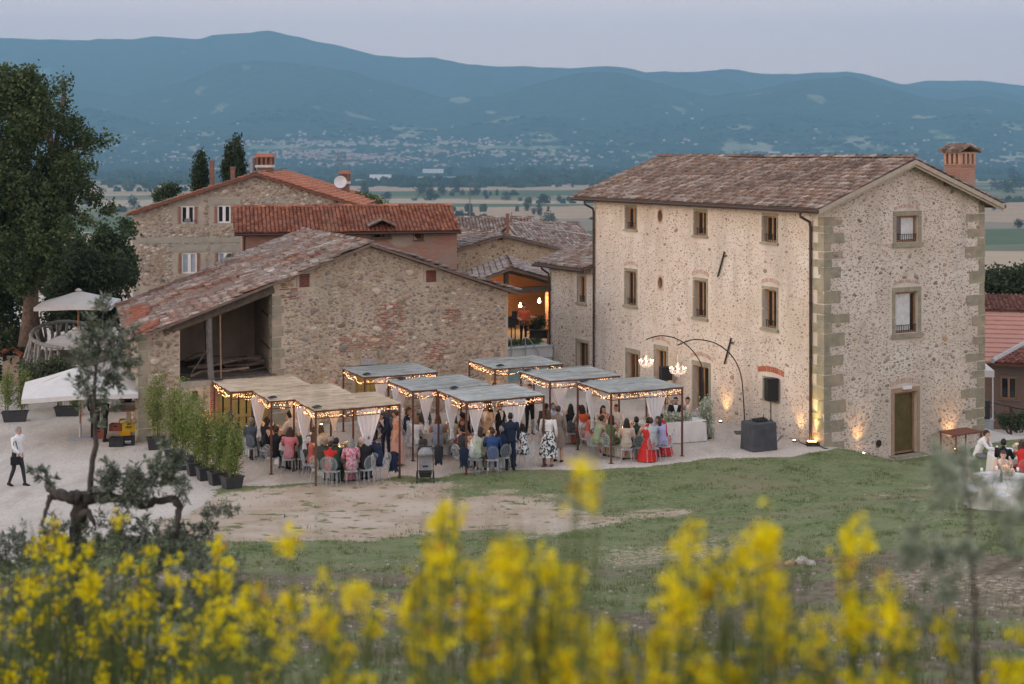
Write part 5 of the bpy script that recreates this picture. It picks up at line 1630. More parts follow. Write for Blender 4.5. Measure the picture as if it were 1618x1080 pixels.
bush_tree('leafy_tree','small tree top showing above the farmhouse roof slope',Vector((-25.5,104,0)),((262,302,9),(275,300,8),(250,310,8)),104,1200,.12,MIDG,14,shell=.3)
bush_tree('leafy_bush','bright green bush behind the right end of the farmhouse',Vector((-10.5,96,0)),((568,315,9),(585,318,8),(600,322,6)),96,900,.12,[(.07,.12,.03),(.05,.09,.025)],15,cat='bush',trunk=False)
bush_tree('hedge_tree','dark hedge trees beyond the shed roofs on the right',Vector((36,105,-1)),((1560,446,20),(1580,440,22),(1600,444,22),(1620,440,22),(1650,440,28),(1540,450,20),(1575,465,24),(1610,468,24),(1640,470,24)),105,7000,.16,DARK+MIDG[:1],16,cat='hedge',dY=1.5)
def cypress(label,px,py_top,py_base,wpx,Y,seed):
 b=at(px,py_base,Y);h=at(px,py_top,Y).z-b.z;w_=wpx/FPX*Y/2
 o=empty('cypress',b,label,'cypress','dark cypresses behind the farmhouse')
 bl=[];rr=random.Random(seed)
 for k in range(26):
  t=k/25
  r=w_*(.95*(1-t)**.7*min(1,.5+t*3))*rr.uniform(.75,1.0)+.05
  bl.append((Vector((rr.uniform(-.15,.15)*w_,rr.uniform(-.15,.15)*w_,h*t*.97)),(r,r,r*1.5+.15)))
 crown('crown',o,bl,3800,.10,[(.030,.046,.018),(.018,.03,.012),(.042,.058,.022)],seed,clump=6,shell=.6,aspect=.5,droop=-1.5)
 q=MB();q.tube([(0,0,-4),(0,0,h*.5)],[.2,.1],6);q.build('trunk',M_BARK,o)
cypress('lower broad cypress left of the slim brick flue',317,240,296,27,101,21)
cypress('tall slim cypress, right one of the pair behind the ridge',375,212,285,22,103,22)
cypress('cypress left of its taller twin behind the ridge',364,224,285,24,101,23)
LAV=[(.075,.095,.05),(.095,.11,.065),(.06,.08,.04)]
bush_tree('lavender_bush','grey green rounded bush below the rustic balustrade',at_z(75,648,0),((42,586,14),(62,580,18),(88,580,17),(108,586,13),(60,598,14),(88,600,14),(75,612,16),(50,612,14)),57.6,5000,.06,LAV,24,cat='bush',trunk=False,dY=.8,shell=.2)
bush_tree('low_bush','low green growth at the foot of the rail fence',at(1600,668,65),((1585,664,12),(1605,668,13),(1620,664,14),(1640,668,14)),65,2200,.06,MIDG+LAV,25,cat='bush',trunk=False,dY=.6,shell=.2)
# -- rustic balustrade, gate pillar
M_LOG=mat('grey_branch_wood',(.24,.225,.205),(.15,.14,.125),7,.9,bump=.4)
bal=empty('rustic_balustrade',(0,0,0),'curved balustrade of grey crooked branches under the oak','balustrade')
top=[at(130,510,66),at(108,507.5,65.5),at(92,508,64.6),at(72,512,63.4),at(56,519,62.3),at(48.5,528,61.5),at(50,536,60.6),at(62,542,60),at(80,547,59.6),at(100,550,59.3)]
q=MB();q.tube(top,.085,7);q.build('handrail',M_LOG,bal)
fl_=MB()
deckpts=[Vector((p.x,p.y,p.z-1.05))for p in top]
r_=random.Random(9)
for i in range(len(top)-1):
 for t in(.1,.6):
  a=top[i].lerp(top[i+1],t);b=top[i].lerp(top[i+1],min(1,t+r_.uniform(-.35,.45)))-Vector((0,0,1.05 if i<5 else 1.75))
  b+=Vector((r_.uniform(-.28,.28),r_.uniform(-.2,.2),0));m_=a.lerp(b,.5)+Vector((r_.uniform(-.13,.13),0,0))
  q=MB();q.tube([a,m_,b],[.06,.075,.085],5);q.build('branch_baluster',M_LOG,bal)
q=MB()
vs=[p for p in deckpts]+[p-Vector((0,0,.25))for p in deckpts]
n=len(deckpts)
c=Vector((deckpts[0].x+3,deckpts[0].y-3,deckpts[0].z));
q.add(vs+[c],[(i,i+1,2*n)for i in range(n-1)]+[(i,n+i,n+i+1,i+1)for i in range(n-1)])
setp(q.build('raised_terrace',mat('terrace_earth',(.16,.13,.1),(.1,.09,.07),3,.95)),'small raised terrace under the oak',kind='structure')
pi_=at_z(12,612,0)
pil=empty('gate_pillar',at_z(22,607,0),'small stone gate pillar with a tiled cap beside the dark tree','pillar')
q=MB();q.box((-.38,-.38,-.1),(.38,.38,1.35));q.build('shaft',mat('pillar_stone',(.33,.27,.20),(.25,.2,.15),4,.9,bump=.5),pil)
q=MB()
for sg in(-1,1):
 for k in range(4):q.tube([(sg*.52,-.42+.28*k,1.40),(sg*.03,-.42+.28*k,1.72)],[.12,.11],6,0,True,rnd.choice(TILE_RED+TILE_BROWN))
q.build('tiled_cap',M_TILE,pil,colors=True)
# -- potted bamboo
M_POT=mat('anthracite_plastic',(.035,.037,.04),(.05,.05,.053),3,.55,spec=.35)
M_SOIL=mat('potting_soil',(.05,.038,.028),(.08,.06,.045),12,1)
BAMB=[(.14,.20,.05),(.20,.25,.065),(.11,.165,.04),(.25,.28,.085),(.17,.19,.055)]
def bamboo(base,label,h,seed,pot=(.62,.46,.42),rz=0.0,wide=.42,n=2600,group='bamboo in grey planters',clumps=None):
 o=empty('potted_bamboo',base,label,'potted plant',group,rz)
 r_=random.Random(seed)
 q=MB();L,W,H=pot
 q.frustum_box((0,0,0),(L*.80,W*.78),(L*.97,W*.97),H*.9)
 q.build('planter',M_POT,o)
 q=MB()
 q.cbox((0,W/2-.03,H*.95),(L+.04,.065,H*.10));q.cbox((0,-W/2+.03,H*.95),(L+.04,.065,H*.10));q.cbox((L/2-.03+.0,0,H*.95),(.065,W-.13,H*.10));q.cbox((-L/2+.03,0,H*.95),(.065,W-.13,H*.10))
 q.build('planter_rim',M_POT,o)
 q=MB();q.cbox((0,0,H*.905),(L-.14,W-.14,.02));q.build('soil',M_SOIL,o)
 q=MB();bl=[]
 xs=clumps or[0]
 for cx in xs:
  for k in range(9 if len(xs)==1 else 6):
   x=cx+r_.uniform(-.35,.35)*(L*.6 if len(xs)==1 else.3);y=r_.uniform(-.3,.3)*W
   hh=h*r_.uniform(.72,1.0);dx,dy=r_.uniform(-.5,.5)*wide*.7,r_.uniform(-.5,.5)*wide*.7
   q.tube([(x,y,H*.9),(x+dx*.4,y+dy*.4,H+hh*.5),(x+dx,y+dy,H+hh)],[.014,.012,.005],5)
   for j in range(6):
    t=r_.uniform(.12,1.0)
    bl.append((Vector((x+dx*t*1.1,y+dy*t*1.1,H+hh*t)),(wide*r_.uniform(.25,.5),wide*r_.uniform(.25,.5),.14)))
 q.build('stems',M_STEM,o)
 crown('foliage',o,bl,n,.052,BAMB,seed,clump=5,shell=.0,aspect=.24,droop=.35,jitter_col=.35)
 return o
prow=[((246,710),2.55,'at the barn wall, first of the row',1),((271,722),2.65,'second of the row from the barn wall',2),((291,743),2.5,'third of the row from the barn wall',3),((308,752),2.45,'fourth of the row from the barn wall',4),((326,759),2.2,'fourth of the row from the pergola',5)]
prow=[(244,711,2.35,'bamboo in a dark planter standing alone by the barn corner'),(273,733,2.45,'tall bamboo next to the uplit wall, far end of the planter row'),(290,743,2.3,'bamboo second from the barn end of the planter row'),(308,752,2.15,'bamboo third from the barn end of the planter row'),(324,759.5,2.0,'bamboo third from the near end of the planter row'),(343,767.5,1.85,'bamboo second from the near end of the planter row'),(364.5,775,1.75,'bamboo in the frontmost planter of the row')]
for i,(px,py,h,lab)in enumerate(prow):
 b=at_z(px,py,0)
 bamboo(b+Vector((0,.2,0)),lab,h,100+i,rz=R(18+i*3),wide=.62,n=3000)
bamboo(at_z(21,667,0)+Vector((0,.2,0)),'bushy bamboo in a long planter at the left edge',1.75,120,pot=(.98,.42,.40),wide=.5,n=3200,rz=R(12),clumps=(-.28,.28))
bamboo(at_z(104,658,0)+Vector((0,.2,0)),'two short bamboo clumps in a long planter behind the umbrella',.85,121,pot=(.98,.42,.38),wide=.3,n=1500,rz=R(4),clumps=(-.32,.3))
# -- market umbrellas
def umbrella(label,apex_px,apex_py,Y,half,z_base,drop,foot=True,rz=R(20),pole_to=None,valance=.16):
 a=at(apex_px,apex_py,Y)
 o=empty('market_umbrella',(a.x,a.y,z_base),label,'umbrella','white market umbrellas',rz)
 h=a.z-z_base
 q=MB();n=8
 ring=[]
 for k in range(n):
  ang=2*PI*k/n+PI/4
  sq=1/max(abs(math.cos(ang)),abs(math.sin(ang)))
  ring.append(Vector((math.cos(ang)*half*sq,math.sin(ang)*half*sq,h-drop*(1.0 if k%2==0 else.93))))
 mid=[Vector((p.x*.5,p.y*.5,h-drop*.525))for p in ring]
 low=[p*1.0-Vector((0,0,valance))for p in ring]
 vs=[Vector((0,0,h))]+mid+ring+low
 fs=[]
 for k in range(n):
  k2=(k+1)%n
  fs+=[(0,1+k,1+k2),(1+k,1+n+k,1+n+k2,1+k2),(1+n+k,1+2*n+k,1+2*n+k2,1+n+k2)]
 q.add(vs,fs);q.build('canopy',M_CANVAS,o)
 q=MB();q.lathe([(.16,h+.005),(.14,h+.05),(.02,h+.12)],10);q.build('finial',M_CANVAS,o)
 q=MB();q.tube([(0,0,0.02),(0,0,h)],.038,8);q.build('pole',M_WOODP,o)
 q=MB()
 for k in range(n):q.tube([(0,0,h-.05),tuple(ring[k]-Vector((0,0,.04)))],.014,4)
 q.build('ribs',M_WOODP,o)
 if foot:
  q=MB();q.cbox((0,0,.02),(.85,.85,.04));q.tube([(0,0,.04),(0,0,.55)],.05,8);q.build('foot',mat('pale_steel_foot',(.45,.46,.47),(.4,.4,.42),5,.5,metal=.4),o)
 return o
M_WOODP=mat('umbrella_pole_wood',(.34,.18,.08),(.27,.14,.06),7,.6)
um=umbrella('near white square umbrella sheltering the bar crates',127,578,52.2,1.98,0,.80,rz=R(17))
umbrella('large pale umbrella on the terrace under the oak',124,459,63,1.62,1.2,.55,foot=False,rz=R(8))
umbrella('smaller pale umbrella half hidden by the olive leaves',120,520,62.5,1.1,1.0,.45,foot=False,rz=R(4),valance=.32)
# -- trees of the valley floor
VZ=-60.0
def far_tree_mesh(kind,seed):
 r_=random.Random(seed);bl=[]
 if kind=='round':
  for k in range(9):
   a=r_.uniform(0,2*PI);bl.append((Vector((math.cos(a)*.25*r_.random(),math.sin(a)*.25*r_.random(),.35+.5*r_.random())),r_.uniform(.16,.27)))
 elif kind=='tall':
  for k in range(9):bl.append((Vector((r_.uniform(-.06,.06),r_.uniform(-.06,.06),.12+.8*k/8)),(.17*(1-.55*(k/8-.4)**2*4*.6),.17,.14)))
 else:
  for k in range(10):bl.append((Vector((r_.uniform(-.5,.5),r_.uniform(-.25,.25),.18+.45*r_.random())),r_.uniform(.2,.34)))
 V,F,FC=leaf_cloud(bl,420,.06,[(.035,.05,.022),(.05,.066,.028),(.026,.038,.018)],seed,shell=.5,aspect=.7,clump=3)
 trunk=MB();trunk.tube([(0,0,-.05),(0,0,.4)],.035,5)
 return np_mesh('crown',V,F,M_LEAF,FC),trunk.mesh('trunk',M_BARK)
FT={k:[far_tree_mesh(k,s)for s in(1,2,3)]for k in('round','tall','bush')}
VTREES=[(861,324,20,'round'),(883,321,12,'round'),(898,320,10,'round'),(769,316,11,'round'),(800,317,13,'bush'),(822,318,8,'bush'),(833,333,19,'tall'),(817,334,10,'tall'),(843,338,10,'tall'),(852,340,17,'tall'),(866,334,9,'tall'),(868,355,23,'bush'),(767,342,6,'bush'),(729,342,10,'round'),(577,318,30,'tall'),(610,318,17,'round'),(668,311,22,'round'),(679,317,24,'tall'),(687,317,14,'round'),(697,311,20,'round'),(721,304,23,'tall'),(715,311,9,'round'),(731,310,10,'round'),(752,311,17,'round'),(654,318,7,'bush'),(711,279,17,'tall'),(760,281,16,'tall'),(772,279,17,'round'),(790,276,13,'round'),(809,274,14,'tall'),(837,282,22,'round'),(858,294,17,'round'),(853,270,14,'round'),(898,279,17,'bush'),(930,281,19,'bush'),(1611,363,17,'round'),(1572,332,11,'bush'),(209,330,19,'round'),(198,303,11,'round'),(210,301,13,'round'),(232,303,16,'round'),(243,303,12,'round'),(184,301,9,'round'),(650,291,11,'bush'),(672,291,10,'bush'),(690,291,11,'bush'),(706,292,10,'bush'),(738,292,10,'bush'),(752,292,11,'bush'),(776,293,11,'bush'),(790,293,9,'bush'),(806,293,11,'bush'),(820,294,8,'bush'),(905,297,7,'round'),(880,297,8,'round'),(935,300,12,'round'),(965,296,12,'round'),(575,287,15,'round'),(640,288,17,'bush'),(600,268,13,'bush'),(1590,306,26,'bush'),(1612,300,30,'bush'),(1575,300,20,'bush'),(1600,285,20,'tall'),(1585,322,11,'bush'),(1608,318,10,'bush'),(140,326,14,'round'),(165,340,12,'bush'),(120,305,14,'bush'),(95,310,16,'round'),(160,305,12,'bush')]
r_=random.Random(17)
lab_k={'round':('round dark tree standing in the pale valley fields','round-headed valley trees'),'tall':('slim upright poplar standing in the valley fields','slim poplars of the valley'),'bush':('broad low clump of trees edging a valley field','low tree clumps of the valley')}
for i,(px,py,h,kd)in enumerate(VTREES):
 p=at_z(px,py,VZ-.5);H=h/FPX*p.y
 cm,tm=FT[kd][i%3]
 reg=('left of the farmhouse' if px<260 else 'beyond the villa right corner' if px>1450 else 'just left of the villa eave' if px>870 else 'above the tiled roofs' if px>740 else 'above the red brick roof')
 row='near field' if py>312 else 'middle hedge row' if py>287 else 'far fields'
 siz='tall' if h>19 else 'small' if h<11 else 'middling'
 o=empty('valley_tree',p,siz+' '+{'round':'round dark tree','tall':'slim poplar','bush':'broad low tree clump'}[kd]+' in the '+row+' '+reg,'tree',siz+' '+lab_k[kd][1]+', '+row+' '+reg,r_.uniform(0,6.28))
 wd=H*r_.uniform(.85,1.15)
 o.scale=(wd,wd,H)
 link('crown',cm,o);link('trunk',tm,o)
# -- woods and towns across the valley
def lumps(n,gen,seed,pal,nseg=5):
 g=np.random.RandomState(seed)
 P=np.array([gen(g)for _ in range(n)]);n=len(P)
 ang=np.linspace(0,2*PI,nseg,endpoint=False)[None]+g.uniform(0,1.2,(n,1))
 V=[]
 for sc,hz in((.85,-.1),(1.0,.5),(.55,.92)):
  r=P[:,3:4]*sc*g.uniform(.7,1.2,(n,nseg))
  V.append(np.stack([P[:,0:1]+r*np.cos(ang),P[:,1:2]+r*np.sin(ang),P[:,2:3]+P[:,4:5]*hz*g.uniform(.85,1.15,(n,nseg))],-1))
 V=np.stack(V,1).reshape(-1,3)
 F=[]
 for ring in range(2):
  for k in range(nseg):F.append((ring*nseg+k,ring*nseg+(k+1)%nseg,(ring+1)*nseg+(k+1)%nseg,(ring+1)*nseg+k))
 F.append((2*nseg,2*nseg+1,2*nseg+2,2*nseg+3));F.append((2*nseg,2*nseg+3,2*nseg+4,2*nseg+4))
 F=np.array(F[:-1]+[(2*nseg,2*nseg+3,2*nseg+4,2*nseg)][:0])
 FF_=(F[None]+(np.arange(n)*3*nseg)[:,None,None]).reshape(-1,4)
 pal=np.array(pal);C=np.repeat(pal[g.randint(0,len(pal),n)]*g.uniform(.75,1.25,(n,1)),len(F),axis=0)
 return V,FF_,C
def wood_gen(g):
 while True:
  u=g.uniform(-.46,.46);Y=math.exp(g.uniform(math.log(2500),math.log(6600)))
  x=u*Y
  d=noise.fractal(Vector((x*.0016,Y*.0011,4)),1.0,2.0,4)
  if d+(Y-3300)/2600*.5>.12+.25*g.rand():
   h=g.uniform(7,19)
   return(x,Y,VZ if Y<5400 else max(VZ,mount_z(u,Y)),g.uniform(6,20),h)
M_FARLEAF=mat('far_foliage',(1,1,1),rough=1,attr=True,spec=0)
V,F,C=lumps(5200,wood_gen,5,[(.035,.05,.028),(.045,.06,.032),(.028,.042,.026)])
def slope_wood(g):
 while True:
  u=g.uniform(-.46,.46);Y=g.uniform(5600,7900);x=u*Y
  if noise.fractal(Vector((x*.002,Y*.003,14)),1.0,2.0,3)+.15>.3*g.rand():
   return(x,Y,max(VZ,mount_z(u,Y)),g.uniform(10,26),g.uniform(7,14))
def hedge_gen(g):
 while True:
  Y=g.choice([1480,1700,1960,2240,2330,2600,2900,3150,3400]);u=g.uniform(-.46,.46);x=u*Y
  if noise.noise(Vector((x*.004,Y*.01,6)))>.08:return(x,Y+x*.06+g.uniform(-6,6),VZ,g.uniform(2.5,6.5),g.uniform(3,10))
V3,F3,C3=lumps(620,hedge_gen,25,[(.035,.05,.026),(.045,.06,.03),(.028,.042,.024)])
V2,F2,C2=lumps(2600,slope_wood,15,[(.03,.045,.026),(.04,.055,.03),(.025,.038,.024)])
F=np.concatenate([F,F2+len(V),F3+len(V)+len(V2)]);V=np.concatenate([V,V2,V3]);C=np.concatenate([C,C2,C3])
setp(link('far_woods',np_mesh('far_woods',V,F,M_FARLEAF,C)),'dark woods and tree lines across the valley',kind='stuff')
def house_mesh(seed):
 r_=random.Random(seed);q=MB()
 L,W,H=r_.uniform(9,17),r_.uniform(8,11),r_.uniform(5.5,9)
 wall=r_.choice([(.55,.49,.43),(.52,.43,.36),(.66,.62,.57),(.48,.37,.30),(.58,.53,.48)])
 q.box((-L/2,-W/2,-3),(L/2,W/2,H),0,None,wall)
 rf=r_.choice([(.40,.22,.16),(.45,.27,.2),(.36,.2,.15)])
 hh=H+W*.18
 q.add([(-L/2-.4,-W/2-.4,H),(L/2+.4,-W/2-.4,H),(L/2+.4,0,hh),(-L/2-.4,0,hh),(-L/2-.4,W/2+.4,H),(L/2+.4,W/2+.4,H)],[(0,1,2,3),(3,2,5,4),(0,3,4),(1,5,2)],0,rf)
 for a in range(3):
  for z in(1.2,4.0):
   x=-L/2+L*(a+.5)/3
   q.box((x-.5,-W/2-.05,z),(x+.5,-W/2-.01,z+1.4),0,None,(.12,.12,.13))
 return q
M_TOWN=mat('town_render',(1,1,1),rough=.9,attr=True,spec=.1)
HM=[house_mesh(s)for s in range(8)]
HMESH=[q.mesh('town_house',M_TOWN,colors=True)for q in HM]
def town_sites(n,seed):
 r_=random.Random(seed);out=[]
 while len(out)<n:
  k=r_.random()
  if k<.62:
   px=r_.gauss(570,150);Y=r_.triangular(5500,7400,6300)
  elif k<.955:
   px=r_.uniform(-200,1800);Y=r_.triangular(5200,7300,6200)
  else:
   px=r_.uniform(-200,1800);Y=r_.uniform(6800,8600)
  u=(px-809)/FPX;x=u*Y
  z=mount_z(u,Y)if Y>5400 else VZ
  z=max(z,VZ)
  d=noise.fractal(Vector((x*.0026,Y*.0045,9)),1.0,2.0,4)
  if Y>7000 and z>260:continue
  if d*1.6+(.12 if k<.62 else-.15)+r_.uniform(-.2,.2)<.0:continue
  out.append((x,Y,z))
 return out
sites=town_sites(2300,6)
sites.sort(key=lambda p:p[1])
r_=random.Random(8)
for i,(x,y,z)in enumerate(sites[:240]):
 o=link('town_house',HMESH[i%8]);o.location=(x,y,z);o.rotation_euler=(0,0,r_.uniform(-.8,.8))
 o.scale=(.85,.85,.8)
 setp(o,'tiny pale house with a tiled roof in the far valley town','house','houses of the far valley town')
big=MB()
for(x,y,z)in sites[240:]:
 q=HM[r_.randrange(8)];a=r_.uniform(-.8,.8);ca,sa=math.cos(a),math.sin(a)
 b=len(big.v)
 big.v.extend([(x+p[0]*ca-p[1]*sa,y+p[0]*sa+p[1]*ca,z+p[2])for p in q.v])
 big.f.extend([tuple(b+i for i in f)for f in q.f]);big.m.extend(q.m);big.c.extend(q.c)
setp(big.build('far_town',M_TOWN,colors=True),'pale houses of the far towns along the foot of the mountains',kind='stuff')
def hall(label,px0,px1,py0,py1,col=(.80,.80,.80),roofcol=(.6,.6,.6),z=VZ,Yd=None):
 p=at_z((px0+px1)/2,py1,z)if Yd is None else Vector((((px0+px1)/2-809)/FPX*Yd,Yd,mount_z(((px0+px1)/2-809)/FPX,Yd)))
 wd=(px1-px0)/FPX*p.y;h=(py1-py0)/FPX*p.y if Yd is None else at(px0,py0,Yd).z-p.z
 q=MB();q.box((-wd/2,0,-1),(wd/2,wd*.5,h),0,None,col);q.box((-wd/2-.5,-.5,h+.01),(wd/2+.5,wd*.5+.5,h+.8),0,None,roofcol)
 n=max(3,int((px1-px0)/6))
 for k in range(n):x=-wd/2+wd*(k+.5)/n;q.box((x-1.2,-.06,h*.55),(x+1.2,-.02,h*.75),0,None,(.25,.27,.3))
 o=q.build('warehouse',M_TOWN,None,colors=True,loc=p)
 setp(o,label,'warehouse')
hall('white two storey warehouse in the fields right of the dish',584,617,276,291)
hall('low white warehouse joined left of the taller one',562,584,284,291)
hall('white block showing above the villa ridge',1213,1233,239,268,Yd=6650)
hall('white long block right of the other one above the villa ridge',1252,1281,241.5,268,Yd=6600)
hall('long grey greenhouse roof behind the field trees',660,745,280,285,(.6,.62,.62),(.5,.52,.52))
hall('long pale shed by the field at the middle of the valley',668,700,267,273)
# -- pergolas, string lights, curtains
PR=Vector((.906,.423,0));PL=Vector((-.423,.906,0));PS=2.8;PD=2.42;PH=2.40
RZ_P=math.atan2(.423,.906)
M_RUST=mat('rusty_steel',(.155,.065,.045),(.11,.045,.032),9,.75,metal=.2)
def reed_mat(name,c1,c2):
 m=mat(name,c1,c2,3.0,.95,detail=8)
 n=m.node_tree.nodes;l=m.node_tree.links;b=n['Principled BSDF']
 tc=n.new('ShaderNodeTexCoord');mp=n.new('ShaderNodeMapping');mp.inputs['Scale'].default_value=(2.2,75,1);l.new(tc.outputs['Object'],mp.inputs['Vector'])
 no=n.new('ShaderNodeTexNoise');no.inputs['Scale'].default_value=1.0;no.inputs['Detail'].default_value=3;l.new(mp.outputs[0],no.inputs['Vector'])
 bp=n.new('ShaderNodeBump');bp.inputs['Strength'].default_value=.6;bp.inputs['Distance'].default_value=.02;l.new(no.outputs[0],bp.inputs['Height']);l.new(bp.outputs[0],b.inputs['Normal'])
 src=b.inputs['Base Color'].links[0].from_socket;mr=n.new('ShaderNodeMapRange');mr.inputs[1].default_value=.3;mr.inputs[2].default_value=.7;mr.inputs[3].default_value=.72;mr.inputs[4].default_value=1.12;l.new(no.outputs[0],mr.inputs[0])
 oi=n.new('ShaderNodeObjectInfo');m2=n.new('ShaderNodeMath');m2 .operation='MULTIPLY_ADD';m2 .inputs[1].default_value=.22;m2 .inputs[2].default_value=.88;l.new(oi.outputs['Random'],m2 .inputs[0])
 m3=n.new('ShaderNodeMath');m3 .operation='MULTIPLY';l.new(mr.outputs[0],m3 .inputs[0]);l.new(m2 .outputs[0],m3 .inputs[1])
 vm=n.new('ShaderNodeVectorMath');vm.operation='SCALE';l.new(src,vm.inputs[0]);l.new(m3 .outputs[0],vm.inputs['Scale']);l.new(vm.outputs[0],b.inputs['Base Color'])
 return m
M_REED_TAN=reed_mat('straw_reed',(.58,.455,.32),(.47,.365,.255))
M_REED_GREY=reed_mat('grey_reed',(.42,.43,.395),(.33,.34,.315))
M_VOILE=mat('white_voile',(.88,.88,.92),(.84,.84,.88),3,.9,trans=.25)
M_WIRE=mat('light_wire',(.03,.025,.02),rough=.8)
M_FAIRY=mat('fairy_light',(1,.7,.4),emit=(1.0,.46,.19),estr=3.2)
PERG={}
def pergola(key,fx,fy,px_front,tan,label):
 p=at_z(fx,fy,0.0)if fy>700 else at_z(fx,fy,PH)
 p=Vector((p.x,p.y,0))
 o=empty('pergola',p,label,'pergola','rusty pergolas over the dinner tables',RZ_P)
 for(a,b)in((0,0),(PS,0),(0,PD),(PS,PD)):
  q=MB();q.cbox((a,b,PH/2-.02),(.055,.055,PH-.04));q.cbox((a,b,.006),(.14,.14,.012));q.build('post',M_RUST,o)
 zt=PH-.02
 for(lo,hi)in(((-.03,-.03,zt-.05),(PS+.03,.03,zt)),((-.03,PD-.03,zt-.05),(PS+.03,PD+.03,zt)),((-.03,.032,zt-.05),(.03,PD-.032,zt)),((PS-.03,.032,zt-.05),(PS+.03,PD-.032,zt))):
  q=MB();q.box(lo,hi);q.build('roof_beam',M_RUST,o)
 zl=PH-.27
 for(a,b)in(((0,0),(0,PD)),((PS,0),(PS,PD)),((0,PD),(PS,PD)),((0,0),(PS,0))):
  q=MB();q.tube([(a[0],a[1],zl),(b[0],b[1],zl)],.016,5);q.build('tie_rod',M_RUST,o)
 r_=random.Random(ord(key))
 n=22;vs=[]
 for i in range(n+1):
  for j in range(n+1):
   x=-.04+(PS+.08)*i/n;y=-.03+(PD+.06)*j/n
   if i in(0,n):x+=r_.uniform(-.035,.035)
   if j in(0,n):y+=r_.uniform(-.02,.02)
   z=PH+.010+.012*noise.noise(Vector((x*1.2,y*1.2,ord(key))))-.012*math.sin(PI*i/n)
   vs.append((x,y,z))
 fs=[(i*(n+1)+j,(i+1)*(n+1)+j,(i+1)*(n+1)+j+1,i*(n+1)+j+1)for i in range(n)for j in range(n)]
 q=MB();q.add(vs,fs);q.add([(x,y,z-.02)for x,y,z in vs],[tuple(reversed(f))for f in fs])
 rim=[i*(n+1)for i in range(n+1)]+[n*(n+1)+j for j in range(1,n+1)]+[i*(n+1)+n for i in range(n-1,-1,-1)]+[j for j in range(n-1,0,-1)]
 N_=(n+1)**2
 q.add(vs+[(x,y,z-.02)for x,y,z in vs],[(rim[k],rim[(k+1)%len(rim)],N_+rim[(k+1)%len(rim)],N_+rim[k])for k in range(len(rim))])
 q.build('reed_mat',M_REED_TAN if tan else M_REED_GREY,o)
 rd=MB()
 for k in range(70):
  y=r_.uniform(-.05,PD+.05);x0=r_.uniform(-.14,PS*.8);L=r_.uniform(.4,1.3);x1=min(x0+L,PS+.14)
  z=PH+.018+r_.uniform(0,.01)
  rd.tube([(x0,y,z),(x1,y+r_.uniform(-.03,.03),z+r_.uniform(-.01,.01))],.006,3,0,False)
 setp(rd.build('loose_reeds',M_REED_TAN if tan else M_REED_GREY,o),kind='stuff')
 PERG[key]=(p,p+PR*PS/2+PL*PD/2)
 s=empty('string_lights',p,'warm fairy lights looped under '+label,'string lights','fairy lights under the pergolas',RZ_P)
 wr=MB();bl=MB()
 edges=[((.05,-.02),(PS-.05,-.02)),((-.02,.05),(-.02,PD-.05)),((PS+.02,.05),(PS+.02,PD-.05)),((.05,PD),(PS-.05,PD)),((.1,.15),(PS-.1,PD-.15)),((PS-.1,.15),(.1,PD-.15))]
 for ei,(a,b)in enumerate(edges):
  for strand in range(4 if ei<2 else 2):
   pts=[];nseg=14;sw=r_.uniform(.05,.20)
   ph=r_.uniform(0,3);hump=r_.choice((1,2,2,3))
   for k in range(nseg+1):
    t=k/nseg
    z=PH-.08-sw*abs(math.sin(PI*hump*t+ph*.2))-r_.uniform(0,.04)
    pts.append(Vector((a[0]+(b[0]-a[0])*t+r_.uniform(-.03,.03),a[1]+(b[1]-a[1])*t+r_.uniform(-.03,.03),z)))
   wr.tube(pts,.004,3,0,False)
   for k in range(nseg):
    for u in(.2,.55,.88):
     if r_.random()<.42:
      c=pts[k].lerp(pts[k+1],u)-Vector((0,0,.015));rr=r_.uniform(.010,.016)
      bl.add([c+Vector((rr,0,0)),c+Vector((0,rr,0)),c+Vector((-rr,0,0)),c+Vector((0,-rr,0)),c+Vector((0,0,rr*1.3)),c-Vector((0,0,rr*1.3))],[(0,1,4),(1,2,4),(2,3,4),(3,0,4),(1,0,5),(2,1,5),(3,2,5),(0,3,5)])
 wr.build('wire',M_WIRE,s)
 setp(bl.build('bulbs',M_FAIRY,s),kind='stuff')
 for(a,b)in((.5,.45),(PS-.5,.45),(PS/2,PD-.5)):
  lamp('fairy_glow','POINT',(a,b,PH-.28),7.5 if tan else 3.6,(1.0,.55,.25),parent=s,radius=.25)
 return o
def curtain(key,a,b,length,wide,label,tie=.8):
 p0,_=PERG[key]
 p=p0+PR*a+PL*b
 o=empty('curtain',(p.x,p.y,0),label.replace('white tied curtain at','tied curtain at'),'curtain','tied white curtains on the pergolas',RZ_P)
 q=MB();n=16;rows=12;vs=[];fs=[]
 ztop=PH-.09
 for j in range(rows+1):
  t=j/rows
  z=ztop-length*t
  if t<tie:wv=wide*(1-(t/tie)**1.25*.86)
  else:wv=wide*(.14+(t-tie)/(1-tie)*.17)
  for k in range(n+1):
   s=k/n-.5
   y=.05*math.sin(k*2.3+j*.15)*(wv/wide)**.6+(.05*math.sin(t*PI))
   vs.append((s*wv,y,z+.03*math.cos(s*PI*2)*(1 if t<.3 else 0)-(.07*abs(s)if j==rows else 0)))
 for j in range(rows):
  for k in range(n):fs.append((j*(n+1)+k,j*(n+1)+k+1,(j+1)*(n+1)+k+1,(j+1)*(n+1)+k))
 q.add(vs,fs);q.build('drape',M_VOILE,o,smooth=True)
 q=MB();z=ztop-length*tie
 q.lathe([(wide*.09,z-.025),(wide*.105,z),(wide*.09,z+.025)],8,(0,.045,0));q.build('tie_band',M_VOILE,o)
 return o
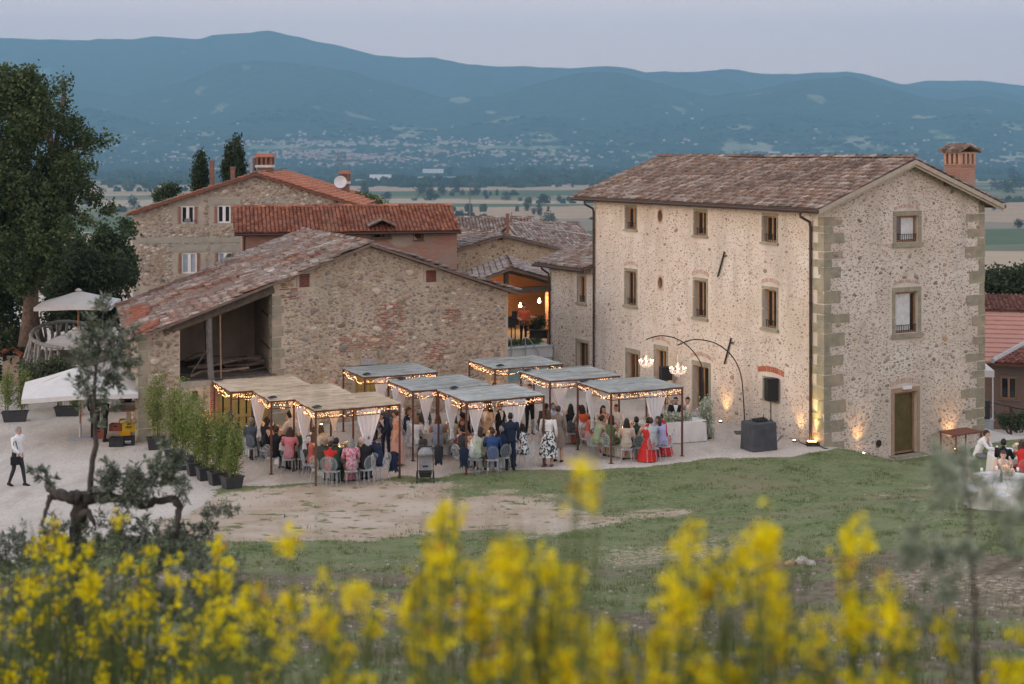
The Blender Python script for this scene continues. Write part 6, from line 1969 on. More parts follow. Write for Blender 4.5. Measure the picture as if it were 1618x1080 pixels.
def roof_box(key,a,b,label):
 p0,_=PERG[key]
 p=p0+PR*a+PL*b+Vector((0,0,PH+.045))
 q=MB();q.frustum_box((0,0,0),(.30,.16),(.26,.12),.04);q.tube([(-.12,0,.04),(-.05,0,.065),(.1,0,.055)],.012,5)
 o=q.build('floodlight',mat('black_lamp_case',(.015,.016,.018),(.03,.03,.032),6,.45),None,loc=p,rot=(0,0,RZ_P+.3))
 setp(o,label,'floodlight','black floodlights lying on the reed roofs')
pergola('A',365,618,0,True,'straw roofed pergola in front of the yellow barn doors')
pergola('B',428.6,749,0,True,'straw roofed pergola between the other two straw ones')
pergola('C',499,768.6,0,True,'frontmost straw roofed pergola')
pergola('D',737,749.6,0,False,'grey roofed pergola nearest the pushchair')
pergola('E',652.5,728,0,False,'grey roofed pergola just behind the pushchair one')
pergola('F',576,595,0,False,'grey roofed pergola against the barn by the second yellow door')
pergola('G',782,581.6,0,False,'grey roofed pergola at the barn corner below the pool')
pergola('H',869,601,0,False,'grey roofed pergola in the middle of the right hand row')
pergola('I',965.6,732,0,False,'grey roofed pergola nearest the bridal table')
for key,spots in{'A':((2.2,0),),'B':((1.55,0),(0,1.5)),'C':((1.75,0),(0,1.2),(1.4,2.42)),'D':((1.75,0),(0,1.2),(.35,0),(2.2,2.42)),'E':((.5,0),(0,1.3)),'F':((.65,0),),'H':((.45,0),(1.5,2.42)),'I':((1.75,0),(0,1.3),(1.4,2.42))}.items():
 nm=PERG[key]
 for i,(a,b)in enumerate(spots):
  where={True:'front edge',False:'side'}[b==0]if b<2.4 else 'far edge'
  which={'A':'the straw pergola by the yellow doors','B':'the middle straw pergola','C':'the frontmost straw pergola','D':'the grey pergola nearest the pushchair','E':'the grey pergola behind the pushchair one','F':'the grey pergola against the barn','H':'the middle pergola of the right row','I':'the pergola nearest the bridal table'}[key]
  extra=', by its corner' if(key,i)==('D',2)else ''
  big=(key,i)in(('C',0),('D',0),('I',0))
  curtain(key,a,b,1.62 if big else 1.25 if b<.1 else 1.35,.82 if big else.55,'white tied curtain at the %s of %s%s'%(where,which,extra),tie=.80)
for key,a,b,nm in(('C',.1,.22,'the frontmost straw pergola'),('B',.1,.22,'the middle straw pergola'),('A',.1,2.2,'the straw pergola by the yellow doors'),('F',.15,.2,'the grey pergola by the barn door'),('E',.4,2.2,'the pergola behind the pushchair one'),('D',.5,2.25,'the pergola nearest the pushchair'),('G',.3,.2,'the pergola at the barn corner'),('H',.15,2.2,'the middle pergola of the right row'),('I',.1,2.2,'the pergola nearest the bridal table')):
 roof_box(key,a,b,'black floodlight lying on top of '+nm)
# -- ghost chairs
def clear_plastic():
 m=bpy.data.materials.new('clear_acrylic');m.use_nodes=True
 n=m.node_tree.nodes;l=m.node_tree.links;b=n['Principled BSDF']
 b.inputs['Base Color'].default_value=(.66,.69,.72,1);b.inputs['Roughness'].default_value=.12;b.inputs['Specular IOR Level'].default_value=.6
 t=n.new('ShaderNodeBsdfTransparent');t.inputs[0].default_value=(.93,.95,.96,1)
 lw=n.new('ShaderNodeLayerWeight');lw.inputs[0].default_value=.55
 mr=n.new('ShaderNodeMapRange');mr.inputs[3].default_value=.06;mr.inputs[4].default_value=.62;l.new(lw.outputs['Facing'],mr.inputs[0])
 ms=n.new('ShaderNodeMixShader');l.new(mr.outputs[0],ms.inputs[0]);l.new(t.outputs[0],ms.inputs[1]);l.new(b.outputs[0],ms.inputs[2])
 l.new(ms.outputs[0],n['Material Output'].inputs['Surface'])
 return m
M_CLEAR=clear_plastic()
def oval_back():
 q=MB();n=18;vs=[]
 for(w_,h_,o)in((.20,.245,0),(.155,.20,.0),(.155,.20,-.012),(.20,.245,-.018)):
  for k in range(n):
   a=2*PI*k/n
   y=-.20-(.70+h_*math.sin(a)-.46)*.17+o
   vs.append((w_*math.cos(a),y,.70+h_*math.sin(a)))
 fs=[(r*n+k,r*n+(k+1)%n,((r+1)%4)*n+(k+1)%n,((r+1)%4)*n+k)for r in range(4)for k in range(n)]
 q.add(vs,fs)
 q.add([vs[n+k]for k in range(n)],[tuple(range(n))])
 q.tube([(-.12,-.195,.44),(-.10,-.205,.51)],.016,5);q.tube([(.12,-.195,.44),(.10,-.205,.51)],.016,5)
 return q.mesh('backrest',M_CLEAR,smooth=False)
CH_BACK=oval_back()
q=MB();q.lathe([(.20,.43),(.225,.437),(.225,.452),(.19,.46)],16);CH_SEAT=q.mesh('seat',M_CLEAR)
CH_LEG={}
for sx in(-1,1):
 for sy in(-1,1):
  q=MB();q.tube([(sx*.155,sy*.155,.435),(sx*.17,sy*.17+(.0 if sy>0 else-.03),.2),(sx*.175,sy*.18+(.0 if sy>0 else-.06),0)],[.022,.018,.014],6)
  CH_LEG[(sx,sy)]=q.mesh('leg',M_CLEAR)
def chair(x,y,ang,label,z=0.0):
 o=empty('chair',(x,y,z),label,'chair','clear round backed chairs at the dinner tables',ang-PI/2)
 link('seat',CH_SEAT,o);link('backrest',CH_BACK,o)
 for m_ in CH_LEG.values():link('leg',m_,o)
 return o
# -- people
SK,TOP,SLV,BOT,SHOE,SHIRT,EYE,LIP,SHIN=range(9)
def figure_mesh(name,pose,female=False):
 J=pose;q=MB();prim=[]
 w_=.92 if female else 1.0
 def limb(a,b,r0,r1,reg,n=10,mid=None):
  a,b=Vector(a),Vector(b)
  m_=a.lerp(b,.4);rm=mid if mid else(r0*.6+r1*.4)
  d=(b-a).normalized()
  q.tube([a-d*r0*.55,a,m_,b,b+d*r1*.55],[r0*.55,r0,rm,r1,r1*.55],n)
  prim.append((a,b,r0,r1,reg))
 def ring_loft(rings,n=16):
  vs=[];fs=[]
  for(c,ax,ay,rx,ry)in rings:
   for k in range(n):
    t=2*PI*k/n;cx,sx=math.cos(t),math.sin(t)
    vs.append(Vector(c)+Vector(ax)*cx*rx+Vector(ay)*sx*ry)
  m_=len(rings)
  for i in range(m_-1):
   for k in range(n):fs.append((i*n+k,i*n+(k+1)%n,(i+1)*n+(k+1)%n,(i+1)*n+k))
  fs.append(tuple(reversed(range(n))));fs.append(tuple((m_-1)*n+k for k in range(n)))
  q.add(vs,fs)
 pel,wai,che,neck,head=[Vector(J[k])for k in('pelvis','waist','chest','neck','head')]
 X=Vector(J.get('sx',(1,0,0))).normalized()
 def fw(d):return d.cross(X).normalized()
 d1=(che-pel).normalized();f1=fw(d1);d2=(neck-che).normalized();f2=fw(d2)
 hips=.175 if female else.165
 ring_loft([(pel-d1*.12,X,f1,hips*.6,.09),(pel-d1*.05,X,f1,hips,.125),(pel+d1*.06,X,f1,hips*.98,.122),(wai,X,f1,(.138 if female else.172),.105 if female else.125),(wai.lerp(che,.6),X,f1,.155*w_+.008,.118),(che,X,f2,.192*w_,.132),(che.lerp(neck,.62),X,f2,.192*w_,.105),(che.lerp(neck,.88),X,f2,.10*w_,.075),(neck,X,f2,.06,.06)])
 prim.append((pel-d1*.05,wai,.15,.13,TOP));prim.append((wai,che,.13,.15,TOP));prim.append((che,che.lerp(neck,.7),.16,.12,TOP));prim.append((che-X*.1,che+X*.1,.11,.11,TOP))
 limb(neck-d2*.03,neck.lerp(head,.45),.056*w_,.052*w_,SK)
 hd=(head-neck).normalized();look=Vector(J.get('look',f2)).normalized();hr=Vector(J.get('hup',hd)).normalized()
 hx=look.cross(hr).normalized();look=hr.cross(hx).normalized()
 def H(x,y,z):return head+hx*x+look*y+hr*z
 ring_loft([(H(0,.035,-.115),hx,look,.030,.030),(H(0,.022,-.095),hx,look,.050,.062),(H(0,.012,-.055),hx,look,.062,.080),(H(0,.004,0),hx,look,.073,.092),(H(0,-.004,.05),hx,look,.072,.094),(H(0,-.008,.09),hx,look,.052,.072),(H(0,-.01,.112),hx,look,.02,.03)],14)
 prim.append((H(0,.01,-.08),H(0,0,.06),.07,.08,SK))
 q.ball(H(0,.102,-.018),(.014,.014,.014),6,4);q.tube([H(0,.090,.012),H(0,.110,-.020)],[.008,.014],6)
 for s in(-1,1):q.ball(H(s*.075,-.005,-.01),(.014,.022,.030),6,4)
 pts_eye=[H(s*.030,.088,.012)for s in(-1,1)];pt_lip=H(0,.088,-.062)
 for s,k in((-1,'L'),(1,'R')):
  sh,el,wr=Vector(J['sh'+k]),Vector(J['el'+k]),Vector(J['wr'+k])
  limb(sh,el,.066*w_,.051*w_,SLV,mid=.062*w_);limb(el,wr,.050*w_,.033*w_,SLV+100,mid=.048*w_)
  d=Vector(J.get('hand'+k,wr-el)).normalized();side=Vector(J.get('palm'+k,(0,0,1)))
  side=(side-d*side.dot(d)).normalized();ac=d.cross(side)
  pc=wr+d*.055
  ring_loft([(wr-d*.01,ac,side,.026,.022),(wr+d*.03,ac,side,.038,.020),(wr+d*.085,ac,side,.043,.018),(wr+d*.098,ac,side,.036,.014)],8)
  prim.append((wr,wr+d*.09,.04,.04,SK))
  for fi,(off,ln)in enumerate(((-.033,.066),(-.011,.078),(.011,.073),(.033,.056))):
   b0=wr+d*.088+ac*off;k1=b0+d*ln*.5+ac*off*.16-side*.004;k2=b0+d*ln*.92-side*.028+ac*off*.25
   q.tube([b0,k1,k2],[.0115,.0105,.0085],6);prim.append((b0,k2,.01,.01,SK))
  t0=wr+d*.025-ac*.030*s;t1=t0+d*.035-ac*.028*s-side*.006;t2=t1+d*.032-ac*.004*s-side*.012
  q.tube([t0,t1,t2],[.015,.0125,.009],6);prim.append((t0,t2,.012,.01,SK))
 for s,k in((-1,'L'),(1,'R')):
  hp,kn,an=Vector(J['hip'+k]),Vector(J['kn'+k]),Vector(J['an'+k])
  limb(hp,kn,.088,.060,BOT,mid=.080);limb(kn,an,.058,.040,SHIN,mid=.056)
  fd=Vector(J.get('foot'+k,(0,1,0))).normalized();u=Vector((0,0,1))if abs(fd.z)<.8 else Vector((0,1,0));fx=fd.cross(u).normalized();fu=fx.cross(fd)
  h0=an-u*.045
  ring_loft([(h0-fd*.07,fx,fu,.020,.025),(h0-fd*.05,fx,fu,.038,.045),(h0+fd*.04+fu*.0,fx,fu,.042,.045),(h0+fd*.11-fu*.012,fx,fu,.046,.030),(h0+fd*.165-fu*.02,fx,fu,.034,.020),(h0+fd*.185-fu*.022,fx,fu,.012,.010)],8)
  prim.append((h0-fd*.05,h0+fd*.17,.045,.03,SHOE))
 src=bpy.data.meshes.new('tmp');src.from_pydata(q.v,[],q.f);src.update()
 ob=bpy.data.objects.new('tmp',src);COL.objects.link(ob)
 md=ob.modifiers.new('r','REMESH');md.mode='VOXEL';md.voxel_size=.0135;md.use_smooth_shade=True
 dg=bpy.context.evaluated_depsgraph_get()
 me=bpy.data.meshes.new_from_object(ob.evaluated_get(dg));me.name=name
 bpy.data.objects.remove(ob);bpy.data.meshes.remove(src)
 n=len(me.polygons)
 C=np.empty(n*3,dtype=np.float32);me.polygons.foreach_get('center',C);C=C.reshape(n,3)
 best=np.full(n,1e9);reg=np.zeros(n,dtype=np.int32);tt=np.zeros(n)
 for(a,b,r0,r1,rg)in prim:
  a_,b_=np.array(a),np.array(b);ab=b_-a_
  t=np.clip(((C-a_)@ab)/max(1e-9,ab@ab),0,1)
  d=np.linalg.norm(C-a_-t[:,None]*ab,axis=1)-(r0+(r1-r0)*t)
  m_=d<best;best[m_]=d[m_];reg[m_]=rg;tt[m_]=t[m_]
 reg[reg==SLV+100]=10
 f=np.array(f2);ax=np.array(X);dn=np.array(neck)
 rel_=C-dn;up_=rel_@np.array(d2);fr_=rel_@f;sd=np.abs(rel_@ax)
 v=(reg==TOP)&(fr_>.03)&(up_<0)&(up_>-.30)&(sd<.012+(.30+up_)*.22)
 reg[v]=SHIRT
 for pe in pts_eye:reg[np.linalg.norm(C-np.array(pe),axis=1)<.013]=EYE
 reg[(np.abs((C-np.array(pt_lip))@np.array(hx))<.024)&(np.linalg.norm(C-np.array(pt_lip),axis=1)<.026)&(np.abs((C-np.array(pt_lip))@np.array(hr))<.008)]=LIP
 for _ in range(11):me.materials.append(None)
 me.polygons.foreach_set('material_index',reg);me.polygons.foreach_set('use_smooth',np.ones(n,dtype=bool))
 return me,(head,hx,look,hr)
def arms(J,shz,shy,sx=.19,L=None,Rr=None):
 J['shL']=(-sx,shy,shz);J['shR']=(sx,shy,shz)
 for k,v in(('L',L),('R',Rr)):
  J['el'+k],J['wr'+k]=v
 return J
def P_sit(lean=.0,L=None,Rr=None,tilt=0.0,legs=0):
 J=dict(pelvis=(0,-.02,.55),waist=(0,.0+lean*.3,.73),chest=(0,.02+lean*.75,.93-abs(lean)*.1),neck=(0,.05+lean*1.15,1.10-abs(lean)*.2),head=(tilt*.1,.075+lean*1.35,1.245-abs(lean)*.26))
 J['look']=(tilt,1,-.08-lean*.4);J['hup']=(tilt*.15,.08+lean*.5,1)
 z=1.045-abs(lean)*.18;y=.03+lean*1.05
 arms(J,z,y,.185,L or((-.25,y+.12,.80),(-.13,y+.36,.80)),Rr or((.25,y+.12,.80),(.13,y+.36,.80)))
 J.update(hipL=(-.09,.02,.53),hipR=(.09,.02,.53),knL=(-.11,.43,.50),knR=(.11,.43,.50),anL=(-.11,.42-.1*legs,.075),anR=(.12,.46+.05*legs,.075))
 return J
def P_stand(lean=0.0,L=None,Rr=None,step=0.0,tilt=0.0):
 b=lean
 J=dict(pelvis=(0,-.05*b,.95),waist=(0,.10*b,1.12-.05*b),chest=(0,.30*b,1.31-.15*b),neck=(0,.50*b,1.49-.30*b),head=(0,.62*b+.02,1.635-.40*b))
 J['look']=(tilt,1,-.1-b*.8);J['hup']=(0,.08+b*.6,1)
 z=1.43-.26*b;y=.45*b
 arms(J,z,y,.195,L or((-.25,y-.02,1.15-.2*b),(-.24,y+.08,.90-.1*b)),Rr or((.25,y-.02,1.15-.2*b),(.24,y+.08,.90-.1*b)))
 J.update(hipL=(-.09,0,.92),hipR=(.09,0,.92),knL=(-.10,.03+step*.5,.50),knR=(.10,.03-step*.35,.50),anL=(-.11,.0+step,.08+.0*step),anR=(.11,-.02-step*.9,.08+abs(step)*.12))
 if step:J['footR']=(0,1,-.25)
 return J
POSES={'sit':P_sit(),'sit_lean':P_sit(.13),'sit_turn':P_sit(.05,tilt=.8),'sit_left':P_sit(.03,tilt=-.8,legs=1),'sit_back':P_sit(-.02,L=((-.24,.05,.80),(-.12,.28,.64)),Rr=((.24,.05,.80),(.12,.28,.64)),legs=1),'sit_elbow':P_sit(.14,L=((-.20,.36,.80),(-.05,.32,1.0)),Rr=((.22,.36,.80),(.09,.50,.80))),'sit_drink':P_sit(.04,Rr=((.22,.26,.90),(.07,.30,1.08))),'stand':P_stand(),'stand_turn':P_stand(.06,tilt=.5),'stand_lean':P_stand(.55,L=((-.26,.42,1.02),(-.16,.62,.88)),Rr=((.26,.42,1.02),(.16,.62,.88))),'walk':P_stand(.05,step=.19,L=((-.25,-.06,1.15),(-.22,.0,.90)),Rr=((.25,.08,1.16),(.20,.25,1.0))),'carry':P_stand(.03,L=((-.25,.08,1.18),(-.16,.32,1.18)),Rr=((.25,.08,1.18),(.16,.32,1.18))),'reach':P_stand(.12,L=((-.24,.26,1.28),(-.12,.50,1.30)),Rr=((.24,.26,1.28),(.12,.50,1.34))),'guitar':P_stand(.03,L=((-.32,.02,1.16),(-.38,.26,1.18)),Rr=((.26,.02,1.14),(.10,.20,1.02))),}
_FM={}
def figure(pose,female):
 k=(pose,female)
 if k not in _FM:_FM[k]=figure_mesh('person_'+pose,POSES[pose],female)
 return _FM[k]
_HAIR={}
def hair_mesh(style,pose,female):
 k=(style,pose,female)
 if k in _HAIR:return _HAIR[k]
 _,(head,hx,look,hr)=figure(pose,female)
 def H(x,y,z):return head+hx*x+look*y+hr*z
 g=random.Random(len(_HAIR));q=MB()
 n,m_=14,8;vs=[];keep=[]
 for i in range(m_+1):
  th=PI*i/m_
  for k2 in range(n):
   ph=2*PI*k2/n
   x,y,z=math.sin(th)*math.sin(ph),math.sin(th)*math.cos(ph),math.cos(th)
   j=1+g.uniform(-.03,.05)
   vs.append(H(x*.083*j,-.006+y*.104*j,.012+z*.112*j))
 fs=[]
 for i in range(m_):
  for k2 in range(n):
   a=2*PI*(k2+.5)/n;th=PI*(i+.5)/m_
   front=math.cos(a)>.35
   z=math.cos(th)
   if style=='bald':
    if not(-.55<z<.30 and math.cos(a)<.15):continue
   elif front and z<.50:continue
   elif abs(math.cos(a))<=.35 and z<-.25 and style!='long':continue
   elif z<-.62:continue
   fs.append((i*n+k2,i*n+(k2+1)%n,(i+1)*n+(k2+1)%n,(i+1)*n+k2))
 q.add(vs,[tuple(reversed(f))for f in fs]);q.add([v.lerp(head,.12)for v in vs],fs)
 if style in('long','wavy'):
  rows=7;nn=9;v2=[]
  L=.34 if style=='long' else.24
  for i in range(rows+1):
   t=i/rows;wd=.085+.025*math.sin(t*2.6);
   for k2 in range(nn):
    a=PI*(k2/(nn-1));
    x=-math.cos(a)*wd;y=-.03-math.sin(a)*(.082-.012*t)-.015*t
    c=H(0,0,.02)+hx*x+look*y+Vector((0,0,-1))*(L*t*(1+.1*math.sin(k2*1.9)))*1.0+hr*0
    c+=hx*.008*math.sin(i*2+k2)
    v2 .append(c)
  f2=[(i*nn+k2,i*nn+k2+1,(i+1)*nn+k2+1,(i+1)*nn+k2)for i in range(rows)for k2 in range(nn-1)]
  q.add(v2,f2);q.add([p+look*.035 for p in v2],[tuple(reversed(f))for f in f2])
 if style=='bun':q.ball(tuple(H(0,-.115,.02)),.052,10,6)
 if style=='curly':
  for _ in range(46):
   a=g.uniform(0,2*PI);z=g.uniform(-.5,1)
   if math.cos(a)>.3 and z<.4:continue
   s=math.sqrt(max(0,1-z*z));q.ball(tuple(H(math.sin(a)*s*.095,-.01+math.cos(a)*s*.11,.02+z*.115)),g.uniform(.028,.042),6,4)
 if style=='cap':
  q.lathe([(.085,0),(.10,.05),(.105,.16),(.07,.21)],12,(0,0,0),0,Matrix.Translation(H(0,-.01,.06)))
 me=q.mesh('hair',None,smooth=True);me.materials.clear();me.materials.append(None)
 _HAIR[k]=me
 return me
_SK={}
def skirt_mesh(kind,pose):
 k=(kind,pose)
 if k in _SK:return _SK[k]
 q=MB();n=20;vs=[]
 if kind=='seat_long':
  path=[((0,-.04,.60),.185,.14),((0,.02,.53),.215,.155),((0,.20,.52),.215,.115),((0,.40,.505),.205,.09),((0,.50,.44),.205,.075),((0,.52,.28),.22,.085),((0,.52,.04),.24,.10)]
  dirs=[(0,.15,1),(0,.7,.7),(0,1,0),(0,1,-.2),(0,.5,-.9),(0,.1,-1),(0,0,-1)]
 elif kind=='seat_drape':
  path=[((0,-.06,.62),.19,.15),((0,-.03,.52),.245,.20),((0,.02,.36),.27,.24),((0,.05,.18),.30,.30),((0,.08,.03),.33,.36)]
  dirs=[(0,0,1)]*5
 elif kind=='stand_long':
  path=[((0,0,1.10),.145,.115),((0,-.01,.95),.195,.15),((0,0,.70),.215,.18),((0,0,.40),.235,.21),((0,0,.10),.265,.25)]
  dirs=[(0,0,1)]*5
 elif kind=='stand_knee':
  path=[((0,0,1.10),.145,.115),((0,-.01,.95),.195,.15),((0,0,.75),.215,.18),((0,.01,.46),.225,.20)]
  dirs=[(0,0,1)]*4
 else:
  path=[((0,0,1.10),.145,.115),((0,-.01,.95),.20,.155),((0,0,.70),.25,.21),((0,.01,.30),.31,.28)]
  dirs=[(0,0,1)]*4
 for(c,rx,ry),d in zip(path,dirs):
  d=Vector(d).normalized();f=Vector((1,0,0)).cross(d).normalized()
  i=len(vs)//n
  for k2 in range(n):
   a=2*PI*k2/n;fold=1+(.05*math.sin(a*7+i)if i>1 else 0)
   vs.append(Vector(c)+Vector((1,0,0))*math.cos(a)*rx*fold+f*math.sin(a)*ry*fold)
 m_=len(path)
 q.add(vs,[(i*n+k2,i*n+(k2+1)%n,(i+1)*n+(k2+1)%n,(i+1)*n+k2)for i in range(m_-1)for k2 in range(n)])
 me=q.mesh('skirt',None,smooth=True);me.materials.clear();me.materials.append(None)
 _SK[k]=me
 return me
SKINS=[(.52,.32,.23),(.46,.275,.195),(.56,.36,.27),(.40,.235,.16)]
HAIRC={'dark':(.018,.012,.009),'brown':(.055,.030,.018),'chestnut':(.09,.045,.025),'blonde':(.28,.19,.10),'grey':(.26,.25,.24),'white':(.45,.44,.43),'ginger':(.16,.065,.03)}
COLS={'black':(.016,.016,.018),'charcoal':(.035,.036,.04),'navy':(.018,.026,.052),'blue':(.028,.065,.17),'slate':(.085,.105,.135),'lightblue':(.30,.38,.50),'white':(.70,.70,.70),'cream':(.60,.56,.48),'pink':(.62,.21,.24),'rose':(.55,.33,.28),'red':(.52,.03,.025),'orange':(.58,.12,.05),'coral':(.50,.13,.10),'green':(.10,.17,.07),'sage':(.36,.42,.26),'palegreen':(.44,.50,.36),'darkgreen':(.025,.055,.035),'lavender':(.40,.38,.60),'beige':(.48,.38,.30),'taupe':(.24,.19,.155),'lightgrey':(.42,.45,.46),'grey':(.16,.165,.17),'brown':(.10,.065,.045),'burgundy':(.16,.035,.045),'olive':(.09,.085,.045),'jean':(.05,.08,.13)}
def pattern(name,a,b,sc):
 if name in bpy.data.materials:return bpy.data.materials[name]
 return mat(name,a,b,sc,.9,lo=.47,hi=.53,detail=2)
PATT={'floral_pink':((.58,.33,.36),(.40,.12,.18),16),'bw_leaf':((.62,.62,.6),(.03,.035,.05),13),'white_black':((.66,.66,.66),(.05,.05,.055),18)}
def cloth(c):
 if c in PATT:return pattern('cloth_'+c,*PATT[c])
 return cmat('cloth_'+c,COLS[c])
_skm=[mat('skin',s,tuple(x*.93 for x in s),12,.6,spec=.3)for s in SKINS]
_hm={k:mat('hair_'+k,c,tuple(x*.6 for x in c),30,.55,spec=.35)for k,c in HAIRC.items()}
M_EYE=mat('dark_eye',(.02,.015,.012),rough=.4);M_LIP=mat('lips',(.38,.14,.12),rough=.5)
pcount=[0]
def person(x,y,ang,pose,label,top='navy',bottom='navy',hair='short',hc='dark',female=False,shirt=None,sleeve=None,forearm=None,shoe='black',skirt=None,skirt_c=None,shin=None,z=0.0,scale=1.08,group=None,skin=None):
 me,_=figure(pose,female)
 pcount[0]+=1
 o=link('person',me);o.location=(x,y,z);o.rotation_euler=(0,0,ang-PI/2);o.scale=(scale,)*3
 sk=_skm[pcount[0]%4 if skin is None else skin]
 t=cloth(top)
 slv=t if sleeve is None else(sk if sleeve=='skin' else cloth(sleeve))
 fore=slv if forearm is None else(sk if forearm=='skin' else cloth(forearm))
 b=sk if bottom=='skin' else cloth(bottom)
 sh=b if shin is None else(sk if shin=='skin' else cloth(shin))
 mats={SK:sk,TOP:t,SLV:slv,BOT:b,SHOE:cloth(shoe),SHIRT:t if shirt is None else(sk if shirt=='skin' else cloth(shirt)),EYE:M_EYE,LIP:M_LIP,SHIN:sh,9:t,10:fore}
 for i,s in enumerate(o.material_slots):
  s.link='OBJECT';s.material=mats[i]
 setp(o,label,'person',group)
 h=link('hair',hair_mesh(hair,pose,female),o);h.material_slots[0].link='OBJECT';h.material_slots[0].material=_hm[hc]if hair!='cap' else cloth('white')
 if skirt:
  s=link('skirt',skirt_mesh(skirt,pose),o);s.material_slots[0].link='OBJECT';s.material_slots[0].material=cloth(skirt_c or top)
 return o
TABLES={}
M_LINEN=mat('white_linen',(.68,.665,.63),(.62,.60,.57),2.5,.9,bump=.15,bscale=6)
M_PLATE=mat('white_plate',(.72,.72,.71),rough=.25,spec=.5)
M_GLASS=mat('clear_glass',(.75,.78,.78),rough=.08,spec=.7)
M_BOTTLE=mat('green_bottle',(.03,.07,.035),rough=.12,spec=.6)
M_FLOWER=mat('white_blossom',(.72,.68,.62),(.62,.60,.52),20,.9,trans=.2)
M_FLAME=mat('candle_flame',(1,.6,.3),emit=(1,.5,.18),estr=25)
M_WAX=mat('candle_wax',(.75,.7,.6),rough=.6)
def table(key,c,label,rad=.82,z=0.0,seed=0):
 TABLES[key]=(Vector((c[0],c[1],0)),rad)
 o=empty('round_table',(c[0],c[1],z),'round guest table, the '+label,'table','round dinner tables')
 q=MB();q.lathe([(rad-.02,.71),(rad-.02,.735)],32);q.build('tabletop',M_WOODP,o)
 for k in range(4):
  a=PI/4+k*PI/2;q=MB();q.tube([(math.cos(a)*rad*.7,math.sin(a)*rad*.7,0),(math.cos(a)*rad*.7,math.sin(a)*rad*.7,.71)],.025,6);q.build('leg',M_RUST,o)
 q=MB();n=64;vs=[(0,0,.745)]
 for(rr,zz,f)in((rad*.96,.745,0),(rad+.005,.738,.0),(rad+.012,.70,.01),(rad+.022,.45,.045),(rad+.035,.2,.07),(rad+.05,.02,.09)):
  for k in range(n):
   a=2*PI*k/n;r_=rr+f*math.sin(a*13+seed)*(.7+.3*math.sin(a*5+seed*2));vs.append((r_*math.cos(a),r_*math.sin(a),zz))
 fs=[(0,1+k,1+(k+1)%n)for k in range(n)]+[(1+i*n+k,1+(i+1)*n+k,1+(i+1)*n+(k+1)%n,1+i*n+(k+1)%n)for i in range(5)for k in range(n)]
 q.add(vs,fs)
 t=q.build('tablecloth',M_LINEN,None,smooth=True,loc=(c[0],c[1],z));setp(t,'white linen cloth draped to the ground over the '+label,'tablecloth','white tablecloths')
 return o
q=MB();q.lathe([(.04,0),(.09,.006),(.135,.016),(.13,.02),(.085,.011),(.001,.009)],18);PLATE=q.mesh('plate',M_PLATE,smooth=True)
q=MB();q.lathe([(.034,0),(.034,.004),(.005,.009),(.005,.085),(.03,.11),(.036,.15),(.031,.19),(.027,.19),(.030,.15),(.004,.1)],10);GLASS=q.mesh('wine_glass',M_GLASS,smooth=True)
q=MB();q.lathe([(.035,0),(.037,.01),(.037,.18),(.014,.24),(.014,.30),(.0135,.302)],10);BOTTLE=q.mesh('bottle',M_BOTTLE,smooth=True)
q=MB();q.lathe([(.03,0),(.03,.10),(.002,.102)],8);CANDLE=q.mesh('candle',M_WAX)
q=MB();q.ball((0,0,.125),(.012,.012,.024),6,5);FLAME=q.mesh('flame',M_FLAME)
def bouquet_mesh(seed,r=.17,n=900):
 bl=[(Vector((random.Random(seed+k).uniform(-.09,.09),random.Random(seed*3+k).uniform(-.09,.09),.17+.03*(k%4))),r*.55)for k in range(8)]
 V,F,FC=leaf_cloud(bl,n,.02,[(.74,.70,.62),(.70,.62,.54),(.66,.66,.58),(.14,.18,.09),(.72,.60,.54)],seed,shell=.5,aspect=.8)
 return np_mesh('blossoms',V,F,M_LEAF,FC)
BOUQ=[bouquet_mesh(s)for s in(1,2,3)]
q=MB();q.lathe([(.05,0),(.065,.02),(.075,.10),(.06,.13),(.05,.13)],12);VASE=q.mesh('vase',M_PLATE,smooth=True)
def dress_table(key,n,where,seed,z=0.0,candles=3,bottles=2):
 c,rad=TABLES[key];r_=random.Random(seed);zt=z+.7465
 o=empty('centrepiece',(c.x,c.y,zt),'pale flower centrepiece in the middle of the '+where,'flowers','flower centrepieces');link('vase',VASE,o);link('blossoms',BOUQ[seed%3],o)
 for k in range(candles):
  a=r_.uniform(0,6.28)+k*2.1;p=c+Vector((math.cos(a),math.sin(a),0))*r_.uniform(.2,.3)
  o=empty('candle',(p.x,p.y,zt),'small lit candle beside the flowers on the '+where,'candle','candles on the '+where);link('wax',CANDLE,o);link('flame',FLAME,o)
 lamp('table_glow','POINT',(c.x,c.y,zt+.42),3.0,(1,.5,.2),radius=.12)  # one warm lamp over each table, even those set without candles
 for k in range(n):
  a=2*PI*k/n+seed
  p=c+Vector((math.cos(a),math.sin(a),0))*(rad-.19)
  setp(link('plate',PLATE,None,(p.x,p.y,zt)),'white dinner plate on the '+where,'plate','plates on the '+where)
  a+=.28;p=c+Vector((math.cos(a),math.sin(a),0))*(rad-.28)
  setp(link('wine_glass',GLASS,None,(p.x,p.y,zt)),'stemmed wine glass set on the '+where,'glass','glasses on the '+where)
 for k in range(bottles):
  a=r_.uniform(0,6.28);p=c+Vector((math.cos(a),math.sin(a),0))*r_.uniform(.36,.45)
  setp(link('bottle',BOTTLE,None,(p.x,p.y,zt)),'dark green bottle standing on the '+where,'bottle','bottles on the '+where)
TN={'A':'yellow door table','B':'middle straw pergola table','C':'frontmost straw pergola table','D':'table by the pushchair','E':'table behind the pushchair one','F':'table against the barn wall','G':'barn corner table','H':'middle table of the right row','I':'table nearest the bridal couple'}
for i,k in enumerate('ABCDEFGHI'):
 c=PERG[k][1]
 table(k,c,TN[k],seed=i);dress_table(k,8,TN[k],i+3)
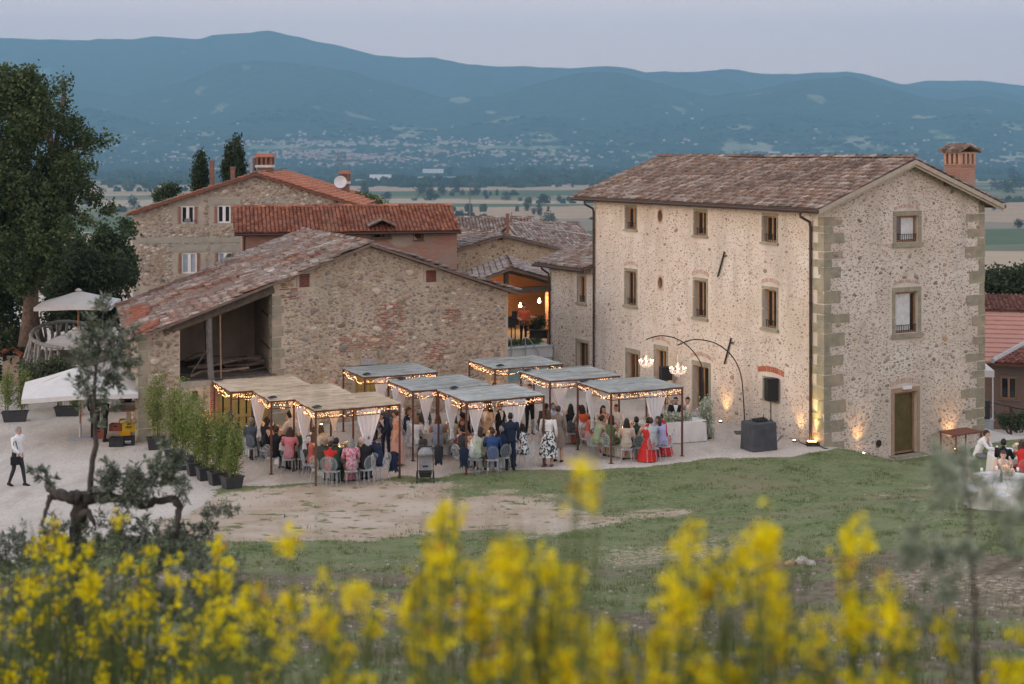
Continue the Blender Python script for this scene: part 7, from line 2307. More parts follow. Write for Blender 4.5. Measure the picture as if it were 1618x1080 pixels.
# -- the guests, table by table
SEAT_HEAD,STAND_HEAD=1.25,1.635
placed=[]
def guest(key,px,py,pose,label,**kw):
 sit=pose.startswith('sit');zc=kw.pop('zg',0.0)
 sc=kw.get('scale',1.08)
 hz_={'sit_lean':1.205,'sit_elbow':1.205,'stand_lean':1.40}.get(pose,SEAT_HEAD if sit else STAND_HEAD)*sc
 p=at_z(px,py,hz_+zc)
 hf={'sit_lean':.25,'sit_elbow':.26,'stand_lean':.36}.get(pose,.08)
 face=kw.pop('face',None);nochair=kw.pop('nochair',False)
 if key:
  c,rad=TABLES[key];v=Vector((p.x-c.x,p.y-c.y,0));d=max(v.length,.05);v=v/d
  want=(d+hf)
  if sit:
   want=min(max(want,rad+.34),rad+.62)
   for _ in range(12):
    pos=c+v*want
    hit=[q for q in placed if q[2]==key and(Vector((q[0],q[1],0))-pos).length<.44]
    if not hit:break
    h=Vector((hit[0][0]-c.x,hit[0][1]-c.y,0));sgn=1 if v.x*h.y-v.y*h.x<0 else-1
    v=Matrix.Rotation(sgn*.09,3,'Z')@v
  else:want=max(want,rad+.35)
  pos=c+v*want;ang=math.atan2(-v.y,-v.x)
  if face is not None:ang=face
 else:
  ang=face;pos=p-Vector((math.cos(ang),math.sin(ang),0))*hf
 placed.append((pos.x,pos.y,key))
 o=person(pos.x,pos.y,ang,pose,label,z=zc,**kw)
 if sit and not nochair:
  chair(pos.x-math.cos(ang)*.06,pos.y-math.sin(ang)*.06,ang,'clear acrylic chair under the '+label.split(' ',1)[1]if False else 'clear chair of the '+' '.join(label.split()[:12]),z=zc)
 return o
D=dict(female=True,sleeve='skin',shirt='skin',bottom='skin')
def dress(c,**k):return dict(top=c,skirt='seat_long',skirt_c=c,**{**D,**k})
def suit(c,**k):return dict(top=c,bottom=c,shirt='white',**k)
guest('A',362,661,'sit_lean','woman in dark sleeveless top leaning over the left end of the yellow door table',**dress('charcoal'),hair='long')
guest('A',371,657,'sit','bearded man in black suit behind the left planter',**suit('black'))
guest('A',388,655,'sit_turn','grey haired man in slate suit seated before the yellow doors',**suit('slate'),hc='grey')
guest('A',420,653,'sit','man in open white shirt facing out in front of the yellow doors',top='white',bottom='charcoal')
guest('A',423,667,'sit','dark haired man in charcoal jacket with his back turned at the yellow door table',**suit('charcoal'))
guest('A',459,655,'sit_lean','man in white shirt at the right of the yellow door table',top='white',bottom='black')
guest('A',402,681,'sit_back','man in blue grey suit seated left behind the bamboo',**suit('slate'),hc='grey')
guest('A',470,646,'sit','woman with dark hair and rose dress behind the white shirted man',**dress('rose'),hair='long')
guest('B',414,684,'sit_drink','man in black suit lifting his hand at the middle straw pergola',**suit('black'),hc='brown')
guest('B',446,688,'sit','dark haired woman in a pink jacket with her back turned',top='pink',bottom='olive',female=True,hair='wavy',hc='brown')
guest('B',479,679,'sit','man in dark green suit with grey hair seated behind the bald guest',**suit('darkgreen'),hc='grey')
guest('B',507,677,'sit_lean','brown haired woman in a cream blouse under the middle straw pergola',top='cream',bottom='charcoal',female=True,hair='wavy',hc='chestnut')
guest('B',516,681,'sit','short haired man in a crisp white shirt right of the cream blouse',top='white',bottom='navy',hc='brown')
guest('B',436,668,'sit','woman in black dress across the middle straw table',**dress('black'),hair='bun')
guest('C',490,701,'sit_turn','bald grey man in charcoal suit at the left of the frontmost table',**suit('charcoal'),hair='bald',hc='grey')
guest('C',487,712,'sit_lean','dark haired man in dark green jacket nearest the left front post',**suit('darkgreen'),hc='dark')
guest('C',507,710,'sit','brown haired girl in bright red with white sleeves seen from behind',top='red',bottom='charcoal',female=True,hair='short',hc='brown',scale=1.0,sleeve='red')
guest('C',525,695,'sit','grey haired man in black suit facing the lawn at the frontmost table',**suit('black'),hc='grey')
guest('C',539,706,'sit_back','grey haired woman in a pink flowered dress with her back to the lawn',**dress('floral_pink',sleeve='floral_pink',shirt=None),hair='wavy',hc='grey')
guest('C',571,701,'sit_left','white haired man in black suit at the front right of the frontmost table',**suit('black'),hair='bald',hc='white')
guest('C',593,695,'sit_elbow','dark haired man in navy suit leaning on his elbows by the right post',**suit('navy'))
guest('C',501,688,'sit','woman with long chestnut hair in coral at the back of the frontmost table',**dress('coral'),hair='long',hc='chestnut')
guest('C',556,690,'sit','woman in cream dress at the back right of the frontmost table',**dress('cream'),hair='bun',hc='blonde')
guest('C',602,657,'stand_lean','standing man in navy suit bending over near the straw pergola post',**suit('navy'),hc='dark')
guest(None,624,652,'stand_turn','standing woman in a long dusty pink dress by the straw pergola post',face=R(200),**{**dress('rose'),'skirt':'stand_long'},hair='bun',hc='brown')
guest('E',637,667,'sit','blonde woman in a white blouse at the left of the second grey table',top='white',bottom='grey',female=True,hair='wavy',hc='blonde')
guest('E',652,657,'sit','grey haired man in grey shirt leaning left of the white cloth',top='lightgrey',bottom='navy',hair='bald',hc='grey')
guest('E',645,645,'sit_turn','blonde woman in pink behind the man in the grey shirt',**dress('rose'),hair='long',hc='blonde')
guest('E',661,648,'sit','man in navy jacket and white shirt under the hanging curtain',**suit('navy'),hc='brown')
guest('E',692,657,'sit','ginger haired woman in light blue facing the lawn',**dress('lightblue'),hair='wavy',hc='ginger')
guest('E',711,660,'sit_turn','long haired woman in a pale green dress right of the candles',**dress('palegreen'),hair='long',hc='brown')
guest('E',731,662,'sit_lean','curly dark haired woman in black at the right of the second grey table',**dress('black',sleeve='black'),hair='curly')
guest('E',675,645,'sit_back','man in slate blue suit at the back of the second grey table',**suit('slate'))
guest('D',703,685,'sit','woman with a round mop of curls in black beside the pushchair',top='charcoal',bottom='black',female=True,hair='curly',hc='dark',sleeve='skin')
guest('D',717,689,'sit_turn','woman in a pale green dress with brown hair near the pushchair',**dress('palegreen'),hair='wavy',hc='brown')
guest('D',739,682,'sit_lean','man in white shirt whose jacket hangs on his chair',top='white',bottom='navy',hc='brown',shoe='white')
guest('D',771,686,'sit','man in bright blue suit with his back to the lawn',top='blue',bottom='blue',hc='brown',shoe='white')
guest('D',777,673,'sit','grey bearded man in dark suit facing the lawn past the blue suit',**suit('navy'),hc='grey')
guest('D',744,666,'sit_turn','red haired woman in burgundy at the back of the pushchair table',**dress('burgundy'),hair='wavy',hc='ginger')
guest('D',755,655,'sit','man in black suit at the far side of the pushchair table',**suit('black'))
guest('D',826,675,'sit_turn','woman in a white and black patterned shawl by the right post',**dress('white_black',sleeve='white_black',shirt=None,bottom='olive'),hair='long',hc='dark')
guest(None,806,657,'stand','standing man in a dark navy suit with his back to the lawn',face=R(95),**suit('navy'),hc='dark',skin=1)
guest(None,767,642,'carry','standing man in a beige jacket behind the pushchair table',face=R(-110),top='beige',bottom='charcoal',hc='grey',shirt='white')
guest(None,792,641,'stand','standing waiter in black waistcoat behind the pushchair table',face=R(-60),top='black',bottom='black',sleeve='white',shirt='white')
guest('H',843,646,'sit_lean','man in dark suit leaning forward at the left of the middle right table',**suit('charcoal'),hc='dark')
guest('H',858,645,'sit','grey man in light blue shirt beside the standing women',top='lightblue',bottom='navy',hc='grey')
guest(None,867,652,'stand_turn','standing woman in white top and black leaf print skirt',face=R(75),top='white',female=True,sleeve='white',shirt=None,bottom='skin',skirt='stand_wide',skirt_c='bw_leaf',hair='wavy',hc='chestnut',shoe='brown')
guest(None,883,646,'stand','standing woman in a taupe knee length dress',face=R(70),**{**dress('taupe',sleeve='taupe',shirt=None),'skirt':'stand_knee'},hair='bun',hc='brown')
guest('H',880,638,'sit','bearded man in white shirt facing out past the taupe dress',top='white',bottom='charcoal',hc='ginger')
guest('H',901,640,'sit','smiling dark haired woman in black at the back of the middle right table',**dress('black'),hair='long')
guest('H',908,655,'sit','woman in an orange red dress with her back turned and dark hair',**dress('orange'),hair='wavy',hc='dark')
guest('H',920,645,'sit_left','man in white shirt at the right of the middle right table',top='white',bottom='black')
guest(None,838,611,'carry','waitress in white shirt and black apron between the pergolas',face=R(-70),top='black',bottom='black',sleeve='white',shirt='white',female=True,hair='bun',hc='brown')
guest(None,832,586,'carry','cook in white with a tall white hat behind the right row',face=R(-120),top='white',bottom='charcoal',hair='cap')
guest('G',772,618,'sit','man in black at the left of the barn corner table',**suit('black'))
guest('G',800,612,'sit','woman in sage dress at the barn corner table',**dress('sage'),hair='long',hc='brown')
guest('F',566,640,'sit','man in charcoal suit at the table against the barn',**suit('charcoal'),hc='brown')
guest('F',600,632,'sit','woman in burgundy at the table against the barn',**dress('burgundy'),hair='wavy',hc='brown')
guest('F',618,640,'sit','man in slate suit at the right of the table against the barn',**suit('slate'),hc='grey')
guest('I',941,663,'sit_lean','woman in a light green dress reaching across the table on the left',**dress('sage'),hair='bun',hc='brown')
guest('I',931,652,'sit_turn','woman in a coral dress behind the light green one',**dress('coral'),hair='wavy',hc='brown')
guest('I',937,642,'sit','dark haired woman in rose turning her head at the back',**dress('rose'),hair='wavy',hc='dark')
guest('I',960,659,'sit','long haired woman in a one shouldered green dress facing the lawn',**dress('green'),hair='long',hc='dark')
guest('I',954,645,'sit','man in white shirt facing out behind the green dress',top='white',bottom='navy',hc='brown')
guest('I',988,672,'sit_back','woman with long dark hair in a beige dress with her back turned',**dress('beige',sleeve='beige',shirt=None),hair='long',hc='dark')
guest('I',993,660,'sit','woman with tied hair in dark green facing out',**dress('darkgreen'),hair='bun',hc='dark')
guest('I',1013,672,'sit','man in a pale grey suit with his back turned',top='lightgrey',bottom='lightgrey',hc='brown',shoe='brown')
guest('I',1033,669,'sit_turn','woman with tied dark hair and bare arms in a long red dress',**{**dress('red'),'skirt':'seat_drape'},hair='bun',hc='dark')
guest('I',1046,657,'sit_left','woman with short dark hair in a bright red dress',**{**dress('red'),'skirt':'seat_drape'},hair='short',hc='dark')
guest('I',1058,666,'sit_left','woman with long wavy hair in a lavender dress',**dress('lavender',sleeve='lavender',shirt=None),hair='long',hc='brown')
ct=at_z(1060,664,.75)
sw_=empty('bridal_table',(ct.x,ct.y,0),'long white clothed bridal table in front of the villa doors','table',rz=R(18))
q=MB();q.cbox((0,0,.72),(2.5,.85,.04));q.build('tabletop',M_WOODP,sw_)
for a in(-1.1,1.1):
 for b in(-.32,.32):q=MB();q.cbox((a,b,.35),(.05,.05,.7));q.build('leg',M_RUST,sw_)
q=MB();n=80;vs=[];fs=[]
def rrect(t,ex):
 a=2*PI*t;c,s=math.cos(a),math.sin(a);m_=(abs(c)**8+abs(s)**8)**(-1/8)
 return Vector((c*m_*(1.27+ex),s*m_*(.44+ex),0))
for(ex,z,f)in((-.02,.747,0),(.0,.742,0),(.01,.6,.006),(.02,.3,.02),(.03,.02,.03)):
 for k in range(n):vs.append(rrect(k/n,ex+f*math.sin(k*1.9))+Vector((0,0,z)))
fs=[(i*n+k,(i+1)*n+k,(i+1)*n+(k+1)%n,i*n+(k+1)%n)for i in range(4)for k in range(n)]+[tuple(range(n))]
q.add(vs,fs)
t=q.build('tablecloth',M_LINEN,None,loc=(ct.x,ct.y,0),rot=(0,0,R(18)));setp(t,'white cloth hanging to the gravel round the bridal table','tablecloth')
sw_x=Vector((math.cos(R(18)),math.sin(R(18)),0));sw_y=Vector((-sw_x.y,sw_x.x,0))
gp_=ct+sw_x*.55+sw_y*.78;bp_=ct+sw_x*1.05+sw_y*.70
person(gp_.x,gp_.y,R(-95),'sit','bearded groom in black dinner suit at the bridal table',top='black',bottom='black',shirt='white',hc='dark')
person(bp_.x,bp_.y,R(-150),'sit_left','bride in strapless white dress at the bridal table',**{**dress('white'),'hair':'bun','hc':'dark'})
chair(gp_.x,gp_.y+.07,R(-95),'clear chair of the groom');chair(bp_.x+.05,bp_.y+.05,R(-150),'clear chair of the bride')
GYP=[(.60,.62,.52),(.52,.56,.44),(.42,.47,.34),(.66,.66,.60),(.30,.36,.22)]
def flowers(name,label,loc,blobs,n,size,seed,cat='flowers',extra=None):
 o=empty(name,loc,label,cat)
 crown('blossoms',o,blobs,n,size,GYP,seed,clump=5,shell=.1,aspect=.75)
 return o
fc=at_z(1115,692,0)
o=flowers('flower_column','tall column of white gypsophila beside the bridal table',(fc.x,fc.y,0),[(Vector((.05*math.sin(k*1.7),.05*math.cos(k*2.1),.12+k*.145)),.25-.006*k)for k in range(9)],4500,.035,301)
q=MB();q.tube([(0,0,0),(0,0,1.3)],.05,8);q.lathe([(.22,0),(.22,.03),(.05,.04)],12);q.build('stand',M_RUST,o)
fl=ct+sw_x*(-.15)-sw_y*.1
flowers('flower_runner','low bank of white gypsophila along the bridal table',(fl.x,fl.y,.748),[(sw_x*(-.7+.2*k)+Vector((0,0,.12+.03*(k%2))),(.2,.2,.13))for k in range(8)],3200,.035,302)
f2_=at_z(1042,690,0);f2_=f2_+Vector((-.1,1.6,0))
o=flowers('flower_stand','gypsophila on a dark stand behind the bridal table',(f2_.x,f2_.y,0),[(Vector((.06*math.sin(k*1.7),.05*math.cos(k*2.1),.85+k*.12)),.23)for k in range(6)],2400,.035,303)
q=MB();q.tube([(0,0,0),(0,0,.9)],.045,8);q.lathe([(.2,0),(.2,.03),(.05,.04)],12);q.build('stand',M_IRON,o)
f3=at_z(1005,690,.75)+Vector((.0,1.0,0))
# -- coats and bags on chairs, pushchair
def coat(px,py,label,c,seed):
 p=at_z(px,py,.72);q=MB();n=10;rows=8;vs=[]
 for i in range(rows+1):
  t=i/rows
  for k in range(n+1):
   s=k/n-.5
   vs.append((s*(.34-.10*math.sin(t*PI*.8)+.03*t)+.014*math.sin(i*1.3+k),-.03-.06*math.cos(s*PI)-.03*t+.022*math.sin(k*1.9+seed)*(.4+t),.92-.09*abs(s)*2*abs(s)*2-t*(.60+.05*math.sin(k*2.3+seed))))
 fs=[(i*(n+1)+k,i*(n+1)+k+1,(i+1)*(n+1)+k+1,(i+1)*(n+1)+k)for i in range(rows)for k in range(n)]
 q.add(vs,fs);q.add([(x,y+.07,z)for x,y,z in vs],[tuple(reversed(f))for f in fs])
 top=[k for k in range(n+1)]
 q.add([vs[k]for k in top]+[(vs[k][0],vs[k][1]+.07,vs[k][2])for k in top],[(k,k+1,n+2+k,n+1+k)for k in range(n)])
 o=q.build('jacket',cloth(c),None,smooth=True,loc=(p.x,p.y,0),rot=(0,0,R(8 if seed%2 else-14)));setp(o,label,'jacket')
coat(733,716,'navy jacket hanging over the chair of the man in the white shirt','navy',1)
coat(622,722,'dark navy jacket hanging down a chair by the right straw post','navy',2)
coat(693,712,'black jacket hanging on the chair beside the pushchair','charcoal',3)
p=at_z(671,763,0)
pc=empty('pushchair',p+Vector((0,.35,0)),'grey hooded pushchair parked at the edge of the lawn','pushchair',rz=R(4))
M_PG=mat('grey_pushchair_fabric',(.25,.255,.26),(.19,.195,.20),8,.9);M_PB=mat('black_pushchair_frame',(.02,.02,.022),(.03,.03,.03),6,.5)
q=MB();q.frustum_box((0,.02,.42),(.40,.16),(.44,.14),.42);q.box((-.2,-.32,.40),(.2,.02,.47));q.build('seat',M_PG,pc)
q=MB();vs=[];n=9
for j in range(6):
 b=j/5*R(105)
 for k in range(n):
  a=PI*k/(n-1);vs.append((-.25*math.cos(a),-.02-.36*math.sin(b)*math.sin(a)**.6+.08,.80+.24*math.sin(a)*math.cos(b*.75)+.02))
q.add(vs,[(j*n+k,j*n+k+1,(j+1)*n+k+1,(j+1)*n+k)for j in range(5)for k in range(n-1)]);q.build('hood',M_PG,pc)
q=MB()
for s in(-1,1):
 q.tube([(s*.25,.30,.08),(s*.25,.02,.55),(s*.24,.12,.98),(s*.20,.22,1.05)],.014,6);q.tube([(s*.25,.05,.55),(s*.24,-.32,.10)],.014,6)
q.tube([(-.2,.22,1.05),(.2,.22,1.05)],.018,6);q.tube([(-.25,-.1,.34),(.25,-.1,.34)],.014,6)
q.build('frame',M_PB,pc)
q=MB();q.frustum_box((0,0,.14),(.34,.40),(.42,.46),.16);q.build('basket',M_PB,pc)
q=MB();q.box((-.09,-.345,.50),(.09,-.325,.56));q.cbox((0,-.32,.35),(.34,.06,.06));q.build('buckle_panel',M_PB,pc)
for sx in(-.27,.27):
 for sy,r_w in((.30,.12),(-.32,.09)):
  q=MB();q.tube([(sx-.022,sy,r_w),(sx+.022,sy,r_w)],r_w,14);w_=q.build('wheel',M_PB,pc)
  q=MB();q.tube([(sx-.026,sy,r_w),(sx+.026,sy,r_w)],r_w*.5,10);q.build('hub',M_STEEL,w_)
# -- people and goods on the left, musician
p=at_z(27,768,0)
person(p.x,p.y,R(-20),'walk','man in white shirt and dark grey trousers walking with a black shoulder bag',z=ground_z(p.x,p.y),top='white',bottom='charcoal',forearm='white',hc='grey')
bag=MB();bag.cbox((0,0,.0),(.30,.12,.24));bag.tube([(-.12,0,.12),(-.05,-.05,.6),(.0,0,.62),(.1,.02,.12)],.012,5)
setp(bag.build('shoulder_bag',cloth('black'),None,loc=(p.x+.05,p.y-.26,ground_z(p.x,p.y)+.84),rot=(0,0,.2)),'black shoulder bag on the walking man','bag')
p=at_z(150,692,0)
person(p.x,p.y,R(80),'stand','waiter in dark clothes with his back turned under the near umbrella',top='charcoal',bottom='black',hc='dark')
p=at_z(166,697,0)
person(p.x,p.y,R(20),'reach','waiter in black apron and white shirt reaching up beside the crates',top='black',bottom='black',sleeve='white',hc='brown')
M_CY=mat('yellow_crate_plastic',(.62,.42,.02),(.54,.36,.02),4,.5);M_CB=mat('black_crate_plastic',(.016,.016,.018),(.03,.03,.03),6,.5);M_CR=mat('red_brown_crate',(.28,.085,.05),(.22,.065,.04),5,.6)
def crate(px,py,z,size,m,label,rz=.1,print_=True,Y=None):
 p=at_z(px,py,z)
 o=empty('crate',p+Vector((0,size[1]/2,0)),label,'crate','bottle crates by the barn corner',rz)
 L,W,H=size;t=.02
 q=MB();q.box((-L/2,-W/2,0),(L/2,W/2,.025))
 for(lo,hi)in(((-L/2,-W/2,.027),(L/2,-W/2+t,H)),((-L/2,W/2-t,.027),(L/2,W/2,H)),((-L/2,-W/2+t+.001,.027),(-L/2+t,W/2-t-.001,H)),((L/2-t,-W/2+t+.001,.027),(L/2,W/2-t-.001,H))):q.box(lo,hi)
 q.build('shell',m,o)
 q=MB()
 for z_ in(H-.03,.03):q.box((-L/2-.008,-W/2-.009,z_),(L/2+.008,-W/2-.001,z_+.025))
 q.build('rim',m,o)
 q=MB();q.box((-.06,-W/2-.004,H-.10),(.06,-W/2-.0015,H-.055));q.build('hand_hole_shade',M_DARK,o)  # near-black plate on the shell, painted as the shade of a hole
 if print_:
  q=MB()
  mk=M_CB if m is M_CY else M_WHITE
  for k in range(5):q.box((-.11+k*.045,-W/2-.005,H*.42),(-.075+k*.045,-W/2-.0015,H*.42+.055))
  q.box((-.10,-W/2-.005,H*.30),(.10,-W/2-.0015,H*.30+.012))
  q.build('printed_mark',mk,o)
 return o
crate(201,704,0,(.42,.34,.30),M_CB,'black crate at the bottom right of the stack by the barn',.15)
crate(183,706,0,(.50,.36,.32),M_CB,'black crate at the bottom left of the stack by the barn',.05,False)
crate(196,690,.0,(.42,.34,.62),M_CY,'yellow crate standing behind the black one',.15,False)
crate(202,682,.33,(.46,.34,.36),M_CY,'upper yellow crate with a printed mark against the barn',.2)
crate(182,681,.325,(.46,.36,.25),M_CR,'red brown crate stacked left of the yellow one',.05,False)
crate(155,693,0,(.40,.36,.34),M_CR,'low brown crate beside the waiter',.1,False)
cb=at_z(188,694,0)+Vector((0,.75,0))
bt=empty('bar_table',cb,'orange brown bar table against the barn side','table',rz=.12)
q=MB();q.box((-.85,-.33,.93),(.70,.33,.97));q.build('tabletop',mat('orange_table_wood',(.36,.13,.05),(.28,.1,.04),5,.6),bt)
for a in(-.78,.62):
 for b in(-.28,.28):q=MB();q.cbox((a,b,.465),(.05,.05,.93));q.build('leg',bpy.data.materials['yellow_crate_plastic'],bt)
tb=MB();tb.frustum_box((0,0,0),(.95,.42),(1.0,.46),.28)
setp(tb.build('tub',mat('grey_tub',(.11,.12,.125),(.16,.17,.17),6,.6),None,loc=cb+Vector((.05,0,.975)),rot=(0,0,.12)),'long grey ice tub on the bar table','tub')
sk_=MB();sk_.ball((0,0,.30),(.32,.2,.36),10,8);sk_.tube([(-.25,0,.45),(-.05,-.1,.68),(.2,0,.5)],[.06,.08,.05],6)
setp(sk_.build('black_sack',cloth('black'),None,smooth=True,loc=cb+Vector((.05,-.05,1.26))),'black sack being lifted onto the bar table','sack')
cl_=MB();vs=[];n=14
for i in range(n+1):
 for k in range(n+1):
  x,y=i/n-.5,k/n-.5;vs.append((x*.62,y*.42,.06+.09*noise.noise(Vector((x*6,y*6,2)))-.12*max(0,abs(x)*2-.7)))
cl_.add(vs,[(i*(n+1)+k,(i+1)*(n+1)+k,(i+1)*(n+1)+k+1,i*(n+1)+k+1)for i in range(n)for k in range(n)])
pz=at_z(203,668,.72)
setp(cl_.build('cloth',mat('crumpled_linen',(.44,.35,.27),(.36,.28,.21),6,.9),None,smooth=True,loc=pz+Vector((0,.2,-.02))),'crumpled beige cloth heaped on the yellow crate','cloth')
mp=at(827,544,68.6)
mus=person(mp.x,mp.y,R(-75),'guitar','guitarist in an orange shirt and dark cap playing in the lit porch',z=1.285,top='orange',bottom='black',forearm='skin',hair='short',hc='dark')
g_=empty('guitar',(mp.x+.06,mp.y-.27,1.285+1.02),'guitar held by the man in the orange shirt','guitar',rz=R(10))
q=MB();vs=[];n=24
for o_ in(-.04,.04):
 for k in range(n):
  a=2*PI*k/n;r_g=.165+.045*math.cos(2*a)-.02*math.cos(a);vs.append((r_g*1.2*math.cos(a),o_,r_g*math.sin(a)))
q.add(vs,[tuple(range(n)),tuple(reversed(range(n,2*n)))]+[(k,n+k,n+(k+1)%n,(k+1)%n)for k in range(n)]);q.build('body',mat('guitar_wood',(.16,.06,.03),(.1,.04,.02),5,.3),g_)
q=MB();q.tube([(.0,-.05,0),(.005,-.045,0)],.05,10);q.tube([(-.2,-.03,.03),(-.62,-.02,.2)],.026,6);q.box((-.73,-.04,.18),(-.60,-.01,.26));q.build('neck',M_DARK,g_)
for px,lab,h,cat in((808,'black loudspeaker on a stand left of the guitarist',1.2,'speaker'),(814,'black keyboard case propped behind the guitarist',1.45,'case')):
 p_=at(px,545,69.5);q=MB();q.tube([(0,0,0),(0,0,h*.6)],.03,6);q.frustum_box((0,0,h*.55),(.36,.3),(.32,.26),h*.45)
 setp(q.build('stage_gear',M_CB,None,loc=(p_.x,p_.y,1.282)),lab,cat)
p_=at(851,548,68.3);q=MB();q.cbox((0,0,.68),(.95,.5,.04));
for a in(-.42,.42):q.cbox((a,0,.33),(.04,.4,.66))
q.cbox((0,.1,.45),(.8,.3,.35))
setp(q.build('equipment_table',mat('dark_rack',(.025,.02,.018),(.04,.03,.025),5,.6),None,loc=(p_.x,p_.y,1.282)),'dark equipment table right of the guitarist','table')
bush_tree('pot_plant','dark leafy plant behind the equipment table',Vector((p_.x,p_.y+.5,1.28)),((848,512,9),(855,508,9),(842,518,6)),p_.y+.5,900,.06,DARK,330,cat='plant',trunk=True,dY=.2)
gs=MB()
r_=random.Random(12)
V,F,FC=leaf_cloud([(FPL.P(.3+.3*k,1.6,-.75),(.3,.6,.2))for k in range(9)],3000,.07,[(.05,.085,.02),(.07,.105,.03),(.035,.06,.015)],44,shell=.0,aspect=.12,droop=-1.2)
setp(link('pool_grass',np_mesh('pool_grass',V,F,M_LEAF,FC)),'dark grass growing behind the raised pool',kind='stuff')
# -- music and light in front of the villa
dj=at_z(1198,714,0)
dt=empty('dj_table',dj+Vector((.1,.5,0)),'table wrapped in dark grey cloth at the villa corner','table',rz=R(24))
q=MB();n=48;vs=[]
def rr2(t,a_,b_,ex):
 an=2*PI*t;c,s=math.cos(an),math.sin(an);m_=(abs(c)**10+abs(s)**10)**(-.1);return Vector((c*m_*(a_+ex),s*m_*(b_+ex),0))
for(ex,z,f)in((0,.98,0),(.012,.97,0),(.015,.7,.008),(.02,.35,.016),(.03,.015,.022)):
 for k in range(n):vs.append(rr2(k/n,.50,.40,ex+f*math.sin(k*1.7))+Vector((0,0,z)))
q.add(vs,[(i*n+k,(i+1)*n+k,(i+1)*n+(k+1)%n,i*n+(k+1)%n)for i in range(4)for k in range(n)]+[tuple(range(n))])
q.build('cloth_cover',mat('charcoal_cloth',(.075,.08,.088),(.055,.058,.064),3,.95,bump=.3),dt)
q=MB();q.cbox((0,0,.5),(.8,.6,.92));q.build('table_box',M_CB,dt)
q=MB();q.cbox((0,0,.05),(.46,.3,.09));q.cbox((.1,.02,.11),(.2,.14,.03));q.cbox((-.14,0,.105),(.09,.09,.02));q.tube([(.2,.1,.09),(.26,.14,.2)],.015,5)
setp(q.build('mixing_desk',M_CB,None,loc=dj+Vector((.15,.52,.985)),rot=(0,0,R(24))),'black mixing desk on the dark clothed table','mixer')
def speaker_on_stand(px,py_top,py_bot,base,label,wpx):
 b=base
 Y=b.y;ht=at(px,py_top,Y).z;hb=at(px,py_bot,Y).z;wd=wpx/FPX*Y
 o=empty('loudspeaker',(b.x,b.y,hb),label,'loudspeaker','black loudspeakers on stands',R(20))
 H_=ht-hb
 q=MB();vs=[]
 for z in(0,H_):
  for(x,y)in((-wd/2,-.18),(wd/2,-.18),(wd*.40,.18),(-wd*.40,.18)):vs.append((x*(1 if z else.96),y,z))
 q.add(vs,[(3,2,1,0),(4,5,6,7),(0,1,5,4),(1,2,6,5),(2,3,7,6),(3,0,4,7)]);q.build('cabinet',M_CB,o)
 q=MB();q.box((-wd/2+.025,-.196,.03),(wd/2-.025,-.183,H_-.03));q.build('grille',mat('speaker_grille',(.03,.03,.033),(.012,.012,.014),90,.7),o)
 s=empty('speaker_stand',(b.x,b.y,0),'black tripod stand under the '+label,'stand','tripod speaker stands')
 q=MB();q.tube([(0,0,.12),(0,0,hb-.002)],.022,6);q.build('pole',M_IRON,s)
 for k in range(3):
  a=k*2.094+.4;q=MB();q.tube([(0,0,.62),(math.cos(a)*.5,math.sin(a)*.5,.015)],.014,5);q.build('leg',M_IRON,s)
  q=MB();q.tube([(0,0,.2),(math.cos(a)*.3,math.sin(a)*.3,.26)],.01,5);q.build('brace',M_IRON,s)
sb_=at_z(1222,690,0);speaker_on_stand(1217,597,632,Vector((sb_.x-.05,sb_.y+.25,0)),'black loudspeaker in front of the small villa window',19)
sb2=FF.P(FF.s_of(1050),0,1.5);speaker_on_stand(1051,579,600,Vector(at(1051,600,sb2 .y).xy.to_3d()),'black loudspeaker between the two chandeliers',19)
def arc_lamp(label,base,pts_px,Y0,Y1):
 o=empty('arched_pole',base,label,'lamp pole','bent black poles carrying the chandeliers')
 P=[at(x,y,Y0+(Y1-Y0)*i/(len(pts_px)-1))-base for i,(x,y)in enumerate(pts_px)]
 Q=[]
 for i in range(len(P)-1):
  p0,p1,p2,p3=P[max(0,i-1)],P[i],P[i+1],P[min(len(P)-1,i+2)]
  for k in range(5):
   t=k/5;Q.append(.5*((2*p1)+(p2-p0)*t+(2*p0-5*p1+4*p2-p3)*t*t+(3*p1-p0-3*p2+p3)*t**3))
 Q.append(P[-1])
 q=MB();q.tube(Q,.024,6);q.build('pole',M_IRON,o)
 q=MB();q.cbox((0,0,.02),(.75,.55,.04));q.build('base_plate',mat('moss_green_base',(.10,.11,.06),(.07,.08,.05),5,.8),o)
 return o,P[-1]+base
b1=at_z(1177,684,0)
_,tip2=arc_lamp('black pole arching leftwards from beside the dark clothed table',b1,[(1177.5,684),(1174,620),(1170,590),(1160,567),(1145,551),(1125,540),(1100,536),(1085,539),(1071,545)],b1 .y,b1 .y+.9)
b2=FF.P(FF.s_of(1112),0,.8)
_,tip1=arc_lamp('black pole arching over the bridal table in front of the door',Vector((b2 .x,b2 .y,0)),[(1112,HORIZON+CAM_H*FPX/b2 .y),(1112,620),(1109,580),(1099,560),(1083,543),(1064,533),(1045,530),(1033,532),(1021,536)],b2 .y,b2 .y+.6)
M_CRYS=mat('glowing_crystal',(.85,.8,.75),rough=.15,spec=.8,emit=(1,.72,.5),estr=.12)  # faint glow put into the crystal itself, beside the real bulbs
M_CBULB=mat('chandelier_bulb',(1,.85,.7),emit=(1.0,.62,.38),estr=5)
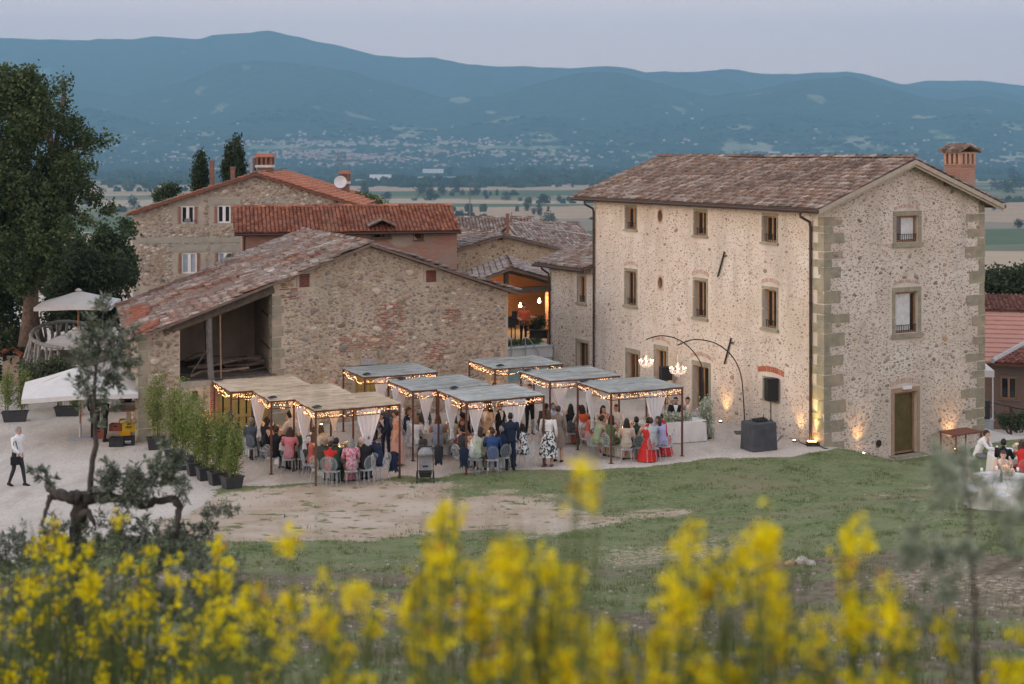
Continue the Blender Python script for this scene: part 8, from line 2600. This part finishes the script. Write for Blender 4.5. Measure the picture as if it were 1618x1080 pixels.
def chandelier(label,px,py,Y,r):
 c=at(px,py,Y)
 o=empty('chandelier',c,label,'chandelier','lit crystal chandeliers')
 q=MB();q.tube([(0,0,.62),(0,0,-.1)],.008,5);q.lathe([(.02,-.12),(.06,-.05),(.03,.02),(.02,.2),(.05,.28),(.015,.34)],10);q.build('stem',M_CRYS,o)
 for k in range(8):
  a=2*PI*k/8;x,y=math.cos(a),math.sin(a)
  q=MB();q.tube([(0,0,-.02),(x*r*.45,y*r*.45,-.11),(x*r*.85,y*r*.85,-.08),(x*r,y*r,.02)],.009,5);q.lathe([(.03,.02),(.035,.03),(.01,.04)],8,(x*r,y*r,0));q.tube([(x*r,y*r,.03),(x*r,y*r,.09)],.010,5);ar=q.build('arm',M_CRYS,o)
  q=MB();q.ball((x*r,y*r,.125),(.022,.022,.038),7,5);q.build('candle_bulb',M_CBULB,ar)
 q=MB();r_=random.Random(px)
 for k in range(110):
  a=r_.uniform(0,6.28);rr=r*math.sqrt(r_.random())*1.02;z=-.10-r_.random()*.16*(1.1-rr/r)+.1*(rr/r)
  s=.012
  p=Vector((math.cos(a)*rr,math.sin(a)*rr,z));q.add([p+Vector((s,0,0)),p+Vector((0,s,0)),p-Vector((s,0,0)),p-Vector((0,s,0)),p+Vector((0,0,s*1.4)),p-Vector((0,0,s*2.2))],[(0,1,4),(1,2,4),(2,3,4),(3,0,4),(1,0,5),(2,1,5),(3,2,5),(0,3,5)])
 for k in range(70):
  t=r_.random();a=r_.uniform(0,6.28);rr=.04+(r*.8)*t**1.5;z=.33-.36*t;s=.009;p=Vector((math.cos(a)*rr,math.sin(a)*rr,z))
  q.add([p+Vector((s,0,0)),p+Vector((0,s,0)),p-Vector((s,0,0)),p-Vector((0,s,0)),p+Vector((0,0,s*1.4)),p-Vector((0,0,s*2.2))],[(0,1,4),(1,2,4),(2,3,4),(3,0,4),(1,0,5),(2,1,5),(3,2,5),(0,3,5)])
 setp(q.build('crystals',M_CRYS,o),kind='stuff')
 lamp('chandelier_glow','POINT',(0,0,.12),7,(1,.64,.38),parent=o,radius=.2)
chandelier('left lit crystal chandelier hanging from the bent pole',1021,574,tip1 .y,.27)
chandelier('right lit crystal chandelier beside the loudspeaker',1071,586,tip2 .y,.30)
def uplight(px,py,Y,label,target,en,color=(1,.55,.22),spot=70,zoff=.0):
 p=at(px,py,Y);p.z=max(p.z,ground_z(p.x,p.y))
 o=empty('uplight',p,label,'uplight','small uplights at the foot of the walls')
 q=MB();q.lathe([(.07,0),(.07,.06),(.055,.065)],12);q.build('housing',M_CB,o)
 q=MB();q.lathe([(.05,.066),(.045,.075)],12);q.build('lens',M_FLAME,o)
 lamp('uplight_beam','SPOT',p+Vector((0,0,.14)),en,color,radius=.05,target=target,spot=spot,blend=.9)
def wall_up(fr,s,label,en,out=.30,**k):
 p=fr.P(s,0,out);p.z=ground_z(p.x,p.y)
 yy=p.y;px=809+p.x/p.y*FPX;py=HORIZON+(CAM_H-p.z)/p.y*FPX
 uplight(px,py,yy,label,fr.P(s,p.z+2.2,-.05),en,**k)
wall_up(FF,FF.s_of(1265),'uplight at the foot of the front wall near the villa corner',55)
wall_up(FF,FF.s_of(1148),'uplight at the foot of the front wall beside the flower column',70)
wall_up(FF,FF.s_of(1052),'uplight behind the bridal table',45)
wall_up(FG,FG.s_of(1355),'uplight on the gable wall left of the door',60)
wall_up(FG,FG.s_of(1499),'uplight on the gable wall under the rusty table',90,out=.35)
wall_up(FBN,4.5-1.9,'uplight on the barn wall behind the bamboo',60)
wall_up(FL_,.8,'uplight on the barn side by the crates',70,out=.3)
wall_up(FBN,FBN.s_of(503),'uplight on the barn wall behind the straw pergolas',50)
wall_up(FBN,FBN.s_of(836)if False else SB-.6,'uplight at the barn corner',40)
fp=at_z(1283,704,0)
o=empty('floodlight',fp,'black floodlight box on the gravel shining up the villa corner','floodlight')
q=MB();q.box((-.2,-.12,0),(.2,.12,.16));q.build('case',M_CB,o);q=MB();q.box((-.15,-.08,.162),(.15,.1,.17));q.build('lens',M_FLAME,o)
lamp('corner_flood','SPOT',fp+Vector((0,0,.24)),420,(1,.74,.20),radius=.1,target=CORNER+Vector((-.05,.15,4.0)),spot=38,blend=.9)
q=MB();c0_=fp;q.tube([fp+Vector((.2,.1,.03)),CORNER+Vector((-.1,-.35,.05)),FG.P(1.6,-.42,.25),FG.P(2.6,-.66,.2)],.018,5);q.tube([fp+Vector((-.2,.1,.02)),sb_+Vector((.4,.3,.02)),dj+Vector((.5,.4,.02))],.016,5)
setp(q.build('cable',M_CB),'black cable running along the foot of the villa corner','cable')
rt=at(1494,700,53.3);tz=ground_z(rt.x,rt.y)
rtb=empty('rusty_table',FG.P(FG.s_of(1494),0,.75),'rust red square table standing against the gable wall','table',rz=math.atan2(U2 .y,U2 .x))
rtb.location.z=ground_z(rtb.location.x,rtb.location.y)
q=MB();q.box((-.72,-.42,.78),(.72,.42,.83));q.build('tabletop',mat('rust_red_top',(.20,.075,.045),(.15,.055,.035),5,.7),rtb)
for a in(-.66,.66):
 for b in(-.37,.37):q=MB();q.cbox((a,b,.389),(.05,.05,.78));q.build('leg',bpy.data.materials['rust_red_top'],rtb)
# -- the table on the right hand lawn
def gz_at(px,py,z_above,Yguess):
 for _ in range(6):
  p=at(px,py,Yguess);zg=ground_z(p.x,p.y);Yguess=(CAM_H-zg-z_above)*FPX/(py-HORIZON)
 return at(px,py,Yguess),zg
p1,zg1=gz_at(1592,757,.745,38)
TN['R']='large table on the lawn';TN['S']='further table on the lawn'
table('R',(p1 .x,p1 .y),TN['R'],rad=.95,z=zg1,seed=4);dress_table('R',8,TN['R'],21,z=zg1,candles=0)
p2,zg2=gz_at(1606,716,.745,42)
table('S',(p2 .x,p2 .y),TN['S'],rad=.9,z=zg2,seed=7);dress_table('S',8,TN['S'],22,z=zg2,candles=0)
guest('R',1541,722,'sit','woman with long dark hair in white left of the large lawn table',zg=zg1,**dress('white'),hair='long')
guest('R',1587,722,'sit_elbow','brown haired child bending over the large lawn table',zg=zg1,**dress('cream'),hair='short',hc='chestnut',scale=.95)
guest('S',1578,703,'sit','dark haired guest in black with his back turned at the further lawn table',zg=zg2,**suit('black'))
guest('S',1590,688,'sit_elbow','man with glasses and white shirt at the far side of the lawn table',zg=zg2,top='white',bottom='grey')
guest('S',1622,712,'sit_lean','woman in a dark red dress at the right picture edge',zg=zg2,**dress('red'),hair='wavy',hc='brown')
c_,rd_=TABLES['R']
for k,a in enumerate((R(200),R(245),R(300))):
 x,y=c_.x+math.cos(a)*(rd_+.5),c_.y+math.sin(a)*(rd_+.5)
 chair(x,y,a+PI,('empty clear chair at the left side of the large lawn table','empty clear chair at the front of the large lawn table','empty clear chair at the right front of the large lawn table')[k],z=ground_z(x,y))
# -- lawn grass
def scatter_grass(n,y0,y1,seed,h0,h1,wd,power,name,label,pal,blades=7):
 g=np.random.RandomState(seed)
 xs,ys,Zg,Cg=GRID
 Y=y0+(y1-y0)*g.rand(n)**power
 X=(g.rand(n)*1.0-.5)*.80*Y*1.0
 ix=np.clip(np.searchsorted(xs,X)-1,0,len(xs)-2);iy=np.clip(np.searchsorted(ys,Y)-1,0,len(ys)-2)
 tx=(X-xs[ix])/(xs[ix+1]-xs[ix]);ty=(Y-ys[iy])/(ys[iy+1]-ys[iy])
 def bil(A):return(A[iy,ix]*(1-tx)*(1-ty)+A[iy,ix+1]*tx*(1-ty)+A[iy+1,ix]*(1-tx)*ty+A[iy+1,ix+1]*tx*ty)
 Z=bil(Zg);gr=bil(Cg[...,0]);ea=bil(Cg[...,1]);li=bil(Cg[...,2])
 keep=(gr<.25)&(g.rand(n)>ea*.86)&(g.rand(n)>li*.45)
 X,Y,Z=X[keep],Y[keep],Z[keep]
 dens=np.array([noise.fractal(Vector((x*.9,y*.9,3)),1.0,2.0,3)for x,y in zip(X,Y)])
 k2=g.rand(len(X))<.45+dens
 X,Y,Z,dens=X[k2],Y[k2],Z[k2],dens[k2]
 m_=len(X)
 P=np.stack([X,Y,Z-.01],-1)
 P=np.repeat(P,blades,axis=0)+np.concatenate([g.normal(size=(m_*blades,2))*.035,np.zeros((m_*blades,1))],1)
 N=len(P);H=(h0+(h1-h0)*g.rand(N))*np.repeat(.7+np.clip(dens,-.3,.6),blades)
 H*=np.repeat(1+(g.rand(m_)>.95)*.9,blades)
 a=g.uniform(0,2*PI,N);lean=g.uniform(.1,.7,N)*H
 d=np.stack([np.cos(a),np.sin(a),np.zeros(N)],-1);s=np.stack([-np.sin(a),np.cos(a),np.zeros(N)],-1)*wd
 T=P+d*lean[:,None]+np.array((0,0,1.0))*H[:,None];Mm=P+d*(lean*.35)[:,None]+np.array((0,0,1.0))*(H*.55)[:,None]
 V=np.stack([P-s,P+s,Mm+s*.8,Mm-s*.8,T],1).reshape(-1,3)
 b=(np.arange(N)*5)[:,None]
 F=np.concatenate([np.stack([b+0,b+1,b+2,b+3],-1).reshape(-1,4),np.stack([b+3,b+2,b+4,b+4],-1).reshape(-1,4)])
 F=np.concatenate([np.concatenate([b,b+1,b+2,b+3],1)])
 F2=np.concatenate([b+3,b+2,b+4],1)
 pal=np.array(pal);C=pal[g.randint(0,len(pal),N)]*np.repeat(g.uniform(.8,1.2,m_),blades)[:,None]
 V[:,:]=V
 Vq=np.stack([P-s,P+s,T+s*.15,T-s*.15],1).reshape(-1,3)
 Fq=np.arange(4*N).reshape(N,4)
 setp(link(name,np_mesh(name,Vq,Fq,M_LEAF,C),None),label,kind='stuff')
LAWN=[(.10,.14,.045),(.13,.17,.06),(.16,.185,.075),(.085,.12,.04),(.21,.205,.11)]
scatter_grass(52000,15,52,1,.03,.075,.007,.75,'lawn_grass','short mown grass of the lawn',LAWN,6)
scatter_grass(9000,8,27,2,.06,.20,.006,.9,'rough_grass','rough dry grass on the slope below the camera',LAWN[2:]+[(.22,.19,.11),(.26,.22,.14)],7)
def g_at(px,py):
 Y=60.0
 while Y>3:
  p=at(px,py,Y)
  if p.z>ground_z(p.x,p.y):return Vector((p.x,p.y,ground_z(p.x,p.y)))
  Y-=.15
 return at(px,py,5)
r_=random.Random(21)
M_ROCK=mat('pale_field_stone',(.46,.42,.36),(.34,.31,.27),7,.9,bump=.5)
def rock(px,py,s,label,seed,c=None):
 p=g_at(px,py);q=MB();q.ball((0,0,s*.35),(s,s*.8,s*.6),9,6)
 q.v=[tuple(Vector(v)*(1+.22*noise.noise(Vector(v)*(2.2/s)+Vector((seed*3,0,0)))))for v in q.v]
 setp(q.build('rock',c or M_ROCK,None,loc=p,rot=(0,0,seed)),label,'rock')
rock(1268,891,.16,'pale stone on the lawn, largest of the little heap',1);rock(1281,893,.12,'flat pale stone right of the largest in the lawn heap',2);rock(1249,893,.11,'tan stone left of the largest in the lawn heap',3,mat('tan_stone',(.36,.26,.13),(.28,.2,.1),7,.9));rock(1258,889,.08,'small tan stone between the two larger ones on the lawn',4,bpl and bpy.data.materials['tan_stone'])
bit=MB()
for k in range(420):
 px=r_.uniform(380,1618);py=r_.uniform(880,1080);p=g_at(px,py)
 if cover(p.x,p.y)[0]>.3:continue
 s=r_.uniform(.012,.045);bit.ball((p.x,p.y,p.z+s*.3),(s,s*.8,s*.55),5,3)
setp(bit.build('small_stones',M_ROCK),'scattered small stones and clods on the slope',kind='stuff')
# -- olive trees near the camera
OLIVE=[(.115,.14,.095),(.16,.185,.135),(.085,.105,.07),(.21,.23,.18),(.06,.08,.05)]
def olive_tree(label,Y,limbs,twigs,seed,leaf=.028,base_px=None,name='olive_tree',pale=1.0):
 b=at(base_px[0],base_px[1],Y);b.z=ground_z(b.x,b.y)
 o=empty(name,b,label,'olive tree' if 'tree' in name else 'bush')
 rr=random.Random(seed)
 tr=MB();br=MB()
 for i,(path,rad)in enumerate(limbs):
  P=[at(x,y,Y+rr.uniform(-.15,.15)*(1 if j else 0))-b for j,(x,y)in enumerate(path)]
  if i==0:P[0].z=-.15
  Q=[];Rr=[]
  for j in range(len(P)-1):
   for k in range(4):
    t=k/4;p=P[j].lerp(P[j+1],t);w_=rad[j]*(1-t)+rad[j+1]*t
    Q.append(p+Vector((rr.uniform(-1,1),rr.uniform(-1,1),rr.uniform(-1,1)))*w_*.35);Rr.append(w_*rr.uniform(.85,1.2))
  Q.append(P[-1]);Rr.append(rad[-1])
  (tr if i==0 else br).tube(Q,Rr,8)
 tr.build('trunk',M_OLBARK,o,smooth=True)
 if br.v:br.build('branch',M_OLBARK,o,smooth=True)
 bl=[];n=0;tw=MB()
 Vs,Fs,Cs=[],[],[];off=0
 g=np.random.RandomState(seed)
 for(px,py,r,wgt)in twigs:
  c=at(px,py,Y+rr.uniform(-.25,.25))-b;R_=r/FPX*Y
  for k in range(max(1,int(wgt*1.9))):
   d=Vector((rr.gauss(0,1),rr.gauss(0,.7),rr.gauss(.25,1))).normalized()
   p0=c+Vector((rr.uniform(-.5,.5),rr.uniform(-.5,.5),rr.uniform(-.5,.5)))*R_
   p1=p0+d*R_*rr.uniform(.7,1.2)
   tw.tube([p0,p0 .lerp(p1,.5)+Vector((0,0,.01)),p1],[.004,.003,.0015],3,0,False)
   m_=30;t=g.rand(m_);L=np.array(p0)[None]*(1-t[:,None])+np.array(p1)[None]*t[:,None]
   dv=np.array(d);rnd_=g.normal(size=(m_,3));rnd_-=(rnd_@dv)[:,None]*dv;rnd_/=np.linalg.norm(rnd_,axis=1)[:,None]
   a=rnd_*.8+dv*.6;a/=np.linalg.norm(a,axis=1)[:,None]
   bb=np.cross(a,g.normal(size=(m_,3)));bb/=np.linalg.norm(bb,axis=1)[:,None]
   s=leaf*(.7+.6*g.rand(m_))[:,None]
   V=np.stack([L,L+a*s+bb*s*.22,L+a*s*2,L+a*s-bb*s*.22],1).reshape(-1,3)
   Vs.append(V);Fs.append(np.arange(4*m_).reshape(m_,4)+off);off+=4*m_
   Cs.append(np.array(OLIVE)[g.randint(0,5,m_)]*g.uniform(.8,1.2,(m_,1))*pale)
 tw.build('twigs',M_OLBARK,o)['kind']='stuff'
 lf=link('foliage',np_mesh('foliage',np.concatenate(Vs),np.concatenate(Fs),M_LEAF,np.concatenate(Cs)),o);lf['kind']='stuff'
 return o
M_OLBARK=mat('olive_bark',(.085,.07,.06),(.045,.038,.034),9,.95,bump=.7,bscale=25)
olive_tree('gnarled olive tree with one tall shoot and a bent horizontal limb at the left',17.5,[(((122,1040),(124,930),(121,860),(125,815),(128,790)),(.12,.10,.09,.09,.10)),(((128,788),(105,783),(88,780),(76,768),(72,742)),(.085,.07,.055,.035,.015)),(((80,783),(74,800),(66,830)),(.04,.03,.02)),(((130,790),(165,784),(200,786),(226,797),(250,790),(276,787)),(.085,.07,.058,.055,.048,.042)),(((276,787),(283,800),(281,830),(276,870)),(.055,.045,.03,.02)),(((141,782),(146,740),(152,690),(150,620),(152,560),(164,490)),(.035,.032,.028,.022,.016,.006)),(((125,820),(140,808),(150,830)),(.06,.04,.02))],[(165,488,18,5),(160,520,26,9),(140,540,26,9),(178,548,30,10),(200,530,20,5),(150,580,32,10),(185,590,26,8),(122,560,20,5),(142,620,24,6),(168,636,20,4),(205,565,16,4),(130,600,18,4),(148,668,12,2),(66,752,12,3),(78,764,10,2),(56,742,9,2),(88,755,8,1),(165,770,22,8),(190,765,26,10),(215,768,26,10),(240,760,28,11),(265,755,26,11),(275,725,16,7),(285,770,18,6),(180,745,18,5),(205,785,20,6),(248,735,18,5),(262,700,12,3),(85,850,30,10),(60,880,34,12),(110,870,30,10),(150,850,28,9),(185,840,30,11),(220,850,30,11),(255,855,30,11),(290,850,28,10),(320,835,22,7),(335,810,14,4),(300,880,34,11),(240,890,36,12),(190,890,36,12),(130,900,36,12),(30,860,30,9),(0,880,34,10),(365,800,14,3),(20,900,40,10)],5,leaf=.038,base_px=(122,1040),pale=1.2)
olive_tree('spreading grey olive bush behind the broom at the lower left',12.5,[(((170,1200),(172,1080),(180,1000)),(.10,.08,.05))],[(x,y,42,9)for x,y in((40,960),(100,950),(160,965),(220,950),(280,955),(330,960),(370,1000),(400,960),(60,1030),(130,1040),(200,1030),(270,1040),(340,1050),(400,1050),(10,1060),(310,905),(350,930),(440,1010))],6,leaf=.034,base_px=(170,1200),name='olive_bush')
olive_tree('slender young olive sapling out of focus at the right edge',5.6,[(((1542,1330),(1544,1080),(1541,960),(1533,860),(1530,790),(1520,720)),(.014,.012,.010,.008,.006,.002)),(((1538,880),(1575,850),(1600,810),(1625,770)),(.006,.005,.004,.002)),(((1535,870),(1500,850),(1470,840)),(.005,.004,.002)),(((1532,800),(1560,770),(1575,740)),(.004,.003,.002)),(((1560,905),(1600,890),(1640,850)),(.006,.005,.003))],[(1520,715,26,2),(1500,745,30,3),(1535,750,30,3),(1480,770,30,3),(1515,790,34,3),(1560,775,30,2),(1470,730,24,2),(1590,800,34,3),(1612,775,28,3),(1465,860,34,3),(1440,885,30,3),(1490,890,34,3),(1520,870,30,3),(1600,870,30,2),(1500,930,30,2),(1480,975,30,2),(1620,840,30,3),(1450,800,24,1),(1560,840,24,1),(1425,850,22,1)],7,leaf=.022,base_px=(1542,1330),pale=2.1)
# -- flowering broom in front of the camera
M_BROOM=mat('broom_stem',(.11,.145,.045),(.07,.10,.03),9,.8)
M_PETAL=mat('broom_petal',(1,1,1),rough=.7,attr=True,trans=.35,spec=.2)
PETAL=[(.84,.74,.006),(.80,.68,.004),(.88,.80,.02),(.76,.62,.004),(.74,.56,.006)]
def broom(label,Y,spikes,seed,petal=.011,flen=.42,nfl=29,bare=9):
 px0=sum(s[0]for s in spikes)/len(spikes)
 b=at(px0,1100,Y);b.z=ground_z(b.x,b.y)
 o=empty('broom_bush',b,label,'bush','flowering broom in front of the camera')
 rr=random.Random(seed);g=np.random.RandomState(seed)
 st=MB();Vs,Cs=[],[]
 rows=list(spikes)+[(s[0]+rr.uniform(-40,40),s[1]+rr.uniform(-30,120),0)for s in spikes for _ in range(2)][:bare*3]
 for(px,py,dens)in rows:
  y_=Y+rr.uniform(-.5,.5)
  tip=at(px,py,y_)-b
  foot=Vector((tip.x*.45+rr.uniform(-.12,.12),tip.y*.4+rr.uniform(-.12,.12),-.05))
  mid=foot.lerp(tip,.55)+Vector((tip.x*.12,0,.05))
  pts=[foot,mid,mid.lerp(tip,.6)+Vector((rr.uniform(-.02,.02),0,0)),tip]
  st.tube(pts,[.006,.0045,.003,.0012],5,0,False)
  d=(tip-mid).normalized()
  for k in range(5):
   t=rr.uniform(.2,.9);q0=mid.lerp(tip,t)if rr.random()<.7 else foot.lerp(mid,t);e=q0+(d+Vector((rr.gauss(0,.3),rr.gauss(0,.3),.2))).normalized()*rr.uniform(.1,.32)
   st.tube([q0,q0 .lerp(e,.5)+Vector((0,0,.01)),e],[.003,.0022,.001],3,0,False)
  if dens<=0:continue
  n=int(nfl*dens)
  L=(tip-mid).length;fl=min(flen,L)
  ncl=max(2,int(n/9));tc=g.rand(ncl)**1.2
  t=1-(fl/L)*np.clip(tc[g.randint(0,ncl,n)]+g.normal(size=n)*.035,0,1)
  C=np.array(mid)[None]*(1-t[:,None])+np.array(tip)[None]*t[:,None]+g.normal(size=(n,3))*.026
  old=g.rand(n)<.035
  for k in range(6):
   a=g.normal(size=(n,3));a[:,2]+=.4;a/=np.linalg.norm(a,axis=1)[:,None]
   bb=np.cross(a,g.normal(size=(n,3)));bb/=np.linalg.norm(bb,axis=1)[:,None]
   s=petal*(.75+.6*g.rand(n))[:,None];Lc=C+g.normal(size=(n,3))*petal*.7
   Vs.append(np.stack([Lc,Lc+a*s*.9+bb*s*.75,Lc+a*s*1.9,Lc+a*s*.9-bb*s*.75],1).reshape(-1,3))
   c=np.array(PETAL)[g.randint(0,5,n)]*g.uniform(.85,1.1,(n,1));c[old]=(.50,.24,.03)
   Cs.append(c)
 st.build('stems',M_BROOM,o)
 if Vs:
  V=np.concatenate(Vs);F=np.arange(len(V)).reshape(-1,4)
  f=link('blossoms',np_mesh('blossoms',V,F,M_PETAL,np.concatenate(Cs)),o);f['kind']='stuff'
 return o
def fill(x0,x1,env,n,seed,ymax=1090,d0=.6,d1=1.2):
 rr=random.Random(seed);out=[]
 for _ in range(n):
  x=rr.uniform(x0,x1);top=interp(env,x)
  out.append((x,top+(ymax-top)*rr.random()**1.25,rr.uniform(d0,d1)))
 return out
ENV=((330,1010),(380,950),(420,890),(450,838),(475,880),(510,905),(560,925),(610,960),(650,940),(680,850),(705,775),(730,840),(760,860),(800,850),(850,845),(900,870),(960,930),(1010,930),(1060,880),(1092,805),(1120,870),(1160,860),(1200,828),(1240,870),(1290,900),(1320,830),(1342,790),(1365,840),(1400,905),(1430,960),(1460,1030),(1600,1040))
broom('broom bush with loose sprays left of the middle of the lower edge',5.6,fill(395,600,ENV,8,31)+[(452,838,.8),(520,905,1),(560,925,1)],41)
broom('tall broom bush whose tip stands before the pushchair',5.2,fill(640,780,ENV,12,32)+[(703,772,1.3),(712,800,1.2),(745,880,1.2),(690,840,.9)],42)
broom('broom bush right of the tallest spike at the lower middle',5.0,fill(770,930,ENV,12,33)+[(800,850,1),(860,860,.9),(815,880,1)],43)
broom('single broom spray reaching up to the gravel edge before the tables',4.6,[(912,738,.55),(935,750,.45)],44,nfl=20,flen=.12,bare=1)
broom('broom bush below the lawn in the middle of the lower edge',4.8,fill(930,1130,ENV,14,34)+[(1090,805,.9),(1075,880,1.2),(1110,900,1)],45)
broom('dense broom bush right of the middle at the lower edge',4.9,fill(1100,1260,ENV,14,35)+[(1200,830,1.2),(1175,850,.9),(1215,870,1.2)],46)
broom('broom bush with the high forked spike below the villa gable',5.1,fill(1255,1430,ENV,13,36)+[(1342,790,1.1),(1330,830,1),(1365,850,1),(1400,915,1.2)],47)
broom('low broom sprays at the lower right corner',5.4,[(1490,990,1),(1500,1030,1),(1600,1020,1),(1612,1000,1),(1590,1060,1),(1475,1060,.8),(1560,1075,.8)],48,bare=2)
ENL=((-20,850),(60,840),(100,800),(140,830),(190,860),(240,850),(290,880),(345,830),(370,920),(420,960))
for i,(x0,x1,Y,lab)in enumerate(((-20,70,9.6,'broom bush at the far lower left corner'),(50,140,10.2,'broom bush with high sprays in front of the olive trunk'),(120,210,9.3,'dense broom bush below the bent olive limb'),(190,290,9.8,'broom bush under the right end of the olive limb'),(270,370,9.0,'broom bush reaching over the bare earth at the left'),(330,430,8.0,'broom bush between the olive and the earth patch'))):
 extra={1:[(98,805,1.2),(100,830,1.0),(64,840,.8)],2:[(145,850,1.3),(185,815,.5)],4:[(345,835,.9),(345,885,.5)]}.get(i,[])
 broom(lab,Y,fill(x0,x1,ENL,17,60+i,d0=.3,d1=.8)+extra,70+i,petal=.0125,nfl=24,flen=.42)
ps=at(505,420,3.1)
q=MB();b=Vector((ps.x,ps.y,ground_z(ps.x,ps.y)))
o=empty('grass_stalk',b,'tall pale out of focus grass stalk before the barn roof','grass')
q.tube([(0,0,-.05),(0.01,0,1.0),(.0,.0,at(490,640,3.1).z-b.z),(.012,0,at(505,470,3.1).z-b.z),(.03,.0,at(518,350,3.1).z-b.z)],[.003,.0025,.002,.0015,.001],4,0,False);q.build('stem',M_BROOM,o)
bl=[(at(x,y,3.1)-b,r)for x,y,r in((522,355,.009),(516,400,.009),(505,455,.012),(500,470,.010),(488,520,.010),(470,560,.009))]
V,F,FC=leaf_cloud(bl,110,.005,[(.36,.38,.28),(.42,.42,.32)],91,shell=0,aspect=.5)
lf=link('seed_head',np_mesh('seed_head',V,F,M_LEAF,FC),o);lf['kind']='stuff'
